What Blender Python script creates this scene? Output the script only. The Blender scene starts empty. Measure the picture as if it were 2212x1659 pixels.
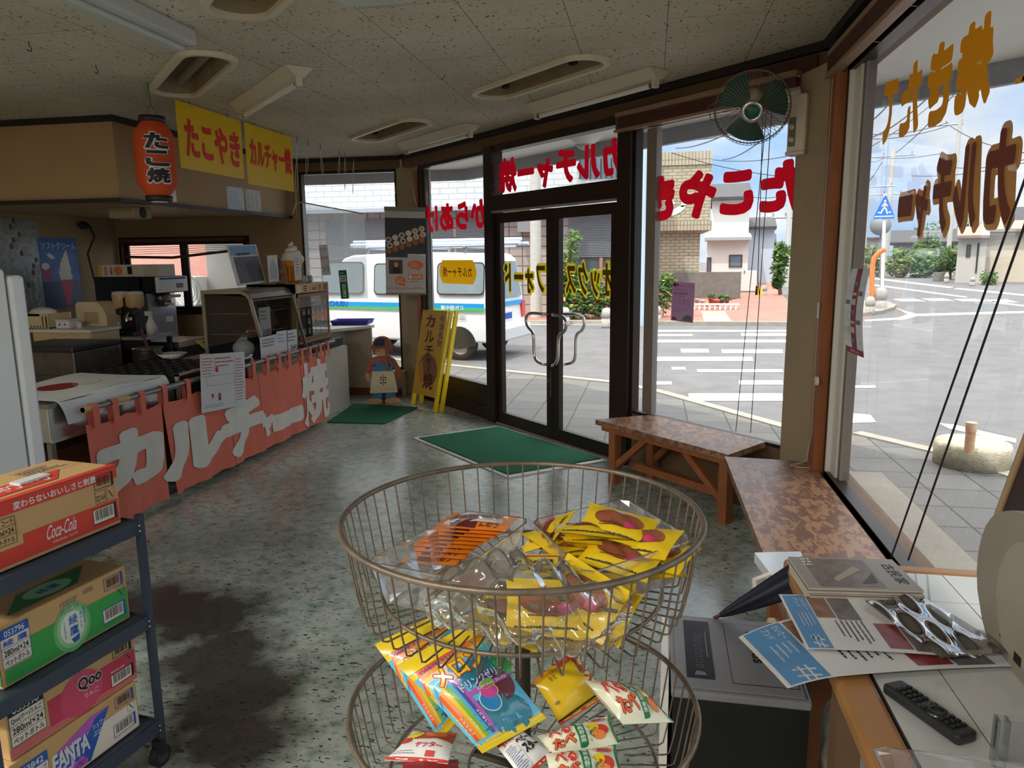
import bpy, bmesh, math, random
from math import sin, cos, pi, sqrt, radians
from mathutils import Vector, Matrix

# ---------------------------------------------------------------- camera
IW, IH = 2212, 1659
FPX = 1588.0
PITCH, ROLL, HEAD, CAMH = radians(9.85), radians(-0.65), radians(10.72), 1.55
_h = Vector((-sin(HEAD), cos(HEAD), 0)); _r = Vector((cos(HEAD), sin(HEAD), 0))
_f = _h * cos(PITCH) + Vector((0, 0, -sin(PITCH))); _u = _r.cross(_f)
CR = _r * cos(ROLL) + _u * sin(ROLL); CU = -_r * sin(ROLL) + _u * cos(ROLL); CF = _f
CP = Vector((0, 0, CAMH))
sc = bpy.context.scene
col = sc.collection
cd = bpy.data.cameras.new('camera'); cam = bpy.data.objects.new('camera', cd); col.objects.link(cam)
cd.sensor_fit = 'HORIZONTAL'; cd.sensor_width = 36.0; cd.lens = FPX / IW * 36.0
cd.clip_start = 0.02; cd.clip_end = 500
cam.matrix_world = Matrix(((CR.x, CU.x, -CF.x, CP.x), (CR.y, CU.y, -CF.y, CP.y), (CR.z, CU.z, -CF.z, CP.z), (0, 0, 0, 1)))
sc.camera = cam
# ---------------------------------------------------------------- light and exposure
sc.view_settings.view_transform = 'Standard'
sc.view_settings.look = 'None'
sc.view_settings.gamma = 1.0
sc.view_settings.use_curve_mapping = False
sc.view_settings.exposure = 1.88
SUN_DIR = Vector((-0.75, -1.2, 2.9)).normalized()
sl = bpy.data.lights.new('sun', 'SUN'); sl.energy = 1.1; sl.angle = radians(1.0); sl.color = (1.0, 0.95, 0.86)
so = bpy.data.objects.new('sun', sl); col.objects.link(so)
so.location = (0, 0, 12); so.rotation_euler = SUN_DIR.to_track_quat('Z', 'Y').to_euler()
wd = bpy.data.worlds.new('sky'); sc.world = wd; wd.use_nodes = True
SKY_LOW, SKY_HIGH = 0.30, 1.35
def make_sky():
	nt = wd.node_tree; nt.nodes.clear(); N = nt.nodes.new; L = nt.links.new
	tc = N('ShaderNodeTexCoord')
	mp = N('ShaderNodeMapping'); mp.inputs['Scale'].default_value = (1.0, 1.0, 2.6); L(tc.outputs['Generated'], mp.inputs['Vector'])
	no = N('ShaderNodeTexNoise'); no.inputs['Scale'].default_value = 2.6; no.inputs['Detail'].default_value = 7; no.inputs['Roughness'].default_value = 0.55
	L(mp.outputs['Vector'], no.inputs['Vector'])
	cr = N('ShaderNodeValToRGB'); cr.color_ramp.elements[0].position = 0.38; cr.color_ramp.elements[1].position = 0.60
	cr.color_ramp.elements[0].color = (0.36, 0.62, 1.0, 1); cr.color_ramp.elements[1].color = (1.0, 1.0, 1.0, 1)
	L(no.outputs['Fac'], cr.inputs['Fac'])
	# low sky pale, unseen sky overhead raised to light the room
	sp = N('ShaderNodeSeparateXYZ'); L(tc.outputs['Generated'], sp.inputs[0])
	mr = N('ShaderNodeMapRange'); mr.inputs['From Min'].default_value = 0.34; mr.inputs['From Max'].default_value = 0.7
	mr.inputs['To Min'].default_value = SKY_LOW; mr.inputs['To Max'].default_value = SKY_HIGH; L(sp.outputs['Z'], mr.inputs['Value'])
	bg = N('ShaderNodeBackground'); L(mr.outputs['Result'], bg.inputs['Strength']); m2 = N('ShaderNodeMapRange'); m2.inputs['From Min'].default_value = 0.3; m2.inputs['From Max'].default_value = 0.6; L(sp.outputs['Z'], m2.inputs['Value'])
	mx = N('ShaderNodeMixRGB'); mx.inputs['Color2'].default_value = (1.0, 0.97, 0.93, 1); L(m2.outputs['Result'], mx.inputs['Fac']); L(cr.outputs['Color'], mx.inputs['Color1'])
	L(mx.outputs['Color'], bg.inputs['Color'])
	out = N('ShaderNodeOutputWorld'); L(bg.outputs[0], out.inputs['Surface'])
make_sky()

# ---------------------------------------------------------------- building measures (metres)
CZ = 2.646                      # ceiling
XR, YB, XL, YN = 0.905, 7.97, -6.33, -2.2
CF0 = 5.25                      # front wall: x + y = CF0
G = -0.25                       # street level
R2 = sqrt(2)

# ---------------------------------------------------------------- pixel -> place
def ray(px, py): return CR * ((px - IW / 2) / FPX) - CU * ((py - IH / 2) / FPX) + CF
def onZ(px, py, z=0.0):
	d = ray(px, py); return CP + d * ((z - CAMH) / d.z)
def onX(px, py, X):
	d = ray(px, py); return CP + d * (X / d.x)
def onY(px, py, Y):
	d = ray(px, py); return CP + d * (Y / d.y)
def onP(px, py, p0, n):
	d = ray(px, py); n = Vector(n); return CP + d * ((Vector(p0) - CP).dot(n) / d.dot(n))
def FR(s, z, d=0.0):            # front wall: s metres from the right corner, d outward
	return Vector((XR - s / R2 + d / R2, CF0 - XR + s / R2 + d / R2, z))
MF = Matrix(((1 / R2, 1 / R2, 0, XR), (-1 / R2, 1 / R2, 0, CF0 - XR), (0, 0, 1, 0), (0, 0, 0, 1)))   # local x = -s, y = out, z = up

# ---------------------------------------------------------------- materials
def lin(c):
	def f(v):
		v = v / 255.0
		return v / 12.92 if v <= 0.04045 else ((v + 0.055) / 1.055) ** 2.4
	return (f(c[0]), f(c[1]), f(c[2]), 1.0)
MATS = {}
def mat(name, c=(200, 200, 200), rough=0.5, metal=0.0, noise=0.0, nscale=8.0, bump=0.0, bscale=60.0, emit=None, est=1.0, spec=0.5, trans=0.0, stretch=None, c2=None, coat=0.0):
	if name in MATS: return MATS[name]
	m = bpy.data.materials.new(name); m.use_nodes = True; nt = m.node_tree; b = nt.nodes['Principled BSDF']
	L = nt.links.new; N = nt.nodes.new
	b.inputs['Base Color'].default_value = lin(c); b.inputs['Roughness'].default_value = rough; b.inputs['Metallic'].default_value = metal
	b.inputs['Specular IOR Level'].default_value = spec
	if coat: b.inputs['Coat Weight'].default_value = coat; b.inputs['Coat Roughness'].default_value = 0.08
	tc = None
	def coords():
		nonlocal tc
		if tc is None:
			t = N('ShaderNodeTexCoord'); tc = t.outputs['Object']
			if stretch:
				mp = N('ShaderNodeMapping'); mp.inputs['Scale'].default_value = stretch; L(tc, mp.inputs['Vector']); tc = mp.outputs['Vector']
		return tc
	if noise or c2:
		n = N('ShaderNodeTexNoise'); n.inputs['Scale'].default_value = nscale; n.inputs['Detail'].default_value = 5; n.inputs['Roughness'].default_value = 0.6
		L(coords(), n.inputs['Vector'])
		mr = N('ShaderNodeMapRange'); mr.inputs['From Min'].default_value = 0.32; mr.inputs['From Max'].default_value = 0.68; L(n.outputs['Fac'], mr.inputs['Value'])
		mx = N('ShaderNodeMixRGB'); L(mr.outputs['Result'], mx.inputs['Fac'])
		if c2:
			mx.inputs['Color1'].default_value = lin(c); mx.inputs['Color2'].default_value = lin(c2)
		else:
			k = lin(c); mx.inputs['Color1'].default_value = (k[0] * (1 - noise), k[1] * (1 - noise), k[2] * (1 - noise), 1)
			mx.inputs['Color2'].default_value = tuple(min(1, v * (1 + noise * 0.6)) for v in k[:3]) + (1,)
		L(mx.outputs['Color'], b.inputs['Base Color'])
	if bump:
		n = N('ShaderNodeTexNoise'); n.inputs['Scale'].default_value = bscale; n.inputs['Detail'].default_value = 3; L(coords(), n.inputs['Vector'])
		bp = N('ShaderNodeBump'); bp.inputs['Strength'].default_value = bump; bp.inputs['Distance'].default_value = 0.01
		L(n.outputs['Fac'], bp.inputs['Height']); L(bp.outputs['Normal'], b.inputs['Normal'])
	if emit:
		b.inputs['Emission Color'].default_value = lin(emit); b.inputs['Emission Strength'].default_value = est
	if trans:
		tr = N('ShaderNodeBsdfTranslucent'); tr.inputs['Color'].default_value = lin(c)
		ms = N('ShaderNodeMixShader'); ms.inputs['Fac'].default_value = trans
		out = nt.nodes['Material Output']
		L(b.outputs[0], ms.inputs[1]); L(tr.outputs[0], ms.inputs[2]); L(ms.outputs[0], out.inputs['Surface'])
	MATS[name] = m; return m
def glass(name, tint=(255, 255, 255), refl=0.06, rough=0.02, film=0.0, filmc=(255, 255, 255)):
	if name in MATS: return MATS[name]
	m = bpy.data.materials.new(name); m.use_nodes = True; nt = m.node_tree; nt.nodes.clear(); N = nt.nodes.new; L = nt.links.new
	t = N('ShaderNodeBsdfTransparent'); t.inputs['Color'].default_value = lin(tint)
	g = N('ShaderNodeBsdfGlossy'); g.inputs['Roughness'].default_value = rough
	fr = N('ShaderNodeFresnel'); fr.inputs['IOR'].default_value = 1.3
	ad = N('ShaderNodeMath'); ad.operation = 'ADD'; ad.inputs[1].default_value = refl; L(fr.outputs[0], ad.inputs[0])
	ad.use_clamp = True
	mx = N('ShaderNodeMixShader'); L(ad.outputs[0], mx.inputs['Fac']); L(t.outputs[0], mx.inputs[1]); L(g.outputs[0], mx.inputs[2])
	o = N('ShaderNodeOutputMaterial'); last = mx.outputs[0]
	if film:
		df = N('ShaderNodeBsdfTranslucent'); df.inputs['Color'].default_value = lin(filmc)
		dd = N('ShaderNodeBsdfDiffuse'); dd.inputs['Color'].default_value = lin(filmc)
		a = N('ShaderNodeMixShader'); a.inputs['Fac'].default_value = 0.4; L(df.outputs[0], a.inputs[1]); L(dd.outputs[0], a.inputs[2])
		m2 = N('ShaderNodeMixShader'); m2.inputs['Fac'].default_value = film; L(last, m2.inputs[1]); L(a.outputs[0], m2.inputs[2]); last = m2.outputs[0]
	L(last, o.inputs['Surface'])
	MATS[name] = m; return m

# ---------------------------------------------------------------- mesh building
_tx = {}
import numpy as np
def _raw(s, res=3):
	cu = bpy.data.curves.new('t', 'FONT'); cu.body = s; cu.resolution_u = res; cu.fill_mode = 'FRONT'
	o = bpy.data.objects.new('t', cu); me = o.to_mesh()
	vs = [(v.co.x, v.co.y) for v in me.vertices]; fs = [tuple(p.vertices) for p in me.polygons]
	o.to_mesh_clear(); bpy.data.objects.remove(o); bpy.data.curves.remove(cu); return vs, fs
def _wid(s): v = _raw(s)[0]; return max(p[0] for p in v) - min(p[0] for p in v)
_gl = {}
def _glyph(ch, r, N=44):
	"""one character with its strokes thickened by r: level line of a distance field"""
	if (ch, r) in _gl: return _gl[(ch, r)]
	vs, fs = _raw(ch); V = np.array(vs); cnt = {}
	for f in fs:
		for a, b in zip(f, f[1:] + f[:1]): cnt[(min(a, b), max(a, b))] = cnt.get((min(a, b), max(a, b)), 0) + 1
	E = np.array([e for e, c in cnt.items() if c == 1]); pad = r + .06
	x0, y0 = V.min(0) - pad; x1, y1 = V.max(0) + pad; nx = max(8, int((x1 - x0) * N)); ny = max(8, int((y1 - y0) * N))
	X, Y = np.meshgrid(np.linspace(x0, x1, nx), np.linspace(y0, y1, ny), indexing='ij'); P = np.stack([X.ravel(), Y.ravel()], 1)
	A, B = V[E[:, 0]], V[E[:, 1]]; D = B - A; L2 = (D ** 2).sum(1) + 1e-12
	t = np.clip(((P[:, None] - A[None]) * D[None]).sum(2) / L2, 0, 1); d = np.sqrt((((P[:, None] - A[None]) - t[..., None] * D[None]) ** 2).sum(2).min(1))
	ins = np.zeros(len(P), bool)
	for f in fs:
		for k in range(1, len(f) - 1):
			a, b, c = V[f[0]], V[f[k]], V[f[k + 1]]
			s1 = (b[0] - a[0]) * (P[:, 1] - a[1]) - (b[1] - a[1]) * (P[:, 0] - a[0]); s2 = (c[0] - b[0]) * (P[:, 1] - b[1]) - (c[1] - b[1]) * (P[:, 0] - b[0]); s3 = (a[0] - c[0]) * (P[:, 1] - c[1]) - (a[1] - c[1]) * (P[:, 0] - c[0])
			ins |= ((s1 >= 0) & (s2 >= 0) & (s3 >= 0)) | ((s1 <= 0) & (s2 <= 0) & (s3 <= 0))
	F = (np.where(ins, d, -d) + r).reshape(nx, ny); F[np.abs(F) < 1e-6] = 1e-6
	dx, dy = (x1 - x0) / (nx - 1), (y1 - y0) / (ny - 1); seg = {}
	def cut(i, j, h):       # crossing on the grid edge that leaves (i, j) along x (h=0) or y (h=1)
		a = F[i, j]; b = F[i + 1, j] if h == 0 else F[i, j + 1]; u = a / (a - b); return (x0 + (i + (u if h == 0 else 0)) * dx, y0 + (j + (u if h else 0)) * dy)
	for i in range(nx - 1):
		for j in range(ny - 1):
			k = (F[i, j] > 0) | (F[i + 1, j] > 0) << 1 | (F[i + 1, j + 1] > 0) << 2 | (F[i, j + 1] > 0) << 3
			if k in (0, 15): continue
			e = ((i, j, 0), (i + 1, j, 1), (i, j + 1, 0), (i, j, 1))
			for a, b in {1: ((3, 0),), 2: ((0, 1),), 3: ((3, 1),), 4: ((1, 2),), 5: ((3, 2), (1, 0)), 6: ((0, 2),), 7: ((3, 2),), 8: ((2, 3),), 9: ((2, 0),), 10: ((0, 3), (2, 1)), 11: ((2, 1),), 12: ((1, 3),), 13: ((1, 0),), 14: ((0, 3),)}[int(k)]: seg[e[a]] = e[b]
	loops = []
	while seg:
		st = next(iter(seg)); lp = []; c = st
		while c in seg: lp.append(cut(*c)); c = seg.pop(c)
		if len(lp) > 5:
			out = []
			for k in range(len(lp)):        # drop points on straight runs
				a, b, c_ = (out[-1] if out else lp[k - 1]), lp[k], lp[(k + 1) % len(lp)]
				if abs((b[0] - a[0]) * (c_[1] - a[1]) - (b[1] - a[1]) * (c_[0] - a[0])) > 1.2e-4 or math.dist(a, b) > .25: out.append(b)
			if len(out) > 3: loops.append(out)
	_gl[(ch, r)] = fill2d(loops); return _gl[(ch, r)]
_ad = {}
def text_geo(s, bold=0.0, res=3):
	key = (s, bold)
	if key in _tx: return _tx[key]
	if bold <= .012: vs, fs = _raw(s, res)
	else:
		vs, fs, x = [], [], 0.0
		for ch in s:
			if ch != ' ':
				v, f = _glyph(ch, round(bold * .62, 4)); k = len(vs); vs += [(p[0] + x, p[1]) for p in v]; fs += [tuple(i + k for i in g) for g in f]
			if ord(ch) > 255: x += 1.0
			else:
				if ch not in _ad: _ad[ch] = _wid('l' + ch + 'l') - _wid('ll')
				x += _ad[ch]
	x0 = min(v[0] for v in vs); x1 = max(v[0] for v in vs); y0 = min(v[1] for v in vs); y1 = max(v[1] for v in vs)
	_tx[key] = (vs, fs, (x0, x1, y0, y1)); return _tx[key]
def fill2d(loops):
	"""triangulated area between closed 2D loops (the first outer, the rest holes)"""
	cu = bpy.data.curves.new('f', 'CURVE'); cu.dimensions = '2D'; cu.fill_mode = 'FRONT'
	for lp in loops:
		sp = cu.splines.new('POLY'); sp.points.add(len(lp) - 1); sp.use_cyclic_u = True
		for i, p in enumerate(lp): sp.points[i].co = (p[0], p[1], 0, 1)
	o = bpy.data.objects.new('f', cu); me = o.to_mesh()
	vs = [(v.co.x, v.co.y) for v in me.vertices]; fs = [tuple(p.vertices) for p in me.polygons]
	o.to_mesh_clear(); bpy.data.objects.remove(o); bpy.data.curves.remove(cu)
	return vs, fs
def frame(o, ux, uy):
	"""matrix with origin o, x along ux, y along uy"""
	ux = Vector(ux).normalized(); uy = Vector(uy); uy = (uy - ux * uy.dot(ux)).normalized(); uz = ux.cross(uy); o = Vector(o)
	return Matrix(((ux.x, uy.x, uz.x, o.x), (ux.y, uy.y, uz.y, o.y), (ux.z, uy.z, uz.z, o.z), (0, 0, 0, 1)))
def T(x, y, z): return Matrix.Translation((x, y, z))
def RZ(a): return Matrix.Rotation(a, 4, 'Z')
def RX(a): return Matrix.Rotation(a, 4, 'X')
def RY(a): return Matrix.Rotation(a, 4, 'Y')
I4 = Matrix.Identity(4)
def letters(name, parent, t, x0, y0, x1, y1, mt, M, bold, z=0.0):
	"""a line of characters, each a mesh of its own"""
	a, b, c, d = text_geo(t, bold)[2]; sx, sy = (x1 - x0) / (b - a), (y1 - y0) / (d - c)
	for i, ch in enumerate(t):
		vs, fs = _glyph(ch, round(bold * .62, 4)); q = MB(mt); q.add([(x0 + (v[0] + i - a) * sx, y0 + (v[1] - c) * sy, z) for v in vs], fs, M=M); q.build(name, parent)
class MB:
	def __init__(s, m=None):
		s.v = []; s.f = []; s.mi = []; s.sm = []; s.mats = []; s.m = m
	def _m(s, m):
		m = m or s.m
		if m not in s.mats: s.mats.append(m)
		return s.mats.index(m)
	def add(s, vs, fs, m=None, M=None, smooth=False):
		k = len(s.v); i = s._m(m)
		for v in vs:
			v = Vector(v); s.v.append(M @ v if M is not None else v)
		for f in fs:
			s.f.append(tuple(a + k for a in f)); s.mi.append(i); s.sm.append(smooth)
		return s
	def box(s, a, b, m=None, M=None, bev=0.0):
		x0, y0, z0 = a; x1, y1, z1 = b
		if bev <= 0:
			vs = [(x0, y0, z0), (x1, y0, z0), (x1, y1, z0), (x0, y1, z0), (x0, y0, z1), (x1, y0, z1), (x1, y1, z1), (x0, y1, z1)]
			return s.add(vs, [(0, 3, 2, 1), (4, 5, 6, 7), (0, 1, 5, 4), (1, 2, 6, 5), (2, 3, 7, 6), (3, 0, 4, 7)], m, M)
		bm = bmesh.new(); bmesh.ops.create_cube(bm, size=1.0)
		for v in bm.verts: v.co = Vector(((x0 + x1) / 2 + v.co.x * (x1 - x0), (y0 + y1) / 2 + v.co.y * (y1 - y0), (z0 + z1) / 2 + v.co.z * (z1 - z0)))
		bev = min(bev, 0.45 * min(abs(x1 - x0), abs(y1 - y0), abs(z1 - z0)))
		bmesh.ops.bevel(bm, geom=list(bm.edges), offset=bev, segments=2, profile=0.5, affect='EDGES')
		s.bm(bm, m, M); bm.free(); return s
	def bm(s, bm, m=None, M=None, smooth=False):
		bm.verts.index_update()
		return s.add([v.co.copy() for v in bm.verts], [tuple(v.index for v in f.verts) for f in bm.faces], m, M, smooth)
	def quad(s, a, b, c, d, m=None, M=None): return s.add([a, b, c, d], [(0, 1, 2, 3)], m, M)
	def rect(s, x0, y0, x1, y1, z=0.0, m=None, M=None): return s.add([(x0, y0, z), (x1, y0, z), (x1, y1, z), (x0, y1, z)], [(0, 1, 2, 3)], m, M)
	def prism(s, poly, z0, z1, m=None, M=None, holes=()):
		vs2, fs = fill2d([poly] + list(holes)) if holes else (list(poly), [tuple(range(len(poly)))])
		if not holes:
			a = sum(poly[i][0] * poly[(i + 1) % len(poly)][1] - poly[(i + 1) % len(poly)][0] * poly[i][1] for i in range(len(poly)))
			if a < 0: vs2 = list(reversed(vs2))
			poly = vs2
		s.add([(x, y, z1) for x, y in vs2], fs, m, M); s.add([(x, y, z0) for x, y in vs2], [tuple(reversed(f)) for f in fs], m, M)
		for lp in [poly] + list(holes):
			n = len(lp)
			s.add([(x, y, z0) for x, y in lp] + [(x, y, z1) for x, y in lp], [(i, (i + 1) % n, n + (i + 1) % n, n + i) for i in range(n)], m, M)
		return s
	def tube(s, pts, r, m=None, n=8, closed=False, M=None, caps=True):
		P = [Vector(p) for p in pts]; K = len(P); rs = r if isinstance(r, (list, tuple)) else [r] * K
		tg = []
		for i in range(K):
			if closed: t = P[(i + 1) % K] - P[i - 1]
			else: t = P[min(i + 1, K - 1)] - P[max(i - 1, 0)]
			tg.append(t.normalized() if t.length > 1e-9 else Vector((0, 0, 1)))
		a = tg[0].orthogonal().normalized(); vs = []
		for i in range(K):
			a = (a - tg[i] * a.dot(tg[i])); a = a.normalized() if a.length > 1e-6 else tg[i].orthogonal().normalized()
			b = tg[i].cross(a)
			for k in range(n): vs.append(P[i] + (a * cos(2 * pi * k / n) + b * sin(2 * pi * k / n)) * rs[i])
		fs = []
		for i in range(K if closed else K - 1):
			j = (i + 1) % K
			for k in range(n): fs.append((i * n + k, i * n + (k + 1) % n, j * n + (k + 1) % n, j * n + k))
		s.add(vs, fs, m, M, n > 4)
		if caps and not closed: s.add(vs[:n], [tuple(reversed(range(n)))], m, M); s.add(vs[-n:], [tuple(range(n))], m, M)
		return s
	def lathe(s, prof, m=None, n=24, M=None, smooth=True, arc=2 * pi):
		vs = []; fs = []; K = len(prof)
		for r, z in prof:
			for k in range(n): vs.append((r * cos(arc * k / n), r * sin(arc * k / n), z))
		for i in range(K - 1):
			for k in range(n): fs.append((i * n + k, i * n + (k + 1) % n, (i + 1) * n + (k + 1) % n, (i + 1) * n + k))
		return s.add(vs, fs, m, M, smooth)
	def cyl(s, r, z0, z1, m=None, n=20, M=None, r1=None):
		r1 = r if r1 is None else r1
		vs = [(r * cos(2 * pi * k / n), r * sin(2 * pi * k / n), z0) for k in range(n)] + [(r1 * cos(2 * pi * k / n), r1 * sin(2 * pi * k / n), z1) for k in range(n)]
		s.add(vs, [(k, (k + 1) % n, n + (k + 1) % n, n + k) for k in range(n)], m, M, True)
		s.add(vs[:n], [tuple(reversed(range(n)))], m, M); return s.add(vs[n:], [tuple(range(n))], m, M)
	def ball(s, c, r, m=None, M=None, sub=2, sq=(1, 1, 1)):
		bm = bmesh.new(); bmesh.ops.create_icosphere(bm, subdivisions=sub, radius=1.0)
		for v in bm.verts: v.co = Vector((c[0] + v.co.x * r * sq[0], c[1] + v.co.y * r * sq[1], c[2] + v.co.z * r * sq[2]))
		s.bm(bm, m, M, True); bm.free(); return s
	def grid(s, fn, nu, nv, m=None, M=None, smooth=True, wrap=False):
		vs = [fn(i / nu, j / nv) for i in range(nu + 1) for j in range(nv + 1)]
		fs = [(i * (nv + 1) + j, (i + 1) * (nv + 1) + j, (i + 1) * (nv + 1) + j + 1, i * (nv + 1) + j + 1) for i in range(nu) for j in range(nv)]
		return s.add(vs, fs, m, M, smooth)
	def text(s, t, x0, y0, x1, y1, m=None, M=None, bold=0.02, z=0.0, warp=None, maxlen=None, keep=False, res=3):
		"""text fitted into a rectangle of the local xy plane"""
		vs, fs, (a, b, c, d) = text_geo(t, bold, res)
		sx = (x1 - x0) / (b - a); sy = (y1 - y0) / (d - c)
		if keep:
			k = min(abs(sx), abs(sy)); cx = (x0 + x1) / 2; cy = (y0 + y1) / 2
			sx = math.copysign(k, sx); sy = math.copysign(k, sy); x0 = cx - sx * (b - a) / 2; y0 = cy - sy * (d - c) / 2
		pts = [Vector((x0 + (v[0] - a) * sx, y0 + (v[1] - c) * sy, z)) for v in vs]
		if maxlen:
			bm = bmesh.new(); bv = [bm.verts.new(p) for p in pts]
			for f in fs:
				try: bm.faces.new([bv[i] for i in f])
				except ValueError: pass
			for _ in range(6):
				es = [e for e in bm.edges if e.calc_length() > maxlen]
				if not es: break
				bmesh.ops.subdivide_edges(bm, edges=es, cuts=1); bmesh.ops.triangulate(bm, faces=[f for f in bm.faces if len(f.verts) > 3])
			bm.verts.index_update(); pts = [v.co.copy() for v in bm.verts]; fs = [tuple(v.index for v in f.verts) for f in bm.faces]; bm.free()
		if warp: pts = [Vector(warp(p)) for p in pts]
		return s.add(pts, fs, m, M)
	def vtext(s, t, x0, y0, x1, y1, m=None, M=None, bold=0.02, z=0.0, gap=0.06, warp=None, maxlen=None):
		"""characters stacked top to bottom"""
		n = len(t); h = (y1 - y0) / n
		for i, ch in enumerate(t): s.text(ch, x0, y1 - (i + 1) * h + h * gap, x1, y1 - i * h - h * gap, m, M, bold, z, warp, maxlen)
		return s
	def scribble(s, x0, y0, x1, y1, rows, m=None, M=None, z=0.0, h=0.5, seed=1, cols=1, fill=(0.6, 1.0)):
		"""rows of short dashes: print too small to read"""
		rg = random.Random(seed); rh = (y1 - y0) / rows; cw = (x1 - x0) / cols
		for r in range(rows):
			for c in range(cols):
				x = x0 + c * cw; xe = x + cw * rg.uniform(*fill) * (0.9 if cols > 1 else 1)
				yb = y1 - (r + 1) * rh + rh * (1 - h) / 2
				while x < xe - rh * 0.15:
					w = rh * rg.uniform(0.4, 1.6) * h; w = min(w, xe - x)
					s.rect(x, yb, x + w * 0.85, yb + rh * h * rg.uniform(0.7, 1), z, m, M); x += w + rh * 0.15 * h
		return s
	def barcode(s, x0, y0, x1, y1, m=None, M=None, z=0.0, seed=3):
		rg = random.Random(seed); x = x0
		while x < x1:
			w = (x1 - x0) * rg.choice((0.01, 0.018, 0.028)); s.rect(x, y0, min(x + w, x1), y1, z, m, M); x += w + (x1 - x0) * rg.choice((0.012, 0.02, 0.03))
		return s
	def ring(s, x0, y0, x1, y1, w, m=None, M=None, z=0.0):
		s.rect(x0, y0, x1, y0 + w, z, m, M); s.rect(x0, y1 - w, x1, y1, z, m, M); s.rect(x0, y0 + w, x0 + w, y1 - w, z, m, M); return s.rect(x1 - w, y0 + w, x1, y1 - w, z, m, M)
	def disc(s, cx, cy, rx, ry, z=0.0, m=None, M=None, n=24, a=0.0):
		return s.add([(cx + rx * cos(2 * pi * k / n) * cos(a) - ry * sin(2 * pi * k / n) * sin(a), cy + rx * cos(2 * pi * k / n) * sin(a) + ry * sin(2 * pi * k / n) * cos(a), z) for k in range(n)], [tuple(range(n))], m, M)
	def poly(s, pts, z=0.0, m=None, M=None):
		return s.add([(p[0], p[1], z) for p in pts], [tuple(range(len(pts)))], m, M)
	def build(s, name, parent=None, world=True):
		"""one mesh object; coordinates given in world space unless world is False"""
		me = bpy.data.meshes.new(name); vs = s.v
		if parent is not None and world:
			W = MW.get(parent.name, I4).inverted(); vs = [W @ v for v in vs]
		elif parent is None and world:
			xs = [v.x for v in vs]; ys = [v.y for v in vs]; zs = [v.z for v in vs]
			base = Vector(((min(xs) + max(xs)) / 2, (min(ys) + max(ys)) / 2, min(zs))); vs = [v - base for v in vs]
		me.from_pydata([tuple(v) for v in vs], [], s.f)
		for m in s.mats: me.materials.append(m)
		me.polygons.foreach_set('material_index', s.mi); me.polygons.foreach_set('use_smooth', s.sm); me.update()
		o = bpy.data.objects.new(name, me); col.objects.link(o)
		if parent is not None:
			o.parent = parent; MW[o.name] = MW.get(parent.name, I4)
		else:
			if world: o.location = base; MW[o.name] = Matrix.Translation(base)
			else: MW[o.name] = I4
		return o
MW = {}
def thing(name, label, cat, loc=(0, 0, 0), rotz=0.0, group=None):
	o = bpy.data.objects.new(name, None); col.objects.link(o); o.empty_display_size = 0.1
	o.location = loc; o.rotation_euler = (0, 0, rotz); o['label'] = label; o['category'] = cat
	if group: o['group'] = group
	MW[o.name] = Matrix.Translation(loc) @ RZ(rotz); return o
def tag(o, label, cat, group=None, kind=None):
	o['label'] = label; o['category'] = cat
	if group: o['group'] = group
	if kind: o['kind'] = kind
	return o
def struct(name, parent_loc=None):
	o = bpy.data.objects.new(name, None); col.objects.link(o); o['kind'] = 'structure'; o.empty_display_size = 0.1
	if parent_loc is not None: o.location = parent_loc
	MW[o.name] = Matrix.Translation(o.location); return o
def S(o, label=None, cat=None):
	o['kind'] = 'structure'
	if label: o['label'] = label
	if cat: o['category'] = cat
	return o
def dup(root, loc, rotz=0.0, label=None, group=None):
	r = root.copy(); col.objects.link(r); r.location = loc; r.rotation_euler = (0, 0, rotz)
	if label: r['label'] = label
	if group: r['group'] = group
	for ch in list(root.children):
		c = ch.copy(); col.objects.link(c); c.parent = r
		for g in list(ch.children):
			d = g.copy(); col.objects.link(d); d.parent = c
	return r
def arc(cx, cy, r, a0, a1, n=8): return [(cx + r * cos(a0 + (a1 - a0) * i / n), cy + r * sin(a0 + (a1 - a0) * i / n)) for i in range(n + 1)]
def stadium(L, W, n=10):
	a = L / 2 - W / 2
	return arc(a, 0, W / 2, -pi / 2, pi / 2, n) + arc(-a, 0, W / 2, pi / 2, 3 * pi / 2, n)
def rrect(x0, y0, x1, y1, r, n=4):
	return arc(x1 - r, y0 + r, r, -pi / 2, 0, n) + arc(x1 - r, y1 - r, r, 0, pi / 2, n) + arc(x0 + r, y1 - r, r, pi / 2, pi, n) + arc(x0 + r, y0 + r, r, pi, 1.5 * pi, n)
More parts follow.
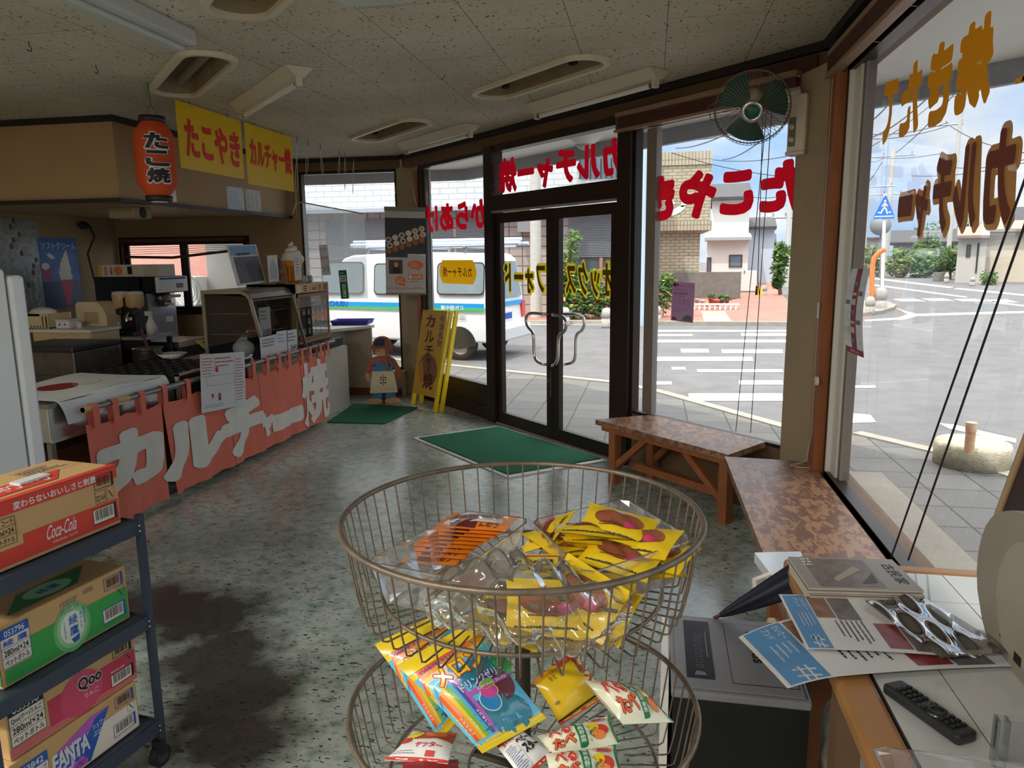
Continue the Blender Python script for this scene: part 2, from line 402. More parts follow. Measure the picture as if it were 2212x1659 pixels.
# ---------------------------------------------------------------- special materials
def nodes(name):
	m = bpy.data.materials.new(name); m.use_nodes = True; return m, m.node_tree, m.node_tree.nodes['Principled BSDF'], m.node_tree.nodes.new, m.node_tree.links.new
def floor_mat():
	m, nt, b, N, L = nodes('vinyl_floor')
	tc = N('ShaderNodeTexCoord')
	n1 = N('ShaderNodeTexNoise'); n1.inputs['Scale'].default_value = 1.6; n1.inputs['Detail'].default_value = 6; L(tc.outputs['Object'], n1.inputs['Vector'])
	r1 = N('ShaderNodeValToRGB'); r1.color_ramp.elements[0].position = .36; r1.color_ramp.elements[1].position = .66
	r1.color_ramp.elements[0].color = lin((146, 154, 148)); r1.color_ramp.elements[1].color = lin((182, 187, 178)); L(n1.outputs['Fac'], r1.inputs['Fac'])
	n2 = N('ShaderNodeTexNoise'); n2.inputs['Scale'].default_value = 14; n2.inputs['Detail'].default_value = 6; L(tc.outputs['Object'], n2.inputs['Vector'])
	r2 = N('ShaderNodeValToRGB'); r2.color_ramp.elements[0].position = .45; r2.color_ramp.elements[1].position = .72
	r2.color_ramp.elements[0].color = (0, 0, 0, 1); r2.color_ramp.elements[1].color = (1, 1, 1, 1); L(n2.outputs['Fac'], r2.inputs['Fac'])
	mx = N('ShaderNodeMixRGB'); mx.inputs['Color2'].default_value = lin((112, 134, 116)); L(r2.outputs['Color'], mx.inputs['Fac']); L(r1.outputs['Color'], mx.inputs['Color1'])
	# dark flecks: short streaks across the room
	mp = N('ShaderNodeMapping'); mp.inputs['Scale'].default_value = (30, 84, 1); mp.inputs['Rotation'].default_value = (0, 0, radians(-10)); L(tc.outputs['Object'], mp.inputs['Vector'])
	n3 = N('ShaderNodeTexNoise'); n3.inputs['Scale'].default_value = 1.0; n3.inputs['Detail'].default_value = 2.5; n3.inputs['Roughness'].default_value = .62; n3.inputs['Distortion'].default_value = .8; L(mp.outputs['Vector'], n3.inputs['Vector'])
	r3 = N('ShaderNodeValToRGB'); r3.color_ramp.elements[0].position = .605; r3.color_ramp.elements[1].position = .63
	r3.color_ramp.elements[0].color = (0, 0, 0, 1); r3.color_ramp.elements[1].color = (1, 1, 1, 1); L(n3.outputs['Fac'], r3.inputs['Fac'])
	m3 = N('ShaderNodeMixRGB'); m3.inputs['Color2'].default_value = lin((46, 50, 46)); L(r3.outputs['Color'], m3.inputs['Fac']); L(mx.outputs['Color'], m3.inputs['Color1'])
	# worn-through patches in front of the counter (three ragged ovals)
	last = None
	for (cx, cy, rx, ry) in STAINS:
		mp2 = N('ShaderNodeMapping'); mp2.vector_type = 'POINT'; mp2.inputs['Location'].default_value = (-cx / rx, -cy / ry, 0); mp2.inputs['Scale'].default_value = (1 / rx, 1 / ry, 0.0); L(tc.outputs['Object'], mp2.inputs['Vector'])
		ln = N('ShaderNodeVectorMath'); ln.operation = 'LENGTH'; L(mp2.outputs['Vector'], ln.inputs[0])
		if last is None: last = ln.outputs['Value']
		else:
			mn = N('ShaderNodeMath'); mn.operation = 'MINIMUM'; L(last, mn.inputs[0]); L(ln.outputs['Value'], mn.inputs[1]); last = mn.outputs[0]
	n4 = N('ShaderNodeTexNoise'); n4.inputs['Scale'].default_value = 9; n4.inputs['Detail'].default_value = 6; L(tc.outputs['Object'], n4.inputs['Vector'])
	ad = N('ShaderNodeMath'); ad.operation = 'MULTIPLY_ADD'; ad.inputs[1].default_value = 0.9; L(n4.outputs['Fac'], ad.inputs[0]); L(last, ad.inputs[2])
	mr = N('ShaderNodeMapRange'); mr.inputs['From Min'].default_value = .95; mr.inputs['From Max'].default_value = 1.5; mr.inputs['To Min'].default_value = .92; mr.inputs['To Max'].default_value = 0; L(ad.outputs[0], mr.inputs['Value'])
	m4 = N('ShaderNodeMixRGB'); m4.inputs['Color2'].default_value = lin((44, 38, 34)); L(mr.outputs['Result'], m4.inputs['Fac']); L(m3.outputs['Color'], m4.inputs['Color1'])
	L(m4.outputs['Color'], b.inputs['Base Color'])
	b.inputs['Roughness'].default_value = .22; b.inputs['Specular IOR Level'].default_value = .6
	bp = N('ShaderNodeBump'); bp.inputs['Strength'].default_value = .05; bp.inputs['Distance'].default_value = .01; L(n1.outputs['Fac'], bp.inputs['Height']); L(bp.outputs['Normal'], b.inputs['Normal'])
	return m
def ceil_mat():
	m, nt, b, N, L = nodes('ceiling_board')
	tc = N('ShaderNodeTexCoord')
	sp = N('ShaderNodeSeparateXYZ'); L(tc.outputs['Object'], sp.inputs[0]); cb = N('ShaderNodeCombineXYZ')
	a1 = N('ShaderNodeMath'); a1.operation = 'ADD'; a1.inputs[1].default_value = -3.33 + 0.91 * 20; L(sp.outputs['Y'], a1.inputs[0])
	a2 = N('ShaderNodeMath'); a2.operation = 'ADD'; a2.inputs[1].default_value = 1.77 + .455 * 20; L(sp.outputs['X'], a2.inputs[0])
	L(a1.outputs[0], cb.inputs['X']); L(a2.outputs[0], cb.inputs['Y'])
	br = N('ShaderNodeTexBrick'); br.offset = .5; br.offset_frequency = 2; br.inputs['Scale'].default_value = 1.0
	br.inputs['Brick Width'].default_value = .91; br.inputs['Row Height'].default_value = .455; br.inputs['Mortar Size'].default_value = .0022; br.inputs['Mortar Smooth'].default_value = .1
	br.inputs['Color1'].default_value = (1, 1, 1, 1); br.inputs['Color2'].default_value = (.93, .93, .93, 1); br.inputs['Mortar'].default_value = (.35, .32, .28, 1)
	L(cb.outputs[0], br.inputs['Vector'])
	n1 = N('ShaderNodeTexNoise'); n1.inputs['Scale'].default_value = .9; n1.inputs['Detail'].default_value = 6; L(tc.outputs['Object'], n1.inputs['Vector'])
	r1 = N('ShaderNodeValToRGB'); r1.color_ramp.elements[0].position = .35; r1.color_ramp.elements[1].position = .65
	r1.color_ramp.elements[0].color = lin((184, 176, 158)); r1.color_ramp.elements[1].color = lin((206, 200, 184)); L(n1.outputs['Fac'], r1.inputs['Fac'])
	mp = N('ShaderNodeMapping'); mp.inputs['Scale'].default_value = (60, 36, 60); mp.inputs['Rotation'].default_value = (0, 0, .5); L(tc.outputs['Object'], mp.inputs['Vector'])
	n2 = N('ShaderNodeTexNoise'); n2.inputs['Scale'].default_value = 1.0; n2.inputs['Detail'].default_value = 2; n2.inputs['Distortion'].default_value = .5; L(mp.outputs['Vector'], n2.inputs['Vector'])
	r2 = N('ShaderNodeValToRGB'); r2.color_ramp.elements[0].position = .64; r2.color_ramp.elements[1].position = .67; r2.color_ramp.elements[0].color = (0, 0, 0, 1); r2.color_ramp.elements[1].color = (1, 1, 1, 1); L(n2.outputs['Fac'], r2.inputs['Fac'])
	m2 = N('ShaderNodeMixRGB'); m2.inputs['Color2'].default_value = lin((112, 96, 70)); L(r2.outputs['Color'], m2.inputs['Fac']); L(r1.outputs['Color'], m2.inputs['Color1'])
	mu = N('ShaderNodeMixRGB'); mu.blend_type = 'MULTIPLY'; mu.inputs['Fac'].default_value = 1; L(m2.outputs['Color'], mu.inputs['Color1']); L(br.outputs['Color'], mu.inputs['Color2'])
	L(mu.outputs['Color'], b.inputs['Base Color']); b.inputs['Roughness'].default_value = .85; b.inputs['Specular IOR Level'].default_value = .2
	return m
def brick_mat(name, c1, c2, mort, w, h, mw=.012, axis='XZ', rough=.7, offset=.5, bias=0.0):
	if name in MATS: return MATS[name]
	m, nt, b, N, L = nodes(name); tc = N('ShaderNodeTexCoord'); sp = N('ShaderNodeSeparateXYZ'); L(tc.outputs['Object'], sp.inputs[0]); cb = N('ShaderNodeCombineXYZ')
	L(sp.outputs[axis[0]], cb.inputs['X']); L(sp.outputs[axis[1]], cb.inputs['Y'])
	br = N('ShaderNodeTexBrick'); br.offset = offset; br.inputs['Scale'].default_value = 1; br.inputs['Brick Width'].default_value = w; br.inputs['Row Height'].default_value = h
	br.inputs['Mortar Size'].default_value = mw; br.inputs['Mortar Smooth'].default_value = .1; br.inputs['Bias'].default_value = bias
	br.inputs['Color1'].default_value = lin(c1); br.inputs['Color2'].default_value = lin(c2); br.inputs['Mortar'].default_value = lin(mort); L(cb.outputs[0], br.inputs['Vector'])
	n = N('ShaderNodeTexNoise'); n.inputs['Scale'].default_value = 3; n.inputs['Detail'].default_value = 6; L(tc.outputs['Object'], n.inputs['Vector'])
	mr = N('ShaderNodeMapRange'); mr.inputs['To Min'].default_value = .8; mr.inputs['To Max'].default_value = 1.1; L(n.outputs['Fac'], mr.inputs['Value'])
	mu = N('ShaderNodeMixRGB'); mu.blend_type = 'MULTIPLY'; mu.inputs['Fac'].default_value = 1; L(br.outputs['Color'], mu.inputs['Color1']); L(mr.outputs['Result'], mu.inputs['Color2'])
	L(mu.outputs['Color'], b.inputs['Base Color']); b.inputs['Roughness'].default_value = rough; MATS[name] = m; return m
_a, _b, _c = onZ(330, 1310), onZ(450, 1330), onZ(500, 1500)
STAINS = [(_a.x, _a.y, .42, .30), (_b.x, _b.y, .34, .34), (onZ(470, 1420).x, onZ(470, 1420).y, .30, .34), (_c.x, _c.y, .30, .36), (onZ(505, 1600).x, onZ(505, 1600).y, .26, .26)]
FLOOR = floor_mat(); CEIL = ceil_mat()
WALL = mat('wall_plaster', (172, 148, 112), .8, noise=.14, nscale=1.3, bump=.1, bscale=90)
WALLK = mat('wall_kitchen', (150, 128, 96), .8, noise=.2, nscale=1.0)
SOFF = mat('soffit_board', (168, 140, 102), .6, noise=.1, nscale=.9)
DARK = mat('dark_trim', (46, 34, 28), .5, noise=.2, nscale=6)
BLACK = mat('black_trim', (30, 26, 24), .6)
ALU = mat('bronze_frame', (50, 38, 32), .38, metal=.35, noise=.15, nscale=5)
ALUL = mat('grey_frame', (168, 166, 160), .4, metal=.4)
BEAM = mat('lintel_board', (108, 84, 60), .6, noise=.15, nscale=2)
WOODO = mat('orange_post_wood', (146, 84, 38), .5, noise=.25, nscale=5, stretch=(6, 6, .7))
PILL = mat('pillar_paint', (168, 152, 122), .7, noise=.1, nscale=2)
GLASS = glass('window_glass', (250, 252, 252), .015)
WHITE = mat('white_paint', (232, 232, 228), .5)
CHROME = mat('chrome', (215, 215, 215), .12, metal=1)
STEEL = mat('stainless_steel', (176, 174, 168), .28, metal=.9, noise=.15, nscale=3)
STEELD = mat('worn_steel', (120, 116, 108), .4, metal=.7, noise=.3, nscale=6)
RED = mat('red_vinyl', (226, 14, 40), .4, trans=.72)
PAPER = mat('white_paper', (232, 232, 230), .7, trans=.25)
INK = mat('black_ink', (26, 24, 26), .6)
INKG = mat('grey_ink', (112, 112, 116), .6)
INKR = mat('red_ink', (190, 40, 40), .6)
INKB = mat('blue_ink', (36, 74, 160), .6)
# ---------------------------------------------------------------- room shell
m = MB(FLOOR); m.prism([(XL, YN), (XR, YN), (XR, CF0 - XR), (CF0 - YB, YB), (XL, YB)], -.12, 0.0)
o = S(m.build('floor', world=False))
VENTS = [(-1.47, 2.85), (-2.755, 4.245), (-.74, 4.80), (-2.27, 6.38)]
holes = []
for cx, cy in VENTS:
	holes.append([(cx + (x + y) / R2, cy + (-x + y) / R2) for x, y in stadium(1.16, .25)])
vs, fs = fill2d([[(XL - .1, YN - .1), (XR + .1, YN - .1), (XR + .1, CF0 - XR), (CF0 - YB, YB + .1), (XL - .1, YB + .1)]] + holes)
m = MB(CEIL); m.add([(x, y, CZ) for x, y in vs], [tuple(reversed(f)) for f in fs])
S(m.build('ceiling', world=False))
m = MB(mat('roof_white', (225, 225, 220), .7)); ev = 1.15
m.prism([(XL - .3, YN - .3), (XR + ev, YN - .3), (XR + ev, CF0 - XR + .42), (CF0 - YB + .42, YB + ev), (XL - .3, YB + ev)], CZ + .18, CZ + .36)
# eaves soffit outside the glass, with its drop edge
m.prism([(XR + .10, YN - .3), (XR + ev, YN - .3), (XR + ev, CF0 - XR + .42), (CF0 - YB + .42, YB + ev), (XL - .3, YB + ev), (XL - .3, YB + .12), (CF0 - YB + .05, YB + .12), (XR + .10, CF0 - XR + .05)], CZ - .03, CZ + .18)
S(m.build('roof', world=False))
m = MB(mat('fascia_grey', (150, 152, 156), .6))
P_ = [(XR + ev, YN - .3), (XR + ev, CF0 - XR + .42), (CF0 - YB + .42, YB + ev), (XL - .3, YB + ev)]
for p, q in zip(P_, P_[1:]):
	d = Vector((q[0] - p[0], q[1] - p[1])); 
	m.box((0, -.06, CZ - .16), (d.length, 0, CZ + .38), M=T(p[0], p[1], 0) @ RZ(math.atan2(d.y, d.x)))
S(m.build('trim_15', world=False))
# walls with their openings
def wall_boxes(m, ax, at, th, z0, z1, a0, a1, opens, mt=None):
	"""boxes of a wall along 'x' or 'y' with rectangular openings (a0, a1, z0, z1)"""
	cuts = sorted(set([a0, a1] + [v for o_ in opens for v in o_[:2]]))
	for u, v in zip(cuts, cuts[1:]):
		zs = [(z0, z1)]
		for o_ in opens:
			if o_[0] <= u + 1e-6 and o_[1] >= v - 1e-6:
				zs = [(p, q) for (a, b) in zs for (p, q) in ((a, min(b, o_[2])), (max(a, o_[3]), b)) if q - p > 1e-4]
		for p, q in zs:
			if ax == 'x': m.box((u, at, p), (v, at + th, q), mt)
			else: m.box((at, u, p), (at + th, v, q), mt)
m = MB(WALLK); wall_boxes(m, 'x', YB, .12, 0, CZ + .1, XL - .1, CF0 - YB - .02, [(-6.29, -4.59, .93, 1.81), (-3.93, -2.77, .28, 2.51)])
S(m.build('wall_back', world=False))
m = MB(WALLK); m.box((XL - .12, YN - .1, 0), (XL, YB, CZ + .1)); S(m.build('wall_left', world=False))
m = MB(WALL); m.box((XL - .1, YN - .12, 0), (XR + .12, YN, CZ + .1)); S(m.build('wall_near', world=False))
# right wall: low sill, lintel and the blank length beside the camera
m = MB(BEAM); m.box((XR, YN, 0), (XR + .12, 4.15, .43)); m.box((XR, YN, 2.42), (XR + .12, 4.2, CZ + .1)); m.box((XR, YN, .43), (XR + .12, -1.4, 2.42)); S(m.build('wall_right', world=False))
# front wall: lintel above the windows, and the two painted pillars
m = MB(BEAM); m.box((-5.1, 0, 2.50), (.02, .1, CZ + .1), M=MF); m.box((-1.45, 0, 0), (-.10, .1, .40), M=MF); S(m.build('wall_front', world=False))
m = MB(PILL)
m.prism([(XR - .02, 3.97), (XR + .13, 3.97), (XR + .13, CF0 - XR + .1), (FR(.16, 0, .1).x, FR(.16, 0, .1).y), (FR(.16, 0, -.03).x, FR(.16, 0, -.03).y), (XR - .06, 4.2)], 0, 2.5)
S(m.build('trim_1', world=False))
m = MB(PILL); a, b, c, d = FR(4.76, 0, .0), FR(4.76, 0, .12), (CF0 - YB + .08, YB + .12), (-2.77, YB + .12)
m.prism([(a.x, a.y), (b.x, b.y), c, d, (-2.77, YB - .02), (-2.70, YB - .04), (-2.52, YB - .14)], 0, 2.52)
S(m.build('trim_2', world=False))
m = MB(WOODO); m.box((XR - .055, 3.94, 0), (XR + .02, 4.06, 2.40)); S(m.build('trim_3', world=False))
m = MB(WOODO); m.box((-4.78, -.03, 0), (-4.735, .05, 2.45), M=MF); S(m.build('trim_4', world=False))
# black strip where ceiling meets the walls
m = MB(BLACK); m.box((-5.12, -.045, CZ - .045), (0, .0, CZ - .001), M=MF); S(m.build('trim_5', world=False))
m = MB(BLACK); m.box((XR - .045, YN, CZ - .045), (XR, CF0 - XR + .02, CZ - .001)); S(m.build('trim_6', world=False))
m = MB(BLACK); m.box((-4.08, YB - .045, CZ - .045), (CF0 - YB, YB, CZ - .001)); S(m.build('trim_7', world=False))
m = MB(BEAM); m.box((-4.0, YB - .03, 2.51), (CF0 - YB, YB, CZ - .045)); S(m.build('trim_8', world=False))
# boxed-in duct over the counter
m = MB(SOFF); m.box((XL, 5.22, 2.03), (-4.08, 5.27, CZ - .04)); m.box((-4.13, 5.27, 2.03), (-4.08, YB, CZ - .04)); m.box((XL, 5.27, 2.03), (-4.13, YB, 2.06))
S(m.build('trim_9', world=False))
m = MB(BLACK); m.box((XL, 5.19, CZ - .045), (-4.05, 5.22, CZ - .001)); m.box((-4.08, 5.2205, CZ - .045), (-4.05, YB, CZ - .001)); S(m.build('trim_10', world=False))
m = MB(DARK); m.box((XL, 5.17, 2.0), (-4.03, 5.22, 2.03)); m.box((-4.08, 5.2205, 2.0), (-4.03, YB, 2.03)); S(m.build('trim_11', world=False))
# skirting of the corner panel
# ---------------------------------------------------------------- recesses in the ceiling
VM = mat('recess_liner', (150, 132, 104), .6, noise=.2, nscale=4); VR = mat('recess_rim', (206, 196, 172), .5)
VLAB = ['oval ceiling recess partly cut by the top edge of the photo', 'oval ceiling recess with a grey tube inside, above the lantern', 'oval ceiling recess beside the open tube lamp, near the glass doors', 'smallest-looking oval ceiling recess, near the corner window']
for i, (cx, cy) in enumerate(VENTS):
	M = T(cx, cy, CZ) @ RZ(radians(-45)); rt = thing('ceiling_recess', VLAB[i], 'ceiling recess', (cx, cy, CZ), 0, 'oval ceiling recesses')
	q = MB(VR); outer = stadium(1.24, .33); inner = stadium(1.16, .25); n = len(outer)
	vs = [(x, y, 0) for x, y in outer] + [(x * .99, y * .96, -.022) for x, y in outer] + [(x, y, -.022) for x, y in inner] + [(x, y, .02) for x, y in inner]
	q.add(vs, [(k * n + j, (k + 1) * n + j, (k + 1) * n + (j + 1) % n, k * n + (j + 1) % n) for k in range(3) for j in range(n)], M=M); q.build('rim', rt)
	q = MB(VM); q.add([(x, y, .0) for x, y in inner] + [(x * .98, y * .95, .14) for x, y in inner], [(j, (j + 1) % n, n + (j + 1) % n, n + j) for j in range(n)], M=M, smooth=True)
	q.add([(x * .98, y * .95, .14) for x, y in inner], [tuple(range(n))], M=M); q.build('liner', rt)
	if i == 1:
		q = MB(mat('grey_tube', (128, 118, 100), .5)); q.tube([(-.45, .03, .06), (.45, .03, .06)], .028, M=M, n=12); q.build('tube', rt)
	else:
		for sx in (-.42, .30):
			q = MB(DARK); q.box((sx, .04, .02), (sx + .03, .06, .1), M=M); q.box((sx - .01, .035, .02), (sx + .04, .065, .045), M=M); q.build('socket', rt)
# ---------------------------------------------------------------- ceiling lamps
LW = mat('lamp_white', (206, 200, 182), .45); LWC = mat('lamp_cover', (214, 218, 214), .4, trans=.3); TUBE = mat('lamp_tube', (235, 235, 230), .25)
def reflector(cx, cy, lab, tube=True):
	rt = thing('fluorescent_lamp', lab, 'ceiling lamp', (cx, cy, CZ), radians(-45), 'slim fluorescent lamps'); Lh = .635
	M = MW[rt.name]; q = MB(LW)
	pr = [(-.085, -.002), (.085, -.002), (.026, -.06), (-.026, -.06)]
	vs = [(-Lh, y, z) for y, z in pr] + [(Lh, y, z) for y, z in pr]
	q.add(vs, [(0, 1, 5, 4), (1, 2, 6, 5), (2, 3, 7, 6), (3, 0, 4, 7), (3, 2, 1, 0), (4, 5, 6, 7)], M=M)
	if tube:
		for sx in (-Lh + .02, Lh - .05): q.box((sx, -.018, -.105), (sx + .03, .018, -.06), M=M)
	q.build('housing', rt)
	if tube:
		q = MB(TUBE); q.tube([(-Lh + .04, 0, -.088), (Lh - .04, 0, -.088)], .0155, M=M, n=12); q.build('tube', rt)
		for sx in (-Lh + .04, Lh - .075):
			q = MB(STEELD); q.cyl(.0165, 0, .035, M=M @ T(sx, 0, -.088) @ RY(pi / 2)); q.build('tube_cap', rt)
	else:
		q = MB(TUBE); q.tube([(-Lh + .03, .010, -.070), (Lh - .03, .010, -.070)], .016, M=M, n=12); q.build('tube', rt)
	return rt
reflector(-2.465, 4.635, 'slim white fluorescent lamp above the yellow hanging signs')
reflector(-.425, 5.175, 'slim fluorescent lamp on the ceiling above the glass doors')
reflector(-1.945, 6.705, 'slim fluorescent lamp nearest the hanging egg poster')
rt = thing('covered_lamp', 'flat white covered lamp at the top left, near the lantern side', 'ceiling lamp', (-2.27, 2.8, CZ))
q = MB(LWC); q.box((-2.355, 2.18, CZ - .075), (-2.185, 3.45, CZ), bev=.012); q.build('cover', rt)
q = MB(LWC); q.box((-2.30, 2.18, CZ - .1), (-2.24, 3.43, CZ - .074), bev=.01); q.build('ridge', rt)
a = onZ(830, 4, CZ - .05)
rt = thing('round_ended_lamp', 'white lamp cut off by the top edge of the photo', 'ceiling lamp', (a.x, a.y - .06, CZ))
q = MB(LWC); q.prism([(a.x + x, a.y - .07 + y) for x, y in stadium(.34, .14)], CZ - .06, CZ); q.build('cover', rt)
# ---------------------------------------------------------------- frames and glass
def framed(name, M, x0, x1, z0, z1, fw, fd, mt=ALU, gl=GLASS, parent=None, y0=.0, bot=None, top=None):
	"""rectangular frame with a pane; local x along the wall, y out, z up"""
	bot = fw if bot is None else bot; top = fw if top is None else top
	q = MB(mt)
	q.box((x0, y0, z0), (x0 + fw, y0 + fd, z1), M=M); q.box((x1 - fw, y0, z0), (x1, y0 + fd, z1), M=M)
	q.box((x0 + fw, y0, z0), (x1 - fw, y0 + fd, z0 + bot), M=M); q.box((x0 + fw, y0, z1 - top), (x1 - fw, y0 + fd, z1), M=M)
	if parent is None: parent = struct(name); q.build('window_frame', parent)
	else: q.build(name, parent)
	p = MB(gl); c = y0 + fd / 2
	p.quad((x0 + fw, c, z0 + bot), (x1 - fw, c, z0 + bot), (x1 - fw, c, z1 - top), (x0 + fw, c, z1 - top), M=M)
	p.build('glass_pane', parent)
	return parent
# front wall, seen from the left: side light, double doors under a transom, wide window
w1 = framed('window_1', MF, -4.735, -3.395, .30, 2.50, .035, .06)
q = MB(ALU); q.box((-4.735, 0, 0), (-3.395, .06, .30), M=MF); q.box((-4.735, -.012, .10), (-3.395, 0, .13), M=MF); q.build('kick_panel', w1)
q = MB(ALUL); q.box((-4.70, .062, .33), (-4.60, .08, 2.46), M=MF); q.build('jamb_strip', w1)
fr = struct('door_3'); q = MB(ALU)
q.box((-3.395, -.03, 0), (-3.26, .09, 2.52), M=MF); q.box((-1.61, -.03, 0), (-1.475, .09, 2.52), M=MF)
q.box((-3.26, -.03, 1.945), (-1.61, .09, 2.085), M=MF); q.box((-3.26, -.02, 2.46), (-1.61, .08, 2.52), M=MF); q.build('door_frame', fr)
q = MB(ALUL); q.box((-3.26, -.036, 1.935), (-1.61, -.028, 1.952), M=MF); q.box((-3.26, -.02, -.005), (-1.61, .1, .012), M=MF); q.build('threshold', fr)
p = MB(GLASS); p.quad((-3.26, .03, 2.085), (-1.61, .03, 2.085), (-1.61, .03, 2.46), (-3.26, .03, 2.46), M=MF); p.build('glass_pane', fr)
for nm, x0, x1 in (('door_1', -3.255, -2.412), ('door_2', -2.408, -1.615)):
	d = struct(nm)
	framed('leaf_frame', MF, x0, x1, .014, 1.93, .078 if nm == 'door_1' else .085, .045, parent=d, bot=.10, top=.085)
	s_ = 1 if nm == 'door_2' else -1; e = x1 if s_ < 0 else x0
	def hnd(yy):
		pts = []
		X = e + s_ * .045
		ctl = [(0, 1.075), (.17, 1.08), (.25, 1.055), (.265, 1.00), (.225, .95), (.16, .925), (.135, .885), (.135, .80), (.13, .72), (.095, .672), (.0, .652)]
		for k, (dx, zz) in enumerate(ctl): dx *= .88; pts.append((X + s_ * dx, yy * (1 if 0 < k < len(ctl) - 1 else .75), zz))
		pts = [(X, .02, 1.075)] + pts + [(X, .02, .652)]
		# round the path
		for _ in range(2):
			np_ = [pts[0]]
			for a_, b_ in zip(pts, pts[1:]):
				np_ += [tuple(.75 * u + .25 * v for u, v in zip(a_, b_)), tuple(.25 * u + .75 * v for u, v in zip(a_, b_))]
			pts = np_ + [pts[-1]]
		h = MB(CHROME); h.tube(pts, .0135, M=MF, n=10); return h
	if nm == 'door_2': hnd(.115).build('door_handle', d)
	hnd(-.07).build('door_handle', d)
	if nm == 'door_1':
		q = MB(STEELD); q.box((x1 - .05, -.012, .50), (x1 - .03, 0, .53), M=MF); q.box((x1 - .018, -.012, .38), (x1 - .006, 0, .60), M=MF); q.build('lock', d)
w2 = framed('window_2', MF, -1.475, -.16, .40, 2.42, .022, .05)
q = MB(mat('mullion_grey', (140, 130, 122), .4, metal=.3)); q.box((-1.335, -.01, .43), (-1.245, .04, 2.39), M=MF); q.build('mullion', w2)
MR_ = Matrix(((0, 1, 0, XR), (-1, 0, 0, 0), (0, 0, 1, 0), (0, 0, 0, 1)))       # right wall: local x = -y, y out
w3 = struct('window_3'); q = MB(ALU)
q.box((-3.94, 0, .40), (1.4, .06, .437), M=MR_); q.box((-3.94, 0, 2.40), (1.4, .06, 2.43), M=MR_); q.box((-3.94, -.005, .40), (-3.915, .06, 2.42), M=MR_)
q.box((-1.0, -.01, .43), (-.90, .075, 2.41), M=MR_); q.build('window_frame', w3)
q = MB(mat('sash_white', (222, 222, 218), .45)); q.box((-3.90, .02, .437), (-3.79, .05, 2.40), M=MR_); q.box((-3.915, -.002, .437), (-3.90, .06, 2.40), M=MR_); q.build('sash_stile', w3)
q = MB(mat('sash_dark', (118, 110, 100), .5)); q.box((-3.785, .03, .437), (-3.745, .075, 2.40), M=MR_); q.build('sash_stile', w3)  # second stile, darker than the white one
p = MB(GLASS); p.quad((-3.79, .036, .437), (1.4, .036, .437), (1.4, .036, 2.40), (-3.79, .036, 2.40), M=MR_); p.build('glass_pane', w3)
MBK = T(0, YB, 0)
w4 = framed('window_4', MBK, -3.93, -2.77, .28, 2.51, .03, .08)
w5 = struct('window_5'); q = MB(ALU); fwid = .045
q.box((-6.29, -.02, .91), (-4.59, .09, .955), M=MBK); q.box((-6.29, -.02, 1.775), (-4.59, .09, 1.82), M=MBK)
q.box((-6.29, -.02, .955), (-6.25, .09, 1.775), M=MBK); q.box((-4.63, -.02, .955), (-4.59, .09, 1.775), M=MBK); q.build('window_frame', w5)
for x0, x1, yy in ((-6.25, -5.42, .04), (-5.50, -4.63, .01)):
	framed('sash_frame', MBK, x0, x1, .955, 1.775, .045, .025, parent=w5, y0=yy)
# ================================================================ outside
ASPH = mat('asphalt', (92, 92, 94), .85, noise=.18, nscale=2.5, bump=.15, bscale=160)
PAVE = brick_mat('paving_grey', (84, 86, 88), (98, 97, 94), (54, 54, 54), .42, .42, .008, 'XY', .8, offset=0)
PINK = mat('pink_paving', (150, 100, 88), .8, noise=.15, nscale=1.5)
PAINT = mat('road_paint', (206, 206, 204), .7)
KERB = mat('kerb_stone', (140, 136, 126), .8, noise=.15, nscale=6)
CONC = mat('concrete', (112, 110, 104), .85, noise=.2, nscale=4, bump=.2, bscale=60)
ROOFT = mat('roof_tiles', (66, 67, 70), .9, noise=.2, nscale=3)
WHW = mat('house_white', (206, 206, 202), .7); WGL = mat('house_glass', (96, 110, 122), .15)
def gp(px, py, z=G): return onZ(px, py, z)
def up(px, py, base):
	n = Vector((base.x, base.y, 0)).normalized(); return onP(px, py, base, n)
m = MB(ASPH); m.rect(-90, -8, 110, 170, G); S(m.build('road', world=False))
# paving round the building
a, b, c = gp(1000, 797), gp(1330, 832), gp(1690, 930); e_ = gp(2020, 985); k1 = gp(2205, 1030)
edge = [(a.x - 6, a.y + 3), (a.x, a.y), (b.x, b.y), (gp(1420, 852).x, gp(1420, 852).y), (c.x, c.y), (gp(1840, 942).x, gp(1840, 942).y), (e_.x, e_.y), (3.2, 5.4), (3.25, -6)]
m = MB(PAVE); m.prism(edge + [(XR, -6), (XR, CF0 - XR), (CF0 - YB, YB), (a.x - 6, YB + .2)], G - .1, G + .02)
o = S(m.build('sidewalk', world=False)); o.rotation_euler = (0, 0, 0)
m = MB(KERB)
for p, q in zip(edge, edge[1:]):
	d = Vector((q[0] - p[0], q[1] - p[1])); m.box((0, 0, G - .1), (d.length, .14, G + .035), M=T(p[0], p[1], 0) @ RZ(math.atan2(d.y, d.x)))
S(m.build('kerb_trim', world=False))
m = MB(mat('step_concrete', (150, 146, 136), .8, noise=.12, nscale=5)); m.box((-5.1, .06, G), (.0, .34, -.02), M=MF); m.box((XR + .06, -6, G), (XR + .42, 4.4, .30)); S(m.build('plinth', world=False))
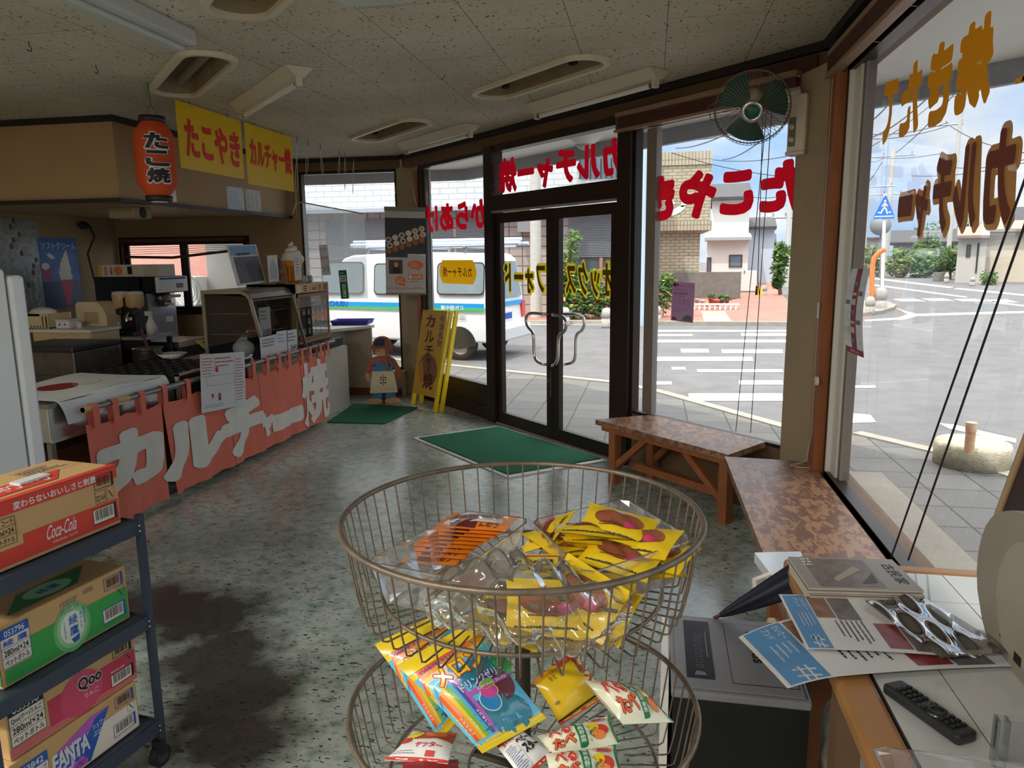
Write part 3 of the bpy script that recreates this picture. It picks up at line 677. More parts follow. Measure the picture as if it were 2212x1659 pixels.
# far pavement across the street
yk = gp(1400, 701).y
m = MB(PINK); m.prism([(-60, yk), (gp(1700, 703).x + .3, yk), (4.6, yk + 6), (7.5, yk + 30), (8.5, yk + 60), (-60, yk + 60)], G - .1, G + .06); S(m.build('pavement', world=False))
m = MB(KERB); m.box((-60, yk - .18, G - .1), (gp(1700, 703).x + .3, yk, G + .1)); S(m.build('kerb', world=False))
m = MB(mat('tactile', (214, 168, 130), .8)); a = gp(1540, 672, G + .065); b = gp(1552, 697, G + .065)
m.add([(a.x - .35, a.y, G + .066), (a.x + .35, a.y, G + .066), (b.x + .35, b.y, G + .066), (b.x - .35, b.y, G + .066)], [(0, 3, 2, 1)]); S(m.build('paving_strip', world=False))
# painted lines of the crossing and the junction
MK = []
def mark(pts, z=G + .004):
	P = [gp(*p, z) for p in pts]; MK.append([(p.x, p.y) for p in P])
for (x0, x1, ya, yb_) in ((1412, 1700, 713, 717), (1416, 1495, 722, 726), (1600, 1700, 720, 726), (1414, 1700, 734, 740), (1470, 1530, 754, 762), (1558, 1690, 755, 763), (1414, 1625, 771, 780), (1450, 1480, 793, 799), (1505, 1690, 798, 804), (1412, 1450, 824, 831), (1595, 1690, 822, 831), (1487, 1690, 850, 866),
						  (1110, 1330, 697, 702)):
	mark([(x0, ya), (x1, ya + .0), (x1 + 2, yb_), (x0 + 2, yb_)])
mark([(1830, 833), (1890, 832), (1892, 838), (1832, 838)]); mark([(1828, 892), (1880, 896), (1893, 912), (1828, 914)])
mark([(2027, 914), (2060, 917), (2195, 948), (2195, 957), (2050, 926)])
mark([(1935, 665), (1960, 673), (1980, 678), (2212, 672), (2212, 676), (1980, 683), (1955, 690), (1868, 694), (1868, 691), (1940, 686), (1962, 679)])
for x0, x1, ya in ((1928, 2000, 648), (1990, 2062, 647), (2060, 2130, 648), (2125, 2200, 650)): mark([(x0, ya - 2), (x1 - 25, ya - 3), (x1, ya + 3), (x0 + 20, ya + 3)])
mark([(1880, 613), (2090, 641), (2086, 643), (1880, 616)]); mark([(1880, 599), (2060, 620), (2050, 622), (1880, 602)]); mark([(2070, 622), (2212, 636), (2212, 639), (2060, 624)])
mark([(2140, 650), (2212, 659), (2212, 662), (2145, 654)])
m = MB(PAINT)
for p in MK:
	vs, fs = fill2d([p]); m.add([(x, y, G + .005) for x, y in vs], fs)
S(m.build('road_markings', world=False))
# ---------------------------------------------------------------- greenery
LEAF = [mat('leaf_a', (70, 104, 44), .6, trans=.3), mat('leaf_b', (98, 128, 58), .6, trans=.3), mat('leaf_c', (46, 76, 36), .6, trans=.3)]
FLW = [mat('flower_red', (206, 50, 40), .6), mat('flower_yellow', (226, 178, 50), .6)]
TRUNK = mat('bark', (92, 74, 56), .8, noise=.2)
def foliage(m, c, r, n, sz, rg, mats, flowers=0):
	for i in range(n):
		v = Vector((rg.gauss(0, 1), rg.gauss(0, 1), rg.gauss(0, 1))).normalized() * (rg.random() ** .4)
		p = Vector((c[0] + v.x * r[0], c[1] + v.y * r[1], c[2] + v.z * r[2]))
		a = Vector((rg.uniform(-1, 1), rg.uniform(-1, 1), rg.uniform(-.6, .6))).normalized(); b = a.orthogonal().normalized(); s_ = sz * rg.uniform(.6, 1.4)
		mt = rg.choice(mats) if rg.random() > flowers else rg.choice(FLW)
		m.add([p - a * s_, p + b * s_ * .45, p + a * s_, p - b * s_ * .45], [(0, 1, 2, 3)], mt)
def bush(name, cat, label, blobs, n, sz, seed, trunk=None, flowers=0, group=None, mats=None):
	rg = random.Random(seed); base = min(b[0][2] - b[1][2] for b in blobs); c0 = blobs[0][0]
	rt = thing(name, label, cat, (c0[0], c0[1], trunk[0][2] if trunk else max(base, G)), 0, group)
	m = MB(LEAF[0])
	for c, r in blobs: foliage(m, c, r, n, sz, rg, mats or LEAF, flowers)
	m.build('foliage', rt)
	t = MB(TRUNK)
	if trunk: t.tube(trunk, [.09] + [.05] * (len(trunk) - 1), n=6)
	else:
		for k in range(5): t.tube([(c0[0] + rg.uniform(-.2, .2), c0[1], max(base, G)), (c0[0] + rg.uniform(-.5, .5), c0[1] + rg.uniform(-.3, .3), c0[2])], .015, n=5)
	t.build('trunk' if trunk else 'stem', rt); return rt
b0 = gp(1270, 693); bx = lambda px, py: up(px, py, b0)
bush('flower_bush', 'bush', 'wide green bush with red and yellow flowers behind the stone bollards', [(tuple(bx(1240, 655)), (.55, .5, .55)), (tuple(bx(1295, 655)), (.5, .5, .6)), (tuple(bx(1275, 625)), (.75, .4, .6)), (tuple(bx(1225, 600)), (.35, .3, .4))], 700, .07, 1, flowers=.05)
bush('small_tree', 'tree', 'thin young tree in front of the grey roller shutter', [(tuple(bx(1238, 518)), (.28, .3, .3)), (tuple(bx(1228, 550)), (.3, .3, .3)), (tuple(bx(1218, 590)), (.35, .3, .35))], 160, .06, 2, trunk=[tuple(bx(1222, 690)), tuple(bx(1224, 600)), tuple(bx(1238, 520))], mats=LEAF[:2])
b1 = gp(1425, 690); 
bush('flower_bush', 'bush', 'green bush with orange flowers right of the blue steel pole', [(tuple(up(1425, 640, b1)), (.45, .4, .5)), (tuple(up(1440, 612, b1)), (.3, .3, .3)), (tuple(up(1398, 620, b1)), (.35, .3, .8))], 500, .06, 3, flowers=.07)
t1 = gp(1686, 640)
bush('street_tree', 'tree', 'slim street tree at the right edge of the front window', [(tuple(up(1684, 580, t1)), (.34, .34, .8)), (tuple(up(1690, 548, t1)), (.34, .34, .5)), (tuple(up(1680, 610, t1)), (.2, .2, .3))], 260, .13, 4, trunk=[tuple(t1), tuple(up(1683, 600, t1)), tuple(up(1686, 540, t1))])
# ---------------------------------------------------------------- buildings across the street
TILEW = brick_mat('white_wall_tile', (200, 202, 204), (192, 196, 198), (160, 166, 172), .55, .17, .012)
TILEP = brick_mat('pale_wall_tile', (164, 154, 148), (156, 147, 140), (100, 94, 90), .42, .30, .02, offset=0)
SHUT = mat('shutter_grey', (140, 145, 150), .5)
y0 = yk + 3.2
bw = thing('shop_building', 'large white tiled building with grey shutters behind the van', 'building', (-9, y0, G))
xr = onY(1372, 560, y0).x; zsh1 = onY(1290, 462, y0).z; zsh0 = onY(1290, 556, y0).z
m = MB(TILEW); m.box((-34, y0, zsh1 + .25), (xr, y0 + 9, 8.2)); m.build('upper_wall', bw)
m = MB(TILEP); m.box((-34, y0 + .15, G), (xr, y0 + 9, zsh1 + .25)); m.build('lower_wall', bw)
for px0, px1 in ((1228, 1342), (985, 1060), (700, 975)):
	xa, xb = onY(px0, 500, y0).x, onY(px1, 500, y0).x; m = MB(SHUT); k = 26
	for i in range(k):
		za = zsh0 + (zsh1 - zsh0) * i / k; zb = zsh0 + (zsh1 - zsh0) * (i + 1) / k
		m.add([(xa, y0 + .11, za), (xb, y0 + .11, za), (xb, y0 + .06, zb - .02), (xa, y0 + .06, zb - .02), (xb, y0 + .11, zb), (xa, y0 + .11, zb)], [(0, 1, 2, 3), (3, 2, 4, 5)])
	m.build('roller_shutter', bw)
xa, xb = onY(1228, 500, y0).x, onY(1342, 500, y0).x
m = MB(mat('shop_glass', (70, 80, 84), .15)); m.box((xa, y0 + .12, G + .3), (xb, y0 + .149, zsh0)); m.build('shop_window', bw)
m = MB(mat('shop_post', (150, 110, 84), .6)); xm = onY(1298, 560, y0).x; m.box((xm - .05, y0 + .08, G), (xm + .05, y0 + .14, zsh0)); m.build('post', bw)
m = MB(mat('ledge_grey', (150, 160, 170), .5)); m.box((-34, y0 - .35, zsh1 + .18), (xr, y0 + .1, zsh1 + .30)); m.build('ledge', bw)
xa, xb = onY(1305, 340, y0).x, onY(1352, 340, y0).x
m = MB(WGL); m.box((onY(1255, 340, y0).x, y0 - .03, onY(1300, 385, y0).z), (onY(1345, 340, y0).x, y0 + .01, onY(1300, 318, y0).z)); m.build('window', bw)
m = MB(BLACK)
for k in range(9): xx = onY(1255, 340, y0).x + k * (onY(1345, 340, y0).x - onY(1255, 340, y0).x) / 8; m.box((xx - .02, y0 - .3, onY(1300, 388, y0).z), (xx + .02, y0 - .27, onY(1300, 345, y0).z))
m.build('balcony_rail', bw)
m = MB(mat('meter_box', (120, 124, 128), .5)); p = onY(1118, 478, y0 - .3); q = onY(1146, 501, y0 - .3); m.box((p.x, y0 - .35, q.z), (q.x, y0 + .16, p.z)); m.build('wall_unit', bw)
# cream brick building
BRK = brick_mat('cream_brick', (178, 170, 148), (168, 160, 138), (118, 112, 98), .36, .125, .014)
SOLD = brick_mat('cream_brick_upright', (178, 170, 148), (170, 162, 140), (118, 112, 98), .13, .42, .014, offset=0)
y1 = gp(1480, 647).y; bb = thing('brick_building', 'cream brick building with an upright-brick cornice', 'building', (2, y1, G))
xa = onY(1405, 420, y1).x; xb = onY(1536, 420, y1).x; zt = onY(1480, 328, y1).z; zc1 = onY(1480, 478, y1).z; zc0 = onY(1480, 498, y1).z
m = MB(BRK); m.box((xa, y1, zc1), (xb, y1 + 6, zt - .5)); m.build('upper_wall', bb)
m = MB(SOLD); m.box((xa, y1 - .05, zt - .5), (xb, y1 + 6, zt)); m.box((xa - .1, y1 - .18, zc0), (xb + .05, y1 + 6, zc1)); m.build('cornice', bb)
m = MB(BRK); m.box((xa - .3, y1 + .25, G), (xb - .35, y1 + 6, zc0)); m.build('lower_wall', bb)
sg = MB(mat('sign_pale', (208, 222, 214), .5)); Mw = frame((onY(1462, 478, y1).x, y1 - .02, onY(1462, 455, y1).z), (1, 0, 0), (0, 0, 1))
sg.disc(0, 0, .36, .12, 0, M=Mw, a=.5); sg.disc(.28, .3, .2, .1, 0, M=Mw, a=.9); sg.disc(-.3, .35, .22, .09, 0, M=Mw, a=-.4); sg.build('wall_sign', bb)
# houses farther down the side street
def house(label, px0, px1, ytop, yeave, gpy, wallm, seed, win=(), roofm=ROOFT, lean=None, deep=7.0, zscale=1):
	b = gp(px0, gpy); n = Vector((b.x, b.y, 0)).normalized(); t = Vector((n.y, -n.x, 0)); M = frame(b, t, n)   # x along face, y deeper, z up
	W_ = (up(px1, gpy, b) - b).dot(t); ze = up(px0, yeave, b).z - b.z; zt_ = up(px0, ytop, b + n * deep / 2).z - b.z
	M = Matrix(((t.x, n.x, 0, b.x), (t.y, n.y, 0, b.y), (0, 0, 1, b.z), (0, 0, 0, 1)))
	rt = thing('house', label, 'house', tuple(b)); MW[rt.name] = Matrix.Translation(b)
	q = MB(wallm); q.box((0, 0, 0), (W_, deep, ze), M=M); q.build('wall', rt)
	q = MB(roofm); o_ = .06 * W_
	q.add([(-o_, -.5, ze), (W_ + o_, -.5, ze), (W_ + o_, deep + .5, ze), (-o_, deep + .5, ze), (-o_, deep / 2, zt_), (W_ + o_, deep / 2, zt_), (-o_, -.5, ze + .15), (W_ + o_, -.5, ze + .15)], [(6, 7, 5, 4), (0, 1, 7, 6), (2, 3, 4, 5), (0, 6, 4, 3), (1, 2, 5, 7), (0, 3, 2, 1)], M=M); q.build('roof', rt)
	for (wx0, wy0, wx1, wy1) in win:
		p, q_ = up(wx0, wy1, b), up(wx1, wy0, b); u0 = (p - b).dot(t); u1 = (q_ - b).dot(t)
		f = MB(mat('window_bronze', (70, 66, 62), .4)); f.ring(u0, p.z - b.z, u1, q_.z - b.z, .07, M=M @ Matrix(((1, 0, 0, 0), (0, 0, 1, -.04), (0, 1, 0, 0), (0, 0, 0, 1)))); fo = f.build('window_frame', rt)
		f = MB(WGL); f.box((u0 + .05, -.02, p.z - b.z + .05), (u1 - .05, .0, q_.z - b.z - .05), M=M); f.build('pane', fo)
	return rt, M, W_
house('white two-storey house with grey tiled roof beside the brick building', 1532, 1612, 398, 434, 621, WHW, 1, win=((1573, 548, 1604, 580), (1526, 556, 1536, 588)))
house('low white wing with a sloping grey metal roof in front of the two-storey house', 1524, 1613, 505, 520, 625, WHW, 9, win=((1574, 550, 1604, 578), (1526, 556, 1537, 592)), roofm=mat('metal_roof', (150, 158, 162), .5), deep=2.5)
house('blue-white house with dark roof farther down the side street', 1612, 1668, 470, 496, 614, mat('house_blue', (176, 184, 198), .7), 2)
house('small grey-white house at the end of the side street', 1650, 1672, 505, 530, 606, WHW, 3)
# low wall, cabinet, car
b = gp(1460, 682); m = MB(CONC); y2 = gp(1530, 646).y - .3
xa, xb = onY(1455, 620, y2).x, onY(1600, 620, y2).x; m.box((xa, y2, G), (xb, y2 + .2, onY(1500, 588, y2).z)); tag(m.build('block_wall'), 'grey concrete garden wall below the white house', 'wall')
b = gp(1600, 634); t_ = up(1631, 585, b); rt = thing('utility_cabinet', 'white metal utility cabinet standing at the end of the garden wall', 'cabinet', tuple(b))
m = MB(WHW); w_ = (t_ - b); m.box((b.x, b.y, G + .12), (b.x + 1.15 * w_.xy.length, b.y + .5, t_.z)); m.build('body', rt)
m = MB(CONC); m.box((b.x - .05, b.y - .03, G), (b.x + 1.15 * w_.xy.length + .05, b.y + .53, G + .12)); m.build('plinth', rt)
m = MB(INKG); m.box((b.x + .1, b.y - .015, G + .9), (b.x + .15, b.y, G + 1.05)); m.build('handle', rt)
b = gp(1640, 642); m = MB(mat('marker_yellow', (236, 190, 60), .5)); m.box((b.x - .12, b.y, G), (b.x + .12, b.y + .15, up(1640, 622, b).z)); tag(m.build('marker_block'), 'small yellow marker block beside the white utility cabinet', 'marker')
b = gp(1612, 600); rt = thing('parked_car', 'small white car parked beyond the utility cabinet', 'car', tuple(b)); tp = up(1612, 562, b); Lc = 1.6
m = MB(WHW); pr = [(0, .25), (0, .8), (.2, 1.45), (1.4, 1.5), (1.62, .85), (1.7, .3)]; m.prism([(x, z) for x, z in pr], 0, 3.2, M=Matrix(((1, 0, 0, b.x - .1), (0, 0, 1, b.y), (0, 1, 0, G), (0, 0, 0, 1))), ); m.build('body', rt)
m = MB(WGL); m.box((b.x + .2, b.y - .02, G + .85), (b.x + 1.35, b.y, G + 1.35)); m.build('window', rt)
for dx in (.0, 1.35): q = MB(BLACK); q.cyl(.27, -.1, .1, M=T(b.x + dx + .1, b.y + .5, G + .27) @ RY(pi / 2)); q.build('wheel', rt)
# ---------------------------------------------------------------- bollards, poles, pots
STN = mat('granite', (160, 157, 152), .8, noise=.2, nscale=14, bump=.3, bscale=50)
def bollard(px, py, w=21, label='', h=None):
	b = gp(px, py); dep = (b - CP).dot(CF); r = w / 2 * dep / FPX; m = MB(STN)
	m.lathe([(0.001, 0), (r * .92, 0), (r, r * .3), (r, r * 1.7), (r * .86, r * 1.75), (r * .86, r * 1.95), (r, r * 2.05), (r * 1.0, r * 2.9), (r * .85, r * 3.5), (r * .5, r * 3.85), (.001, r * 3.95)], n=20, M=T(b.x, b.y, G + (.05 if b.y > yk and b.x < 4 else 0)))
	return tag(m.build('stone_bollard'), label, 'bollard', 'round-topped stone bollards')
bollard(1310, 708, 22, 'round-topped stone bollard in front of the flower bush, seen through the right door')
bollard(1221, 703, 20, 'round-topped stone bollard partly hidden by the chrome door handle')
bollard(1419, 700, 18, 'round-topped stone bollard hidden behind the grey window mullion')
bollard(1650, 640, 12, 'small stone bollard beside the yellow marker block')
bollard(1900, 672, 26, 'weathered stone bollard at the foot of the pedestrian sign')
bollard(1878, 680, 20, 'weathered stone bollard at the foot of the orange bent pipe')
bollard(2044, 611, 10, 'small stone bollard by the far kerb, near the tub-planted tree')
bollard(2100, 618, 10, 'small stone bollard in front of the far house entrance')
b = gp(1384, 703); m = MB(mat('pole_blue', (182, 200, 216), .35, metal=.3)); m.cyl(.085, 0, 8.5, M=T(b.x, b.y, G), n=16); m.cyl(.10, 0, 2.3, M=T(b.x, b.y, G), n=16); tag(m.build('steel_pole'), 'pale blue steel pole standing at the far kerb', 'pole')
b = gp(1165, 700); b = gp(1158, 690); m = MB(mat('pole_concrete', (176, 174, 168), .8, noise=.1)); m.cyl(.17, 0, 10, r1=.12, M=T(b.x, b.y, G), n=16); tag(m.build('utility_pole'), 'grey concrete utility pole behind the van tail', 'pole', 'concrete utility poles')
POTS = [(1506, 656, 10, (206, 206, 200)), (1518, 660, 12, (214, 214, 210)), (1526, 662, 9, (236, 190, 60)), (1536, 655, 12, (176, 96, 70)), (1547, 661, 14, (190, 110, 84)), (1559, 659, 12, (96, 90, 88)), (1570, 656, 10, (150, 86, 64)), (1577, 628, 6, (170, 92, 66)), (1423, 672, 12, (70, 70, 72)), (1322, 645, 12, (190, 110, 80))]
PL = ['white plastic plant pot at the left end of the pot row', 'larger white plant pot in the pot row', 'yellow plant pot in the pot row', 'terracotta pot behind the yellow pot', 'round terracotta pot right of the yellow pot', 'dark grey square pot in the pot row', 'brown pot at the right end of the pot row', 'tiny terracotta pot by the garden wall', 'black pot under the orange-flowered bush', 'terracotta pot within the big flower bush']
for i, (px, py, w, c) in enumerate(POTS):
	b = gp(px, py, G + .06); r = w / 2 * (b - CP).dot(CF) / FPX; m = MB(mat('pot_%d' % i, c, .6)); m.lathe([(.001, 0), (r * .72, 0), (r, r * 1.7), (r * 1.08, r * 1.7), (r * 1.08, r * 1.95), (r * .9, r * 1.95), (r * .8, r * 1.5), (.001, r * 1.5)], n=14, M=T(b.x, b.y, G + .06))
	tag(m.build('plant_pot'), PL[i], 'plant pot', 'plant pots by the garden wall')
	if i in (3, 5, 6):
		bush('potted_plant', 'plant', ['leafy plant growing in the terracotta pot', 'spiky plant growing in the dark grey pot', 'drooping plant in the brown end pot'][(3, 5, 6).index(i)], [((b.x, b.y, G + .06 + r * 2.6), (r * 1.3, r, r * 1.1))], 60, .06, 20 + i)
m = MB(WHITE); b = gp(1540, 668, G + .06)
for k in range(12): m.box((b.x - 1.1 + k * .16, b.y - .1, G + .06), (b.x - 1.04 + k * .16, b.y + .1, G + .2))
m.box((b.x - 1.15, b.y - .12, G + .2), (b.x + .8, b.y + .12, G + .24)); tag(m.build('pot_stand'), 'low white slotted stand below the row of pots', 'stand')
# ---------------------------------------------------------------- van
VANW = mat('van_white', (212, 216, 218), .3, coat=.4); VGL = mat('van_glass', (120, 134, 140), .1); VBL = mat('van_blue', (22, 140, 204), .4); VGR = mat('van_green', (60, 170, 96), .4); TYR = mat('tyre', (40, 40, 42), .8); HUB = mat('hub_silver', (190, 190, 188), .4, metal=.5)
w0 = gp(993, 779)
s1, s2 = gp(753, 656, .79 * 1.8 / 1.65 - .14 + .03), gp(1040, 661, .79 * 1.8 / 1.65 - .14 + .03)
dv = Vector((s2.x - s1.x, s2.y - s1.y, 0)).normalized()       # towards the tail
nv = Vector((dv.y, -dv.x, 0))                                   # towards the camera
if nv.dot(Vector((w0.x, w0.y, 0))) > 0: nv = -nv
MV = Matrix(((dv.x, -nv.x, 0, w0.x), (dv.y, -nv.y, 0, w0.y), (0, 0, 1, G), (0, 0, 0, 1)))      # x to the tail, y away from the camera, z up; origin at the near rear wheel
def vq(px, py):       # pixel -> (x, z) on the near side of the van
	p = onP(px, py, w0, nv); d = p - w0; return d.dot(dv), p.z - G
xt = vq(1056, 700)[0]; zr = vq(993, 548)[1]; ds_, dstp = vq(993, 660)[1], 0
van = thing('van', 'white van with blue and green stripes and pipes on its roof rack', 'van', tuple(w0))
xf = xt - 3.75; Wv = 1.62
def rnd_prof(pts): return pts
prof = [(xt - .02, .32), (xt + .02, .62), (xt - .02, 1.05), (xt - .12, zr - .1), (xt - .25, zr), (xt - 1.6, zr + .04), (xf + .95, zr), (xf + .75, zr - .06), (xf + .12, 1.08), (xf + .0, .85), (xf, .32)]
bm = bmesh.new(); A = [bm.verts.new((x, 0, z)) for x, z in prof]; B = [bm.verts.new((x, Wv, z)) for x, z in prof]
bm.faces.new(A); bm.faces.new(list(reversed(B)))
for i in range(len(prof)): j = (i + 1) % len(prof); bm.faces.new((A[j], A[i], B[i], B[j]))
for v in bm.verts:
	if v.co.z > 1.0: v.co.y += (.09 if v.co.y < .1 else -.09) * (v.co.z - 1.0) / (zr - 1.0)
bmesh.ops.recalc_face_normals(bm, faces=bm.faces[:])
bmesh.ops.bevel(bm, geom=[e for e in bm.edges], offset=.05, segments=3, profile=.6, affect='EDGES')
m = MB(VANW); m.bm(bm, M=MV, smooth=True); bm.free(); m.build('body', van)
def side(z): return .09 * max(0, z - 1.0) / (zr - 1.0) - .012
def spanel(x0, z0, x1, z1, mt, name, r=.05, parent=van, off=0.0):
	q = MB(mt); L_ = rrect(x0, z0, x1, z1, r); q.add([(x, side(z) - off, z) for x, z in L_], [tuple(range(len(L_)))], M=MV); return q.build(name, parent)
for (pa, pb) in (((697, 632), (780, 568)), ((809, 634), (882, 571)), ((945, 634), (1042, 569))):
	(xa, za), (xb, zb) = vq(*pa), vq(*pb); spanel(xa - .02, za - .02, xb + .02, zb + .02, BLACK, 'window_seal', .08, off=.001); spanel(xa, za, xb, zb, VGL, 'side_window', .07, off=.004)
spanel(xf + .25, ds_ - .04, xt - .08, ds_ + .035, VBL, 'blue_stripe', .004, off=.002); spanel(xf + .25, ds_ - .095, xt - .08, ds_ - .045, VGR, 'green_stripe', .004, off=.002)
def vtext(t, pa, pb, mt, name, bold=.02, keep=False):
	(xa, za), (xb, zb) = vq(*pa), vq(*pb); q = MB(mt); zc = (za + zb) / 2; Mt = MV @ Matrix(((1, 0, 0, 0), (0, 0, -1, side(zc) - .008), (0, 1, 0, 0), (0, 0, 0, 1))); q.text(t, xa, za, xb, zb, M=Mt, bold=bold, keep=keep); q.build(name, van)
vtext('東中部ガス', (953, 670), (1003, 660), PAINT, 'lettering', .04); vtext('NO-201', (976, 690), (1006, 681), INKG, 'lettering'); vtext('CHUBU', (713, 661), (752, 650), mat('van_logo_blue', (20, 96, 190), .4), 'lettering', .05)
(xw, zw) = vq(988, 742); rw = zw * 1.0
for (wx, wy) in ((0, .02), (0, Wv - .24), (xf + .72, .02), (xf + .72, Wv - .24)):
	q = MB(TYR); Mw_ = MV @ T(wx, wy, .275) @ RX(-pi / 2); q.lathe([(.17, 0), (.26, .0), (.275, .03), (.275, .17), (.26, .2), (.17, .2)], n=28, M=Mw_); wo = q.build('wheel', van)
	q = MB(HUB); q.lathe([(.18, .02), (.17, .0), (.15, .04), (.08, .045), (.07, .0), (.001, .0)], n=24, M=Mw_); 
	q.build('hub', wo)
q = MB(BLACK)
for wx in (0, xf + .72):
	pts = [(wx + .33 * cos(a_), -.006, .275 + .33 * sin(a_)) for a_ in [pi * k / 16 for k in range(17)]]; q.add(pts + [(wx, -.006, .2)], [tuple(range(18))], M=MV)
q.build('wheel_arch', van)
q = MB(mat('bumper_grey', (188, 192, 196), .5)); q.box((xt - .1, .0, .32), (xt + .14, Wv, .56), M=MV, bev=.03); q.build('bumper', van)
q = MB(VGL); q.add([(xt + .012, .16, 1.08), (xt + .012, Wv - .16, 1.08), (xt - .075, Wv - .22, zr - .14), (xt - .075, .22, zr - .14)], [(0, 1, 2, 3)], M=MV); q.build('rear_window', van)
for yy in (.03, Wv - .15): q = MB(mat('tail_light', (196, 50, 50), .3)); q.box((xt - .03, yy - .045, .68), (xt + .035, yy + .11, .98), M=MV); q.build('tail_light', van)
q = MB(VBL); q.box((xt, .14, ds_ - .04), (xt + .022, Wv - .14, ds_ + .035), M=MV); q.build('rear_stripe', van)
q = MB(PAPER); q.box((xt, .55, .66), (xt + .025, 1.0, .85), M=MV); q.build('number_plate', van)
q = MB(INKB); q.box((xt + .024, .6, .69), (xt + .028, .95, .80), M=MV); q.build('plate_digits', van)
RK = mat('rack_steel', (150, 158, 168), .4, metal=.6); q = MB(RK)
for xx in (xt - .5, xt - 1.5, xt - 2.5):
	for yy in (.16, Wv - .16): q.box((xx - .02, yy - .02, zr - .02), (xx + .02, yy + .02, zr + .12), M=MV)
	q.tube([(xx, .08, zr + .11), (xx, Wv - .08, zr + .11)], .02, M=MV, n=6)
for yy in (.14, Wv - .14): q.tube([(xt - .1, yy, zr + .13), (xt - 2.8, yy, zr + .13)], .02, M=MV, n=6)
q.build('roof_rack', van)
PP = mat('pipe_pale', (190, 206, 226), .5)
for k, (yy, zz, r_, ex) in enumerate(((.22, .17, .04, .5), (.36, .16, .03, .6), (.50, .17, .036, .4), (.30, .235, .03, .5))):
	q = MB(PP); q.tube([(xt + ex, yy, zr + zz), (xt - 2.9, yy, zr + zz)], r_, M=MV, n=12); q.build('pipe', van)
# ---------------------------------------------------------------- the view through the right-hand window
rt = thing('crossing_sign', 'blue triangular pedestrian crossing sign on a white pole', 'road sign', tuple(gp(1904, 668)))
b = gp(1904, 668); tp = up(1916, 465, b); n_ = Vector((b.x, b.y, 0)).normalized(); t_ = Vector((n_.y, -n_.x, 0))
q = MB(WHITE); pb = up(1904, 664, b); q.tube([b, up(1912, 420, b)], .05, n=10); q.build('pole', rt)
px_ = (b - CP).dot(CF) / FPX; ct = up(1911, 448, b) - n_ * .06
Ms = Matrix(((t_.x, 0, -n_.x, ct.x), (t_.y, 0, -n_.y, ct.y), (0, 1, 0, ct.z), (0, 0, 0, 1)))
def tri(hw, hh, r, z, mt, q):
	q.prism([(-hw, -hh), (hw, -hh), (hw * .98, -hh * .75), (hw * .08, hh), (-hw * .08, hh), (-hw * .98, -hh * .75)], z, z + .01, mt, Ms)
q = MB(mat('sign_blue', (30, 120, 206), .4)); tri(20 * px_, 24 * px_, 0, 0, None, q); q.build('sign_plate', rt)
q = MB(PAINT); k_ = px_
def limb(a_, b_, w_):
	a_, b_ = Vector((a_[0] * k_, a_[1] * k_)), Vector((b_[0] * k_, b_[1] * k_)); d_ = (b_ - a_).normalized(); n2 = Vector((-d_.y, d_.x)) * w_ * k_
	q.poly([a_ + n2, a_ - n2, b_ - n2, b_ + n2], .013, M=Ms)
q.disc(0, 13 * k_, 2.4 * k_, 2.4 * k_, .013, M=Ms); limb((0, 10), (-.5, 0), 2.4); limb((-.5, 1), (-7, -13), 1.5); limb((0, 1), (4, -6), 1.6); limb((4, -6), (6, -14), 1.4); limb((-1, 8), (-6, 2), 1.1); limb((1, 8), (6, 2), 1.1)
q.rect(-18 * k_, -20 * k_, 18 * k_, -17.5 * k_, .013, M=Ms); q.rect(-12 * k_, -12 * k_, -8 * k_, -9 * k_, .013, M=Ms); q.rect(8 * k_, -12 * k_, 13 * k_, -9 * k_, .013, M=Ms); q.build('pictogram', rt)
b = gp(1884, 672); OR = mat('pipe_orange', (224, 122, 50), .5); q = MB(OR)
q.tube([b, up(1884, 610, b), up(1885, 572, b), up(1889, 556, b), up(1898, 546, b), up(1912, 538, b)], .075, n=10); tag(q.build('bent_pipe'), 'orange bent pipe standing by the pedestrian sign', 'pipe')
b = gp(1903, 640); q = MB(mat('mirror_back', (128, 134, 138), .5)); c_ = up(1902, 487, b); n_ = Vector((b.x, b.y, 0)).normalized(); q.lathe([(.001, 0), (.34, .05), (.40, .12), (.40, .15), (.001, .15)], n=24, M=frame(c_, (n_.y, -n_.x, 0), (0, 0, 1))); q.tube([(b.x, b.y, G), (c_.x, c_.y, c_.z)], .04, n=8); tag(q.build('road_mirror'), 'round road mirror seen from behind, below the pedestrian sign', 'mirror')
# raised island
q = MB(KERB); P = [gp(*p, G) for p in ((1820, 682), (1860, 684), (1905, 678), (1930, 670), (1936, 664), (1920, 658), (1880, 655), (1820, 655))]
q.prism([(p.x, p.y) for p in P], G, G + .1); S(q.build('curb', world=False))
q = MB(mat('pole_concrete2', (180, 180, 176), .8, noise=.1))
def upole(px, pyb, pyt, label, r=.15, arms=()):
	b = gp(px, pyb); t = up(px, pyt, b); q = MB(MATS['pole_concrete2']); q.cyl(r, 0, t.z - G, r1=r * .75, M=T(b.x, b.y, G), n=12); rt = thing('utility_pole', label, 'pole', tuple(b), 0, 'concrete utility poles'); q.build('pole', rt)
	for (py, w) in arms:
		c = up(px, py, b); n_ = Vector((b.x, b.y, 0)).normalized(); t_ = Vector((n_.y, -n_.x, 0)); q = MB(RK); q.tube([c - t_ * w, c + t_ * w], .05, n=6)
		for s_ in (-.9, 0, .9): q.tube([c + t_ * w * s_, c + t_ * w * s_ + Vector((0, 0, .25))], .04, n=6)
		q.build('crossarm', rt)
upole(2044, 600, 175, 'tall utility pole right of the pedestrian sign', .16, ((200, .8), (270, 1.0)))
upole(1910, 597, 322, 'far utility pole behind the pedestrian sign', .2, ((338, 2.0), (420, 1.2)))
upole(1860, 598, 400, 'farthest thin utility pole at the left of the big window', .25, ((405, 2.2),))
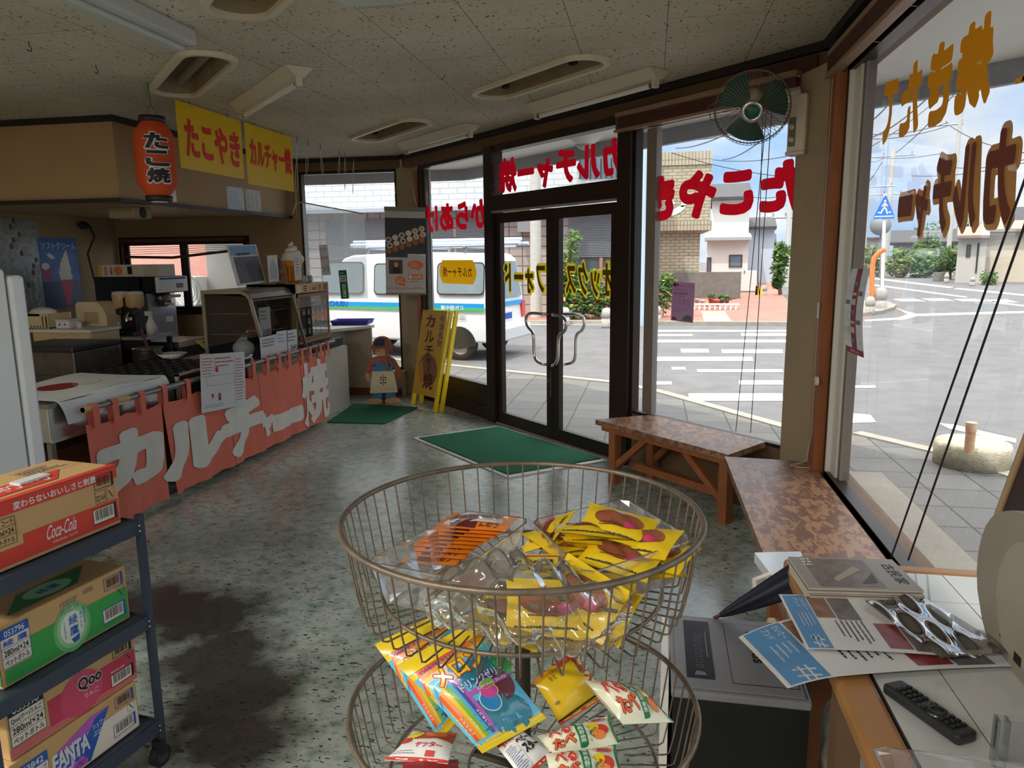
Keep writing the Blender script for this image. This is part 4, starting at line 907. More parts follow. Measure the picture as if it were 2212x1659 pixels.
upole(1697, 620, 440, 'utility pole beside the slim street tree', .14, ((470, .7),))
# overhead wires
WIRE = mat('wire', (70, 74, 80), .6)
def wire(p, q, d1, d2, sag=.14, r=.016):
	a_ = CP + ray(*p) * d1; b_ = CP + ray(*q) * d2; pts = [a_.lerp(b_, k / 10) - Vector((0, 0, sag * 4 * (k / 10) * (1 - k / 10))) for k in range(11)]
	m = MB(WIRE); m.tube(pts, r, n=4, caps=False); tag(m.build('overhead_wire'), 'thin dark overhead wire against the pale sky', 'wire', 'overhead wires')
for p, q, d1, d2 in (((1866, 290), (2048, 265), 26, 26), ((1866, 300), (2048, 272), 26, 26), ((1866, 325), (2046, 195), 22, 26), ((1868, 338), (2040, 330), 32, 28), ((1868, 345), (1910, 340), 30, 34), ((1866, 270), (1960, 170), 20, 14), ((1866, 303), (2000, 215), 22, 18), ((1935, 330), (2060, 205), 30, 26),
					 ((2050, 200), (2205, 130), 26, 16), ((2050, 210), (2205, 145), 26, 16), ((2050, 270), (2212, 330), 26, 18), ((2048, 360), (2212, 345), 28, 22), ((1970, 380), (2212, 352), 30, 22), ((1862, 405), (1905, 350), 34, 30),
					 ((1450, 305), (1735, 255), 26, 20), ((1540, 345), (1735, 330), 28, 22), ((1450, 330), (1735, 385), 24, 24), ((1460, 320), (1640, 250), 22, 12), ((1560, 345), (1660, 290), 26, 18), ((1620, 425), (1735, 410), 30, 26)):
	wire(p, q, d1, d2)
# houses and hedges beyond the junction
house('cream house with brown tiled roof at the right of the far corner', 2118, 2300, 478, 502, 609, mat('house_cream', (190, 180, 162), .7), 5, roofm=mat('roof_brown', (136, 120, 112), .7), deep=9)
house('grey-walled house entrance left of the cream house', 2062, 2124, 490, 515, 611, mat('house_grey', (176, 172, 166), .7), 6, win=((2086, 528, 2098, 556), (2106, 525, 2116, 590)), roofm=mat('roof_brown', (136, 120, 112), .7), deep=2)
house('long low grey-roofed house beyond the hedge', 1925, 2060, 498, 528, 594, mat('house_pale', (170, 174, 174), .7), 7, roofm=ROOFT, deep=10)
house('grey-roofed house farthest right behind the cream house', 2175, 2290, 448, 485, 585, mat('house_pale', (170, 174, 174), .7), 8)
house('white flat block far behind the orange pipe', 1862, 1898, 512, 518, 588, WHW, 12)
def hedge(label, px0, px1, pyb, pyt, seed, n=900, sz=.2, name='hedge', trunk=False):
	b = gp((px0 + px1) / 2, pyb); l, r_, t = up(px0, pyb, b), up(px1, pyb, b), up((px0 + px1) / 2, pyt, b); W_ = (r_ - l).length; H_ = t.z - G
	if trunk: bush(name, 'tree', label, [((b.x, b.y, G + H_ * .62), (W_ / 2, W_ / 2, H_ * .4))], n, sz, seed, trunk=[tuple(b), (b.x, b.y, G + H_ * .6)])
	else:
		k = max(2, int(W_ / H_ / .8)); bush(name, 'hedge', label, [(tuple(l.lerp(r_, (i + .5) / k) + Vector((0, 0, H_ * .5))), (W_ / k * .62, H_ * .6, H_ * .55)) for i in range(k)], n // k, sz, seed)
hedge('trimmed green hedge beyond the zebra stripes', 1918, 2010, 600, 538, 31)
hedge('dark green shrub under the big street trees', 1985, 2050, 597, 560, 32, 500)
hedge('tall leafy tree in front of the grey-roofed house', 1965, 2030, 598, 505, 33, 700, .2, 'leafy_tree', True)
hedge('young tree in a tub at the far kerb', 2018, 2085, 604, 532, 34, 600, .15, 'tub_tree', True)
hedge('green trees behind the far houses', 1970, 2130, 570, 478, 35, 1200, .35, 'tree_row')
hedge('bushes at the left behind the orange pipe', 1860, 1900, 598, 530, 36, 400, .2)
hedge('light green shrub by the far banner', 2118, 2150, 616, 585, 37, 260, .1)
b = gp(2028, 608); q = MB(CONC); q.cyl(.35, 0, .55, M=T(b.x, b.y, G), n=8); tag(q.build('tree_tub'), 'grey square tub at the foot of the young tree', 'planter')
q = MB(mat('banner_pink', (240, 130, 170), .6, c2=(250, 220, 232), nscale=1.5, trans=.4)); b = gp(2166, 607); q2 = MB(WHITE); rt = thing('shop_banner', 'pink vertical banner on a thin pole before the cream house', 'banner', tuple(b))
l, t = up(2146, 589, b), up(2164, 532, b); q.box((0, 0, 0), ((t - l).xy.length, .01, t.z - l.z), M=T(l.x, l.y, l.z) @ RZ(-.25)); q.build('cloth', rt); q2.tube([b, up(2168, 525, b)], .03, n=6); q2.build('pole', rt)
# concrete base with a pipe stub near the glass
b = gp(2097, 1008); rt = thing('concrete_base', 'round concrete base with a rusty pipe stub outside the big window', 'sign base', (b.x, b.y, G + .02)); l, r_ = gp(2012, 1000), gp(2180, 1010); rr = (r_ - l).length / 2 * .98
q = MB(mat('rough_concrete', (176, 168, 148), .9, noise=.3, nscale=10, bump=.8, bscale=70)); q.lathe([(.001, 0), (rr, 0), (rr, .17), (rr * .95, .20), (.001, .21)], n=40, M=T(b.x, b.y, G + .02)); q.build('base', rt)
q = MB(mat('rusty_pipe', (206, 190, 160), .6, c2=(176, 110, 60), nscale=7)); c_ = onZ(2093, 975, G + .22); q.cyl(.036, 0, .245, M=T(c_.x, c_.y, G + .21), n=16); q.cyl(.041, .17, .245, M=T(c_.x, c_.y, G + .212), n=16); q.build('pipe_stub', rt)
# behind the kitchen window
q = MB(mat('pink_wall', (214, 160, 146), .8, noise=.08)); q.box((-9.5, 9.9, G), (-5.62, 10.1, 3.6)); S(q.build('wall_neighbour'))
q = MB(mat('pale_cladding', (206, 206, 200), .7)); q.box((-6.18, 9.55, G), (-5.3, 9.7, 3.4)); S(q.build('wall_passage'))
a = onY(375, 600, 9.5); c = onY(425, 658, 9.5); rt = thing('outdoor_unit', 'white air conditioner unit outside the kitchen window', 'air conditioner', ((a.x + c.x) / 2, 9.4, G))
q = MB(mat('ac_white', (226, 226, 220), .5)); q.box((a.x, 9.3, c.z), (c.x + .15, 9.6, a.z + .02), bev=.015); q.build('casing', rt)
q = MB(mat('ac_grille', (176, 178, 176), .5)); q.lathe([(.2, 0), (.22, .012), (.24, 0)], n=28, M=T(a.x + .32, 9.3, (a.z + c.z) / 2) @ RX(pi / 2))
for k in range(4): q.lathe([(.04 + .04 * k, 0), (.045 + .04 * k, .006), (.05 + .04 * k, 0)], n=20, M=T(a.x + .32, 9.3, (a.z + c.z) / 2) @ RX(pi / 2))
q.build('fan_grille', rt); q = MB(CONC); q.box((a.x, 9.25, G), (c.x + .15, 9.65, c.z)); q.build('stand', rt)
# porch light under the eaves
p_ = onZ(1263, 296, CZ - .03); rt = thing('porch_light', 'round white porch light under the eaves above the door', 'porch light', (p_.x, p_.y, CZ - .03))
q = MB(WHITE); q.lathe([(.16, 0), (.15, -.02), (.10, -.05), (.09, -.07)], n=24, M=T(p_.x, p_.y, CZ - .03)); q.build('rim', rt); q = MB(LWC); q.ball((p_.x, p_.y, CZ - .09), .08, sq=(1, 1, .7)); q.build('globe', rt)
# ================================================================ counter side
def pf(tl, tr, br, bl):
	"""frame of a roughly rectangular sheet: x to the right, y up, z to the viewer"""
	w = ((tr - tl).length + (br - bl).length) / 2; h = ((tl - bl).length + (tr - br).length) / 2
	return frame(bl, (br - bl) + (tr - tl), (tl - bl) + (tr - br)), w, h
def sheet(name, label, cat, tl, tr, br, bl, th=.0015, mt=None, deco=None, group=None, bend=0.0):
	M, w, h = pf(tl, tr, br, bl); q = MB(mt or PAPER)
	if bend:
		q.grid(lambda u, v: (u * w, v * h, bend * 4 * v * (1 - v) * h), 2, 10, M=M); q.grid(lambda u, v: (u * w, v * h, bend * 4 * v * (1 - v) * h - th), 2, 10, M=M)
	else: q.box((0, 0, -th), (w, h, 0), M=M)
	if deco: deco(q, w, h, M)
	return tag(q.build(name), label, cat, group)
CORAL = mat('coral_cloth', (236, 126, 102), .85, noise=.08, nscale=3, trans=.12); CREAM = mat('cream_print', (228, 222, 208), .85, noise=.06, nscale=9, trans=.05)
RX_, RZ_ = -3.05, .745
ry0, ry1 = onX(178, 884, RX_).y, onX(722, 744, RX_).y
rt = thing('curtain_rod', 'grey metal rod running along the counter front, holding the coral curtain', 'curtain rod', (RX_, ry0, 0))
q = MB(mat('rod_grey', (140, 140, 138), .35, metal=.7)); q.tube([(RX_, ry0, RZ_), (RX_, ry1, RZ_)], .0165, n=14); q.build('rod', rt)
q = MB(mat('tape_tan', (206, 170, 112), .5)); q.tube([(RX_, ry0, RZ_), (RX_, ry0 + .06, RZ_)], .0185, n=14); q.build('tape_wrap', rt); q = MB(MATS['tape_tan']); q.tube([(RX_, ry0 + .26, RZ_), (RX_, ry0 + .36, RZ_)], .0185, n=14); q.build('tape_wrap', rt)
for yy in (ry0 + .15, 5.1, 6.5):
	q = MB(STEEL); q.box((RX_ - .11, yy - .012, RZ_ - .005), (RX_ + .005, yy + .012, RZ_ + .005)); q.build('bracket', rt)
# noren: panels that hang from the rod by loops
no = thing('shop_curtain', 'coral cloth curtain with big cream lettering along the counter front', 'shop curtain', (RX_, (ry0 + ry1) / 2, 0))
ya = lambda px, py: onX(px, py, RX_).y
PB = [ya(188, 960), ya(357, 960), ya(497, 930), ya(563, 900), ya(652, 870), ya(708, 850)]
def nor(y, z): # cloth surface: how far it stands from the rod plane
	k = (RZ_ - .09 - z) / .66
	return RX_ + .012 * sin(y * 17 + .6) * (.25 + k) + .008 * sin(y * 41) * k + .018 * max(0, k) 
LET = []
for i in range(5):
	y0_, y1_ = PB[i] + .004, PB[i + 1] - .004
	q = MB(CORAL); zt = RZ_ - .085
	def top(y): 
		return zt - .02 * abs(sin((y - y0_) / (y1_ - y0_) * pi * max(2, round((y1_ - y0_) / .30))))
	def fn(u, v):
		y = y0_ + (y1_ - y0_) * u; z = .035 + (top(y) - .035) * v
		if i == 1: y += -.03 * (1 - v) * (1 - u) * 0 + .035 * (1 - v) * (1 - u)
		if i == 0: y -= .035 * (1 - v) * u
		return (nor(y, z), y, z)
	q.grid(fn, 36, 16); q.build('cloth_panel', no)
tabs = [(200, 855), (243, 850), (302, 838), (351, 828), (402, 818), (448, 808), (516, 797), (545, 790), (575, 783), (601, 777), (622, 772), (650, 765), (668, 760), (690, 755), (706, 750)]
for px, py in tabs:
	y = ya(px, py + 25); q = MB(CORAL)
	pts = [(RX_ + .021, RZ_ - .12), (RX_ + .022, RZ_), (RX_ + .014, RZ_ + .018), (RX_, RZ_ + .022), (RX_ - .014, RZ_ + .018), (RX_ - .022, RZ_), (RX_ - .016, RZ_ - .12)]
	w_ = .024
	q.add([(a, y - w_, b) for a, b in pts] + [(a, y + w_, b) for a, b in pts], [(k, k + 1, len(pts) + k + 1, len(pts) + k) for k in range(len(pts) - 1)], smooth=True); q.build('hanging_loop', no)
q = MB(CREAM)
def nlet(ch, pa, pb, bold=.07):
	"""letter between two pixel corners (bottom left, top right) on the cloth"""
	a, b = onX(*pa, RX_), onX(*pb, RX_); zb = max(a.z, .05)
	M = Matrix(((0, 0, 1, RX_), (1, 0, 0, 0), (0, 1, 0, 0), (0, 0, 0, 1)))
	q.text(ch, a.y, zb, b.y, b.z, M=M, bold=bold, maxlen=.03, warp=lambda p: (p.x, p.y, nor(p.x, p.y) - RX_ + .006))
nlet('カ', (214, 1085), (345, 903), .13); nlet('ル', (348, 1050), (480, 878), .13); nlet('チ', (482, 1000), (563, 848), .12); nlet('ャ', (561, 950), (588, 885), .11); nlet('ー', (588, 935), (649, 872), .09); nlet('焼', (653, 942), (706, 768), .05)
q.build('cream_lettering', no)
# handwritten menu sheet taped over the curtain
def deco(q, w, h, M):
	q.ring(.01, h * .62, w * .28, h * .97, .0015, INKR, M, .001); q.scribble(.02, h * .64, w * .26, h * .95, 6, INKR, M, .001, .35, 2)
	q.ring(w * .12, h * .45, w * .75, h * .62, .002, INKG, M, .001); q.scribble(w * .3, h * .75, w * .72, h * .95, 3, INKR, M, .001, .4, 5); q.disc(w * .34, h * .72, .02, .02, .001, INKR, M)
	q.scribble(w * .78, h * .1, w * .97, h * .9, 15, INKR, M, .001, .3, 8); q.rect(w * .36, h * .2, w * .42, h * .3, .001, INKR, M); q.rect(w * .36, h * .17, w * .42, h * .22, .0012, INKB, M); q.poly([(w * .2, h * .3), (w * .27, h * .3), (w * .24, h * .2)], .001, INKR, M); q.scribble(w * .05, h * .06, w * .6, h * .13, 2, INKG, M, .001, .3, 11); q.rect(w * .755, 0.02, w * .76, h * .95, .001, INKG, M)
P4 = [onX(*p, RX_ + .05) for p in ((406, 779), (512, 765), (526, 880), (436, 893))]
sheet('menu_sheet', 'handwritten drawing sheet taped over the middle of the coral curtain', 'paper', *P4, deco=deco)
# left stainless worktop with paper over it
FX = -3.13
ct0, ct1 = onX(97, 842, FX).y, onX(345, 800, FX).y
rt = thing('stainless_counter', 'stainless steel counter unit with a dented front, left end of the counter', 'counter', (-3.6, (ct0 + ct1) / 2, 0))
zb = onX(112, 958, FX).z
q = MB(STEEL); q.box((-4.1, ct0, zb), (FX, ct1, .80), bev=.006); q.box((FX - .001, ct0, zb), (FX + .012, ct1, zb + .02)); q.build('body', rt)
q = MB(STEELD); q.box((-4.1, ct0 - .005, .78), (FX + .012, ct1, .805)); q.box((-4.08, ct0, zb - .09), (-4.05, ct0 + .03, zb)); q.build('rim', rt)
for (x_, y_) in ((-4.08, ct0 + .02), (FX - .05, ct0 + .02), (-4.08, ct1 - .05), (FX - .05, ct1 - .05)):
	q = MB(STEELD); q.box((x_, y_, 0), (x_ + .03, y_ + .03, zb)); q.build('leg', rt)
q = MB(mat('crate_brown', (96, 62, 34), .7, noise=.3)); q.box((-3.9, ct0 + .15, 0), (-3.35, ct1 - .2, zb - .12)); tag(q.build('wooden_crate'), 'brown wooden crate in the dark under the stainless counter', 'crate')
def fn(u, v):
	y = ct0 + .05 + (ct1 - ct0 - .02) * u; s_ = v * .95
	if s_ < .62: return (-3.75 + s_, y, .812 + .006 * sin(9 * u + 5 * v))
	k = min(1, (s_ - .62) / .33); a_ = k * 1.35
	return (-3.13 + .045 * sin(a_), y + .03 * (1 - u) * k, .812 + .006 * sin(9 * u + 5 * .65) - (.17 - .06 * u) * (1 - cos(a_)))
q = MB(mat('counter_paper', (218, 222, 220), .7, noise=.08, nscale=5)); q.grid(fn, 14, 20)
V_ = mat('violet_mark', (92, 70, 170), .6); RD_ = mat('sauce_red', (150, 40, 34), .5)
for k in range(7):
	u0 = .42 + .035 * k; v0 = .62 + .02 * (k % 2); a_, b_ = Vector(fn(u0, v0)), Vector(fn(u0 + .10, v0 + .17)); n_ = Vector((.003, 0, .004)); q.add([a_ + n_, a_ + n_ + Vector((0, .006, 0)), b_ + n_ + Vector((0, .006, 0)), b_ + n_], [(0, 1, 2, 3)], V_)
q.add([Vector(fn(.45 + .13 * cos(t), .28 + .12 * sin(t))) + Vector((0, 0, .003)) for t in [k * pi / 6 for k in range(12)]], [tuple(range(12))], RD_)
q.add([Vector(fn(.6 + .1 * cos(t), .38 + .07 * sin(t))) + Vector((0, 0, .003)) for t in [k * pi / 6 for k in range(12)]], [tuple(range(12))], PAPER)
tag(q.build('counter_paper'), 'large pale paper sheet draped over the stainless counter edge', 'paper')
# griddle unit
g0, g1 = ct1 + .02, onX(548, 790, FX).y
rt = thing('griddle_unit', 'low metal griddle unit with round batter moulds behind the curtain', 'griddle', (-3.6, (g0 + g1) / 2, 0))
q = MB(STEELD); q.box((-4.2, g0, .1), (FX - .03, g1, .70)); q.build('body', rt)
q = MB(mat('frame_edge', (206, 202, 190), .4, metal=.4)); ym = onX(382, 800, FX).y
for a_, b_, c_, d_ in ((g0, .70, g0 + .02, .78), (ym, .62, ym + .02, .79), (g1 - .02, .55, g1, .80), (ym, .775, g1, .79), (g0, .70, ym, .715)): q.box((FX - .02, a_, b_), (FX, c_, d_))
q.build('front_frame', rt)
q = MB(mat('dark_panel', (66, 54, 46), .4, metal=.4)); q.box((FX - .03, ym + .02, .62), (FX - .015, g1 - .02, .775)); q.build('front_panel', rt)
IRON = mat('cast_iron', (38, 36, 36), .45, metal=.4); q = MB(IRON); x0_, x1_, yy0, yy1 = -4.15, -3.2, g0 + .05, g1 + .15
q.box((x0_, yy0, .70), (x1_, yy1, .715)); nx, ny = 9, 10
for i in range(nx):
	for j in range(ny):
		cx, cy = x0_ + (i + .5) * (x1_ - x0_) / nx, yy0 + (j + .5) * (yy1 - yy0) / ny; q.lathe([(.042, .715), (.044, .735), (.036, .735), (.026, .722), (.001, .718)], n=10, M=T(cx, cy, 0))
q.build('mould_plate', rt)
# plain counter body below the cases
q = MB(mat('counter_white', (196, 190, 176), .5, noise=.08)); q.box((-3.85, g1 + .02, 0), (-3.16, 7.30, .64)); tag(q.build('display_counter'), 'pale counter base under the two glass display cases', 'counter')
# glass warmer case
CG = glass('case_glass', (236, 238, 236), .05); AL2 = mat('case_alu', (168, 162, 152), .32, metal=.8)
c0, c1 = onX(552, 660, -3.33).y, onX(628, 640, -3.40).y
rt = thing('warmer_case', 'steel and glass display case with a rounded top, beside the griddle', 'display case', (-3.6, (c0 + c1) / 2, .64))
zt = onX(545, 632, -3.38).z + .02
prof = [(-3.24, .66), (-3.37, zt - .07), (-3.40, zt - .03), (-3.46, zt), (-3.84, zt), (-3.84, .66)]
q = MB(AL2)
for yy in (c0, c1 - .02):
	for a_, b_ in zip(prof, prof[1:] + prof[:1]):
		d_ = Vector((b_[0] - a_[0], 0, b_[1] - a_[1])); n_ = Vector((d_.z, 0, -d_.x)).normalized() * .028
		q.add([(a_[0], yy, a_[1]), (b_[0], yy, b_[1]), (b_[0] + n_.x * -1, yy, b_[1] - n_.z), (a_[0] - n_.x, yy, a_[1] - n_.z), (a_[0], yy + .02, a_[1]), (b_[0], yy + .02, b_[1]), (b_[0] - n_.x, yy + .02, b_[1] - n_.z), (a_[0] - n_.x, yy + .02, a_[1] - n_.z)], [(0, 1, 2, 3), (7, 6, 5, 4), (0, 4, 5, 1), (3, 2, 6, 7)])
q.box((-3.84, c0, .64), (-3.22, c1, .68)); q.build('frame', rt)
q = MB(AL2); tp = prof[1:5]; n = len(tp)
q.add([(x, c0 - .004, z) for x, z in tp] + [(x, c1 + .004, z) for x, z in tp] + [(x, c0 - .004, z - .03) for x, z in tp] + [(x, c1 + .004, z - .03) for x, z in tp], [(k, k + 1, n + k + 1, n + k) for k in range(n - 1)] + [(2 * n + k, 3 * n + k, 3 * n + k + 1, 2 * n + k + 1) for k in range(n - 1)] + [(k, 2 * n + k, 2 * n + k + 1, k + 1) for k in range(n - 1)] + [(n + k, n + k + 1, 3 * n + k + 1, 3 * n + k) for k in range(n - 1)], smooth=False); q.build('hood', rt)
q = MB(CG); q.add([(-3.245, c0 + .02, .68), (-3.245, c1 - .02, .68), (-3.372, c1 - .02, zt - .09), (-3.372, c0 + .02, zt - .09)], [(0, 1, 2, 3)]); q.build('front_glass', rt)
q = MB(CG); q.add([(-3.27, c0 + .01, .68), (-3.39, c0 + .01, zt - .06), (-3.82, c0 + .01, zt - .03), (-3.82, c0 + .01, .68)], [(0, 1, 2, 3)]); q.build('side_glass', rt)
for zz in (.90, 1.08):
	q = MB(STEELD); q.box((-3.80, c0 + .02, zz), (-3.42, c1 - .02, zz + .008)); q.build('shelf', rt)
q = MB(mat('case_back_shade', (46, 48, 46), .5)); q.box((-3.82, c1 - .03, .68), (-3.41, c1 - .022, zt - .05)); q.box((-3.835, c0 + .02, .68), (-3.825, c1 - .02, zt - .03)); q.build('back_panel', rt)  # back, plus a dark end sheet that puts the inner shade into colour
q = MB(mat('plastic_bag_white', (226, 228, 230), .4, trans=.3)); q.ball((-3.55, c0 + .13, .77), .09, sq=(1.1, .9, .95), sub=2); q.add([(-3.6, c0 + .08, .82), (-3.5, c0 + .1, .82), (-3.53, c0 + .2, .93), (-3.6, c0 + .18, .88)], [(0, 1, 2, 3)]); tag(q.build('plastic_bag'), 'crumpled white plastic bag inside the rounded glass case', 'bag')
q = MB(mat('tongs_red', (150, 40, 46), .5)); q.box((-3.55, c0 + .2, .912), (-3.4, c0 + .42, .93), M=T(0, 0, 0)); tag(q.build('serving_tongs'), 'dark red tongs lying on the shelf of the rounded case', 'tongs')
# price sheets standing against the cases
def price(label, tl, tr, br, bl, X, txt, col_, seed):
	P = [onX(*p, X) for p in (tl, tr, br, bl)]
	def deco(q, w, h, M):
		q.scribble(w * .1, h * .55, w * .9, h * .92, 3, col_, M, .001, .5, seed)
		for k, t in enumerate(txt): q.text(t, w * .3, h * (.06 + .2 * k), w * .92, h * (.22 + .2 * k), INKR if k % 2 == 0 else INK, M, .02, .001)
	sheet('price_card', label, 'price card', *P, deco=deco, group='price cards on the glass cases')
price('price card reading 150 inside the front glass of the rounded case', (554, 668), (577, 664), (588, 722), (563, 727), -3.36, ['150'], INKG, 1)
price('lowest left price sheet leaning on the counter rod', (560, 730), (596, 722), (600, 773), (565, 783), -3.15, ['180 230'], INKG, 2)
price('middle price sheet with pale blue drawing leaning on the counter rod', (586, 722), (611, 718), (622, 770), (600, 774), -3.15, ['200'], mat('pale_blue_ink', (130, 170, 210), .6), 3)
price('right price sheet with red prices leaning on the counter rod', (612, 718), (634, 714), (644, 766), (622, 771), -3.15, ['220', '260'], INKG, 4)
# second case with rows of price tags
d0, d1 = max(c1 + .012, onX(624, 620, -3.36).y), onX(708, 606, -3.36).y; zt2 = onX(665, 612, -3.36).z; zb2 = onX(635, 748, -3.36).z
rt = thing('heated_case', 'beige display case with a brown-framed front and rows of white tags', 'display case', (-3.6, (d0 + d1) / 2, zb2))
BEI = mat('case_beige', (206, 176, 122), .5, noise=.08); q = MB(BEI); fxx = -3.36
for a_, b_ in (((-3.85, d0, zb2), (fxx, d0 + .012, zt2)), ((-3.85, d1 - .012, zb2), (fxx, d1, zt2)), ((-3.85, d0, zt2 - .09), (fxx, d1, zt2)), ((-3.85, d0, zb2), (fxx, d1, zb2 + .03)), ((-3.85, d0, zb2), (-3.84, d1, zt2))): q.box(a_, b_)
q.build('body', rt)
MC = Matrix(((0, 0, 1, fxx), (1, 0, 0, d0), (0, 1, 0, zb2), (0, 0, 0, 1))); Wc, Hc = d1 - d0, zt2 - zb2
q = MB(mat('case_brown', (150, 104, 76), .5)); q.ring(.03, .03, Wc - .03, Hc - .10, .03, M=MC, z=.012); q.box((.03, .03, .0), (Wc - .03, .045, .03), M=MC); q.build('front_frame', rt)
q = MB(CG); q.rect(.06, .06, Wc - .06, Hc - .13, .008, M=MC); q.build('front_glass', rt)
q = MB(mat('tray_dark', (44, 46, 48), .5)); q.rect(.05, .05, Wc - .05, Hc - .24, -.05, M=MC); q.build('tray_back', rt)
q = MB(mat('bread_bags', (190, 176, 160), .4, noise=.3, nscale=18)); q.box((.06, Hc - .26, -.3), (Wc - .06, Hc - .14, -.06), M=MC); q.build('inner_shelf', rt)
for r in range(3):
	for c in range(6):
		if r == 1 and c == 1: continue
		q = MB(PAPER); x_ = .09 + c * (Wc - .2) / 5.3; y_ = .08 + r * (Hc - .36) / 2.3; q.rect(x_, y_, x_ + .055, y_ + .055, -.03, M=MC); q.rect(x_ + .008, y_ + .032, x_ + .047, y_ + .046, -.0295, INK, MC); q.rect(x_ + .012, y_ + .012, x_ + .04, y_ + .022, -.0295, INKG, MC); q.build('price_tag', rt)
q = MB(mat('decal_gold', (190, 150, 60), .5)); q.text('I♥OGI', Wc * .42, Hc - .075, Wc * .62, Hc - .035, INKR, MC, .03, .003); q.rect(.04, Hc - .08, .13, Hc - .02, .002, PAPER, MC); q.rect(Wc - .12, Hc - .08, Wc - .03, Hc - .015, .002, mat('decal_maroon', (140, 50, 66), .5), MC)
for k in range(3):
	for x_ in (.18, Wc - .24): q.rect(x_, Hc - .075 + k * .022, x_ + .07, Hc - .066 + k * .022, .002, BLACK, MC)
q.build('front_decals', rt)
q = MB(BLACK); q.box((-3.8, d0 + .04, .64), (-3.22, d1 - .005, zb2)); tag(q.build('case_plinth'), 'black plinth under the beige display case', 'plinth')
# things on top of the cases
def sc_deco(q, w, h, M):
	q.rect(w * .05, h * .75, w * .95, h * .97, .001, mat('card_blue', (120, 160, 200), .5), M); q.rect(w * .1, h * .05, w * .95, h * .7, .001, mat('card_photo', (96, 100, 106), .3, noise=.5, nscale=40), M); q.scribble(w * .2, h * .72, w * .9, h * .82, 1, INK, M, .002, .6, 4)
P4 = [onX(*p, -3.62) for p in ((470, 548), (533, 542), (566, 612), (500, 618))]; P4[2] = P4[2] + Vector((.06, 0, 0)); P4[3] = P4[3] + Vector((.06, 0, 0))
sheet('menu_card', 'large plastic-covered menu card leaning on top of the rounded case', 'menu card', *P4, th=.006, deco=sc_deco)
P4 = [onX(*p, -3.5) for p in ((566, 555), (589, 555), (602, 606), (582, 610))]
sheet('photo_card', 'white photo card standing left of the brown cookie on the beige case', 'card', *P4, th=.004, deco=lambda q, w, h, M: (q.rect(w * .12, h * .1, w * .88, h * .5, .001, mat('card_grey', (170, 172, 176), .4), M), q.poly([(w * .12, h * .5), (w * .88, h * .5), (w * .5, h * .9)], .001, mat('card_grey', (170, 172, 176), .4), M)))
c_ = onX(604, 582, -3.52); rt = thing('cookie_stand', 'round dark brown cookie on a small stand on the beige case', 'ornament', (c_.x, c_.y, zt2))
Mk = frame(c_, (0, 1, 0), (0, 0, 1)); q = MB(mat('cookie_brown', (86, 46, 34), .6)); q.lathe([(.001, .012), (.045, .012), (.055, .004), (.055, -.01), (.001, -.01)], n=28, M=Mk @ Matrix.Scale(1.75, 4, (0, 1, 0))); q.build('cookie', rt)
q = MB(mat('cookie_dots', (206, 190, 176), .6)); rg = random.Random(5)
for k in range(16): a_, r_ = rg.random() * 6.28, .045 * sqrt(rg.random()); q.disc(r_ * cos(a_), r_ * sin(a_) * 1.75, .004, .005, .014, M=Mk, n=8)
q.build('dots', rt); q = MB(BLACK); q.box((c_.x - .03, c_.y - .035, zt2), (c_.x + .03, c_.y + .035, zt2 + .012)); q.build('stand', rt)
# soft-cream ornament
c_ = onX(634, 600, -3.6); s0 = zt2; rt = thing('soft_cream_ornament', 'large plastic soft ice cream cone ornament on the beige case', 'ornament', (c_.x, c_.y, s0))
k = (onX(634, 520, -3.6).z - s0) / .46
q = MB(mat('cone_orange', (226, 150, 62), .5)); q.lathe([(.001, 0), (.055 * k, 0), (.075 * k, .17 * k), (.10 * k, .17 * k), (.105 * k, .24 * k), (.08 * k, .24 * k)], n=24, M=T(c_.x, c_.y, s0))
for j in range(6): a_ = j * pi / 3; q.box((-.006, .07 * k, .02), (.006, .083 * k, .17 * k), M=T(c_.x, c_.y, s0) @ RZ(a_))
q.build('cone', rt)
q = MB(mat('cream_white', (232, 228, 214), .45)); pts = []; rs = []
for j in range(81):
	t_ = j / 80; a_ = t_ * 2 * pi * 3.2; rr = .075 * k * (1 - t_) ** .8; pts.append((c_.x + rr * cos(a_), c_.y + rr * sin(a_), s0 + (.255 + .19 * t_) * k)); rs.append(.055 * k * (1 - t_ * .82))
q.tube(pts, rs, n=12); q.lathe([(.001, .235 * k), (.115 * k, .24 * k), (.12 * k, .27 * k), (.09 * k, .31 * k), (.001, .31 * k)], n=24, M=T(c_.x, c_.y, s0)); q.build('swirl', rt)
P4 = [onX(*p, -3.42) for p in ((622, 557), (638, 556), (652, 604), (638, 606))]; sheet('photo_card', 'tall white card leaning in front of the soft ice cream ornament', 'card', *P4, th=.003, deco=lambda q, w, h, M: q.scribble(w * .2, h * .2, w * .8, h * .9, 6, INKG, M, .001, .3, 3))
for i, (px, lab) in enumerate(((657, 'left small paper cup sample by the ornament'), (668, 'right small paper cup sample by the ornament'))):
	c_ = onX(px, 605, -3.42); q = MB(mat('cup_clear', (214, 214, 210), .3, trans=.4)); q.lathe([(.001, 0), (.022, 0), (.028, .075), (.026, .075), (.02, .004), (.001, .004)], n=18, M=T(c_.x, c_.y, zt2)); q.disc(0, .038, .022, .028, .03, INKG, frame((c_.x, c_.y, zt2), (0, 1, 0), (0, 0, 1))); q.disc(0, .038, .019, .025, .0305, PAPER, frame((c_.x, c_.y, zt2), (0, 1, 0), (0, 0, 1)))
	tag(q.build('sample_cup'), lab, 'cup', 'small sample cups')
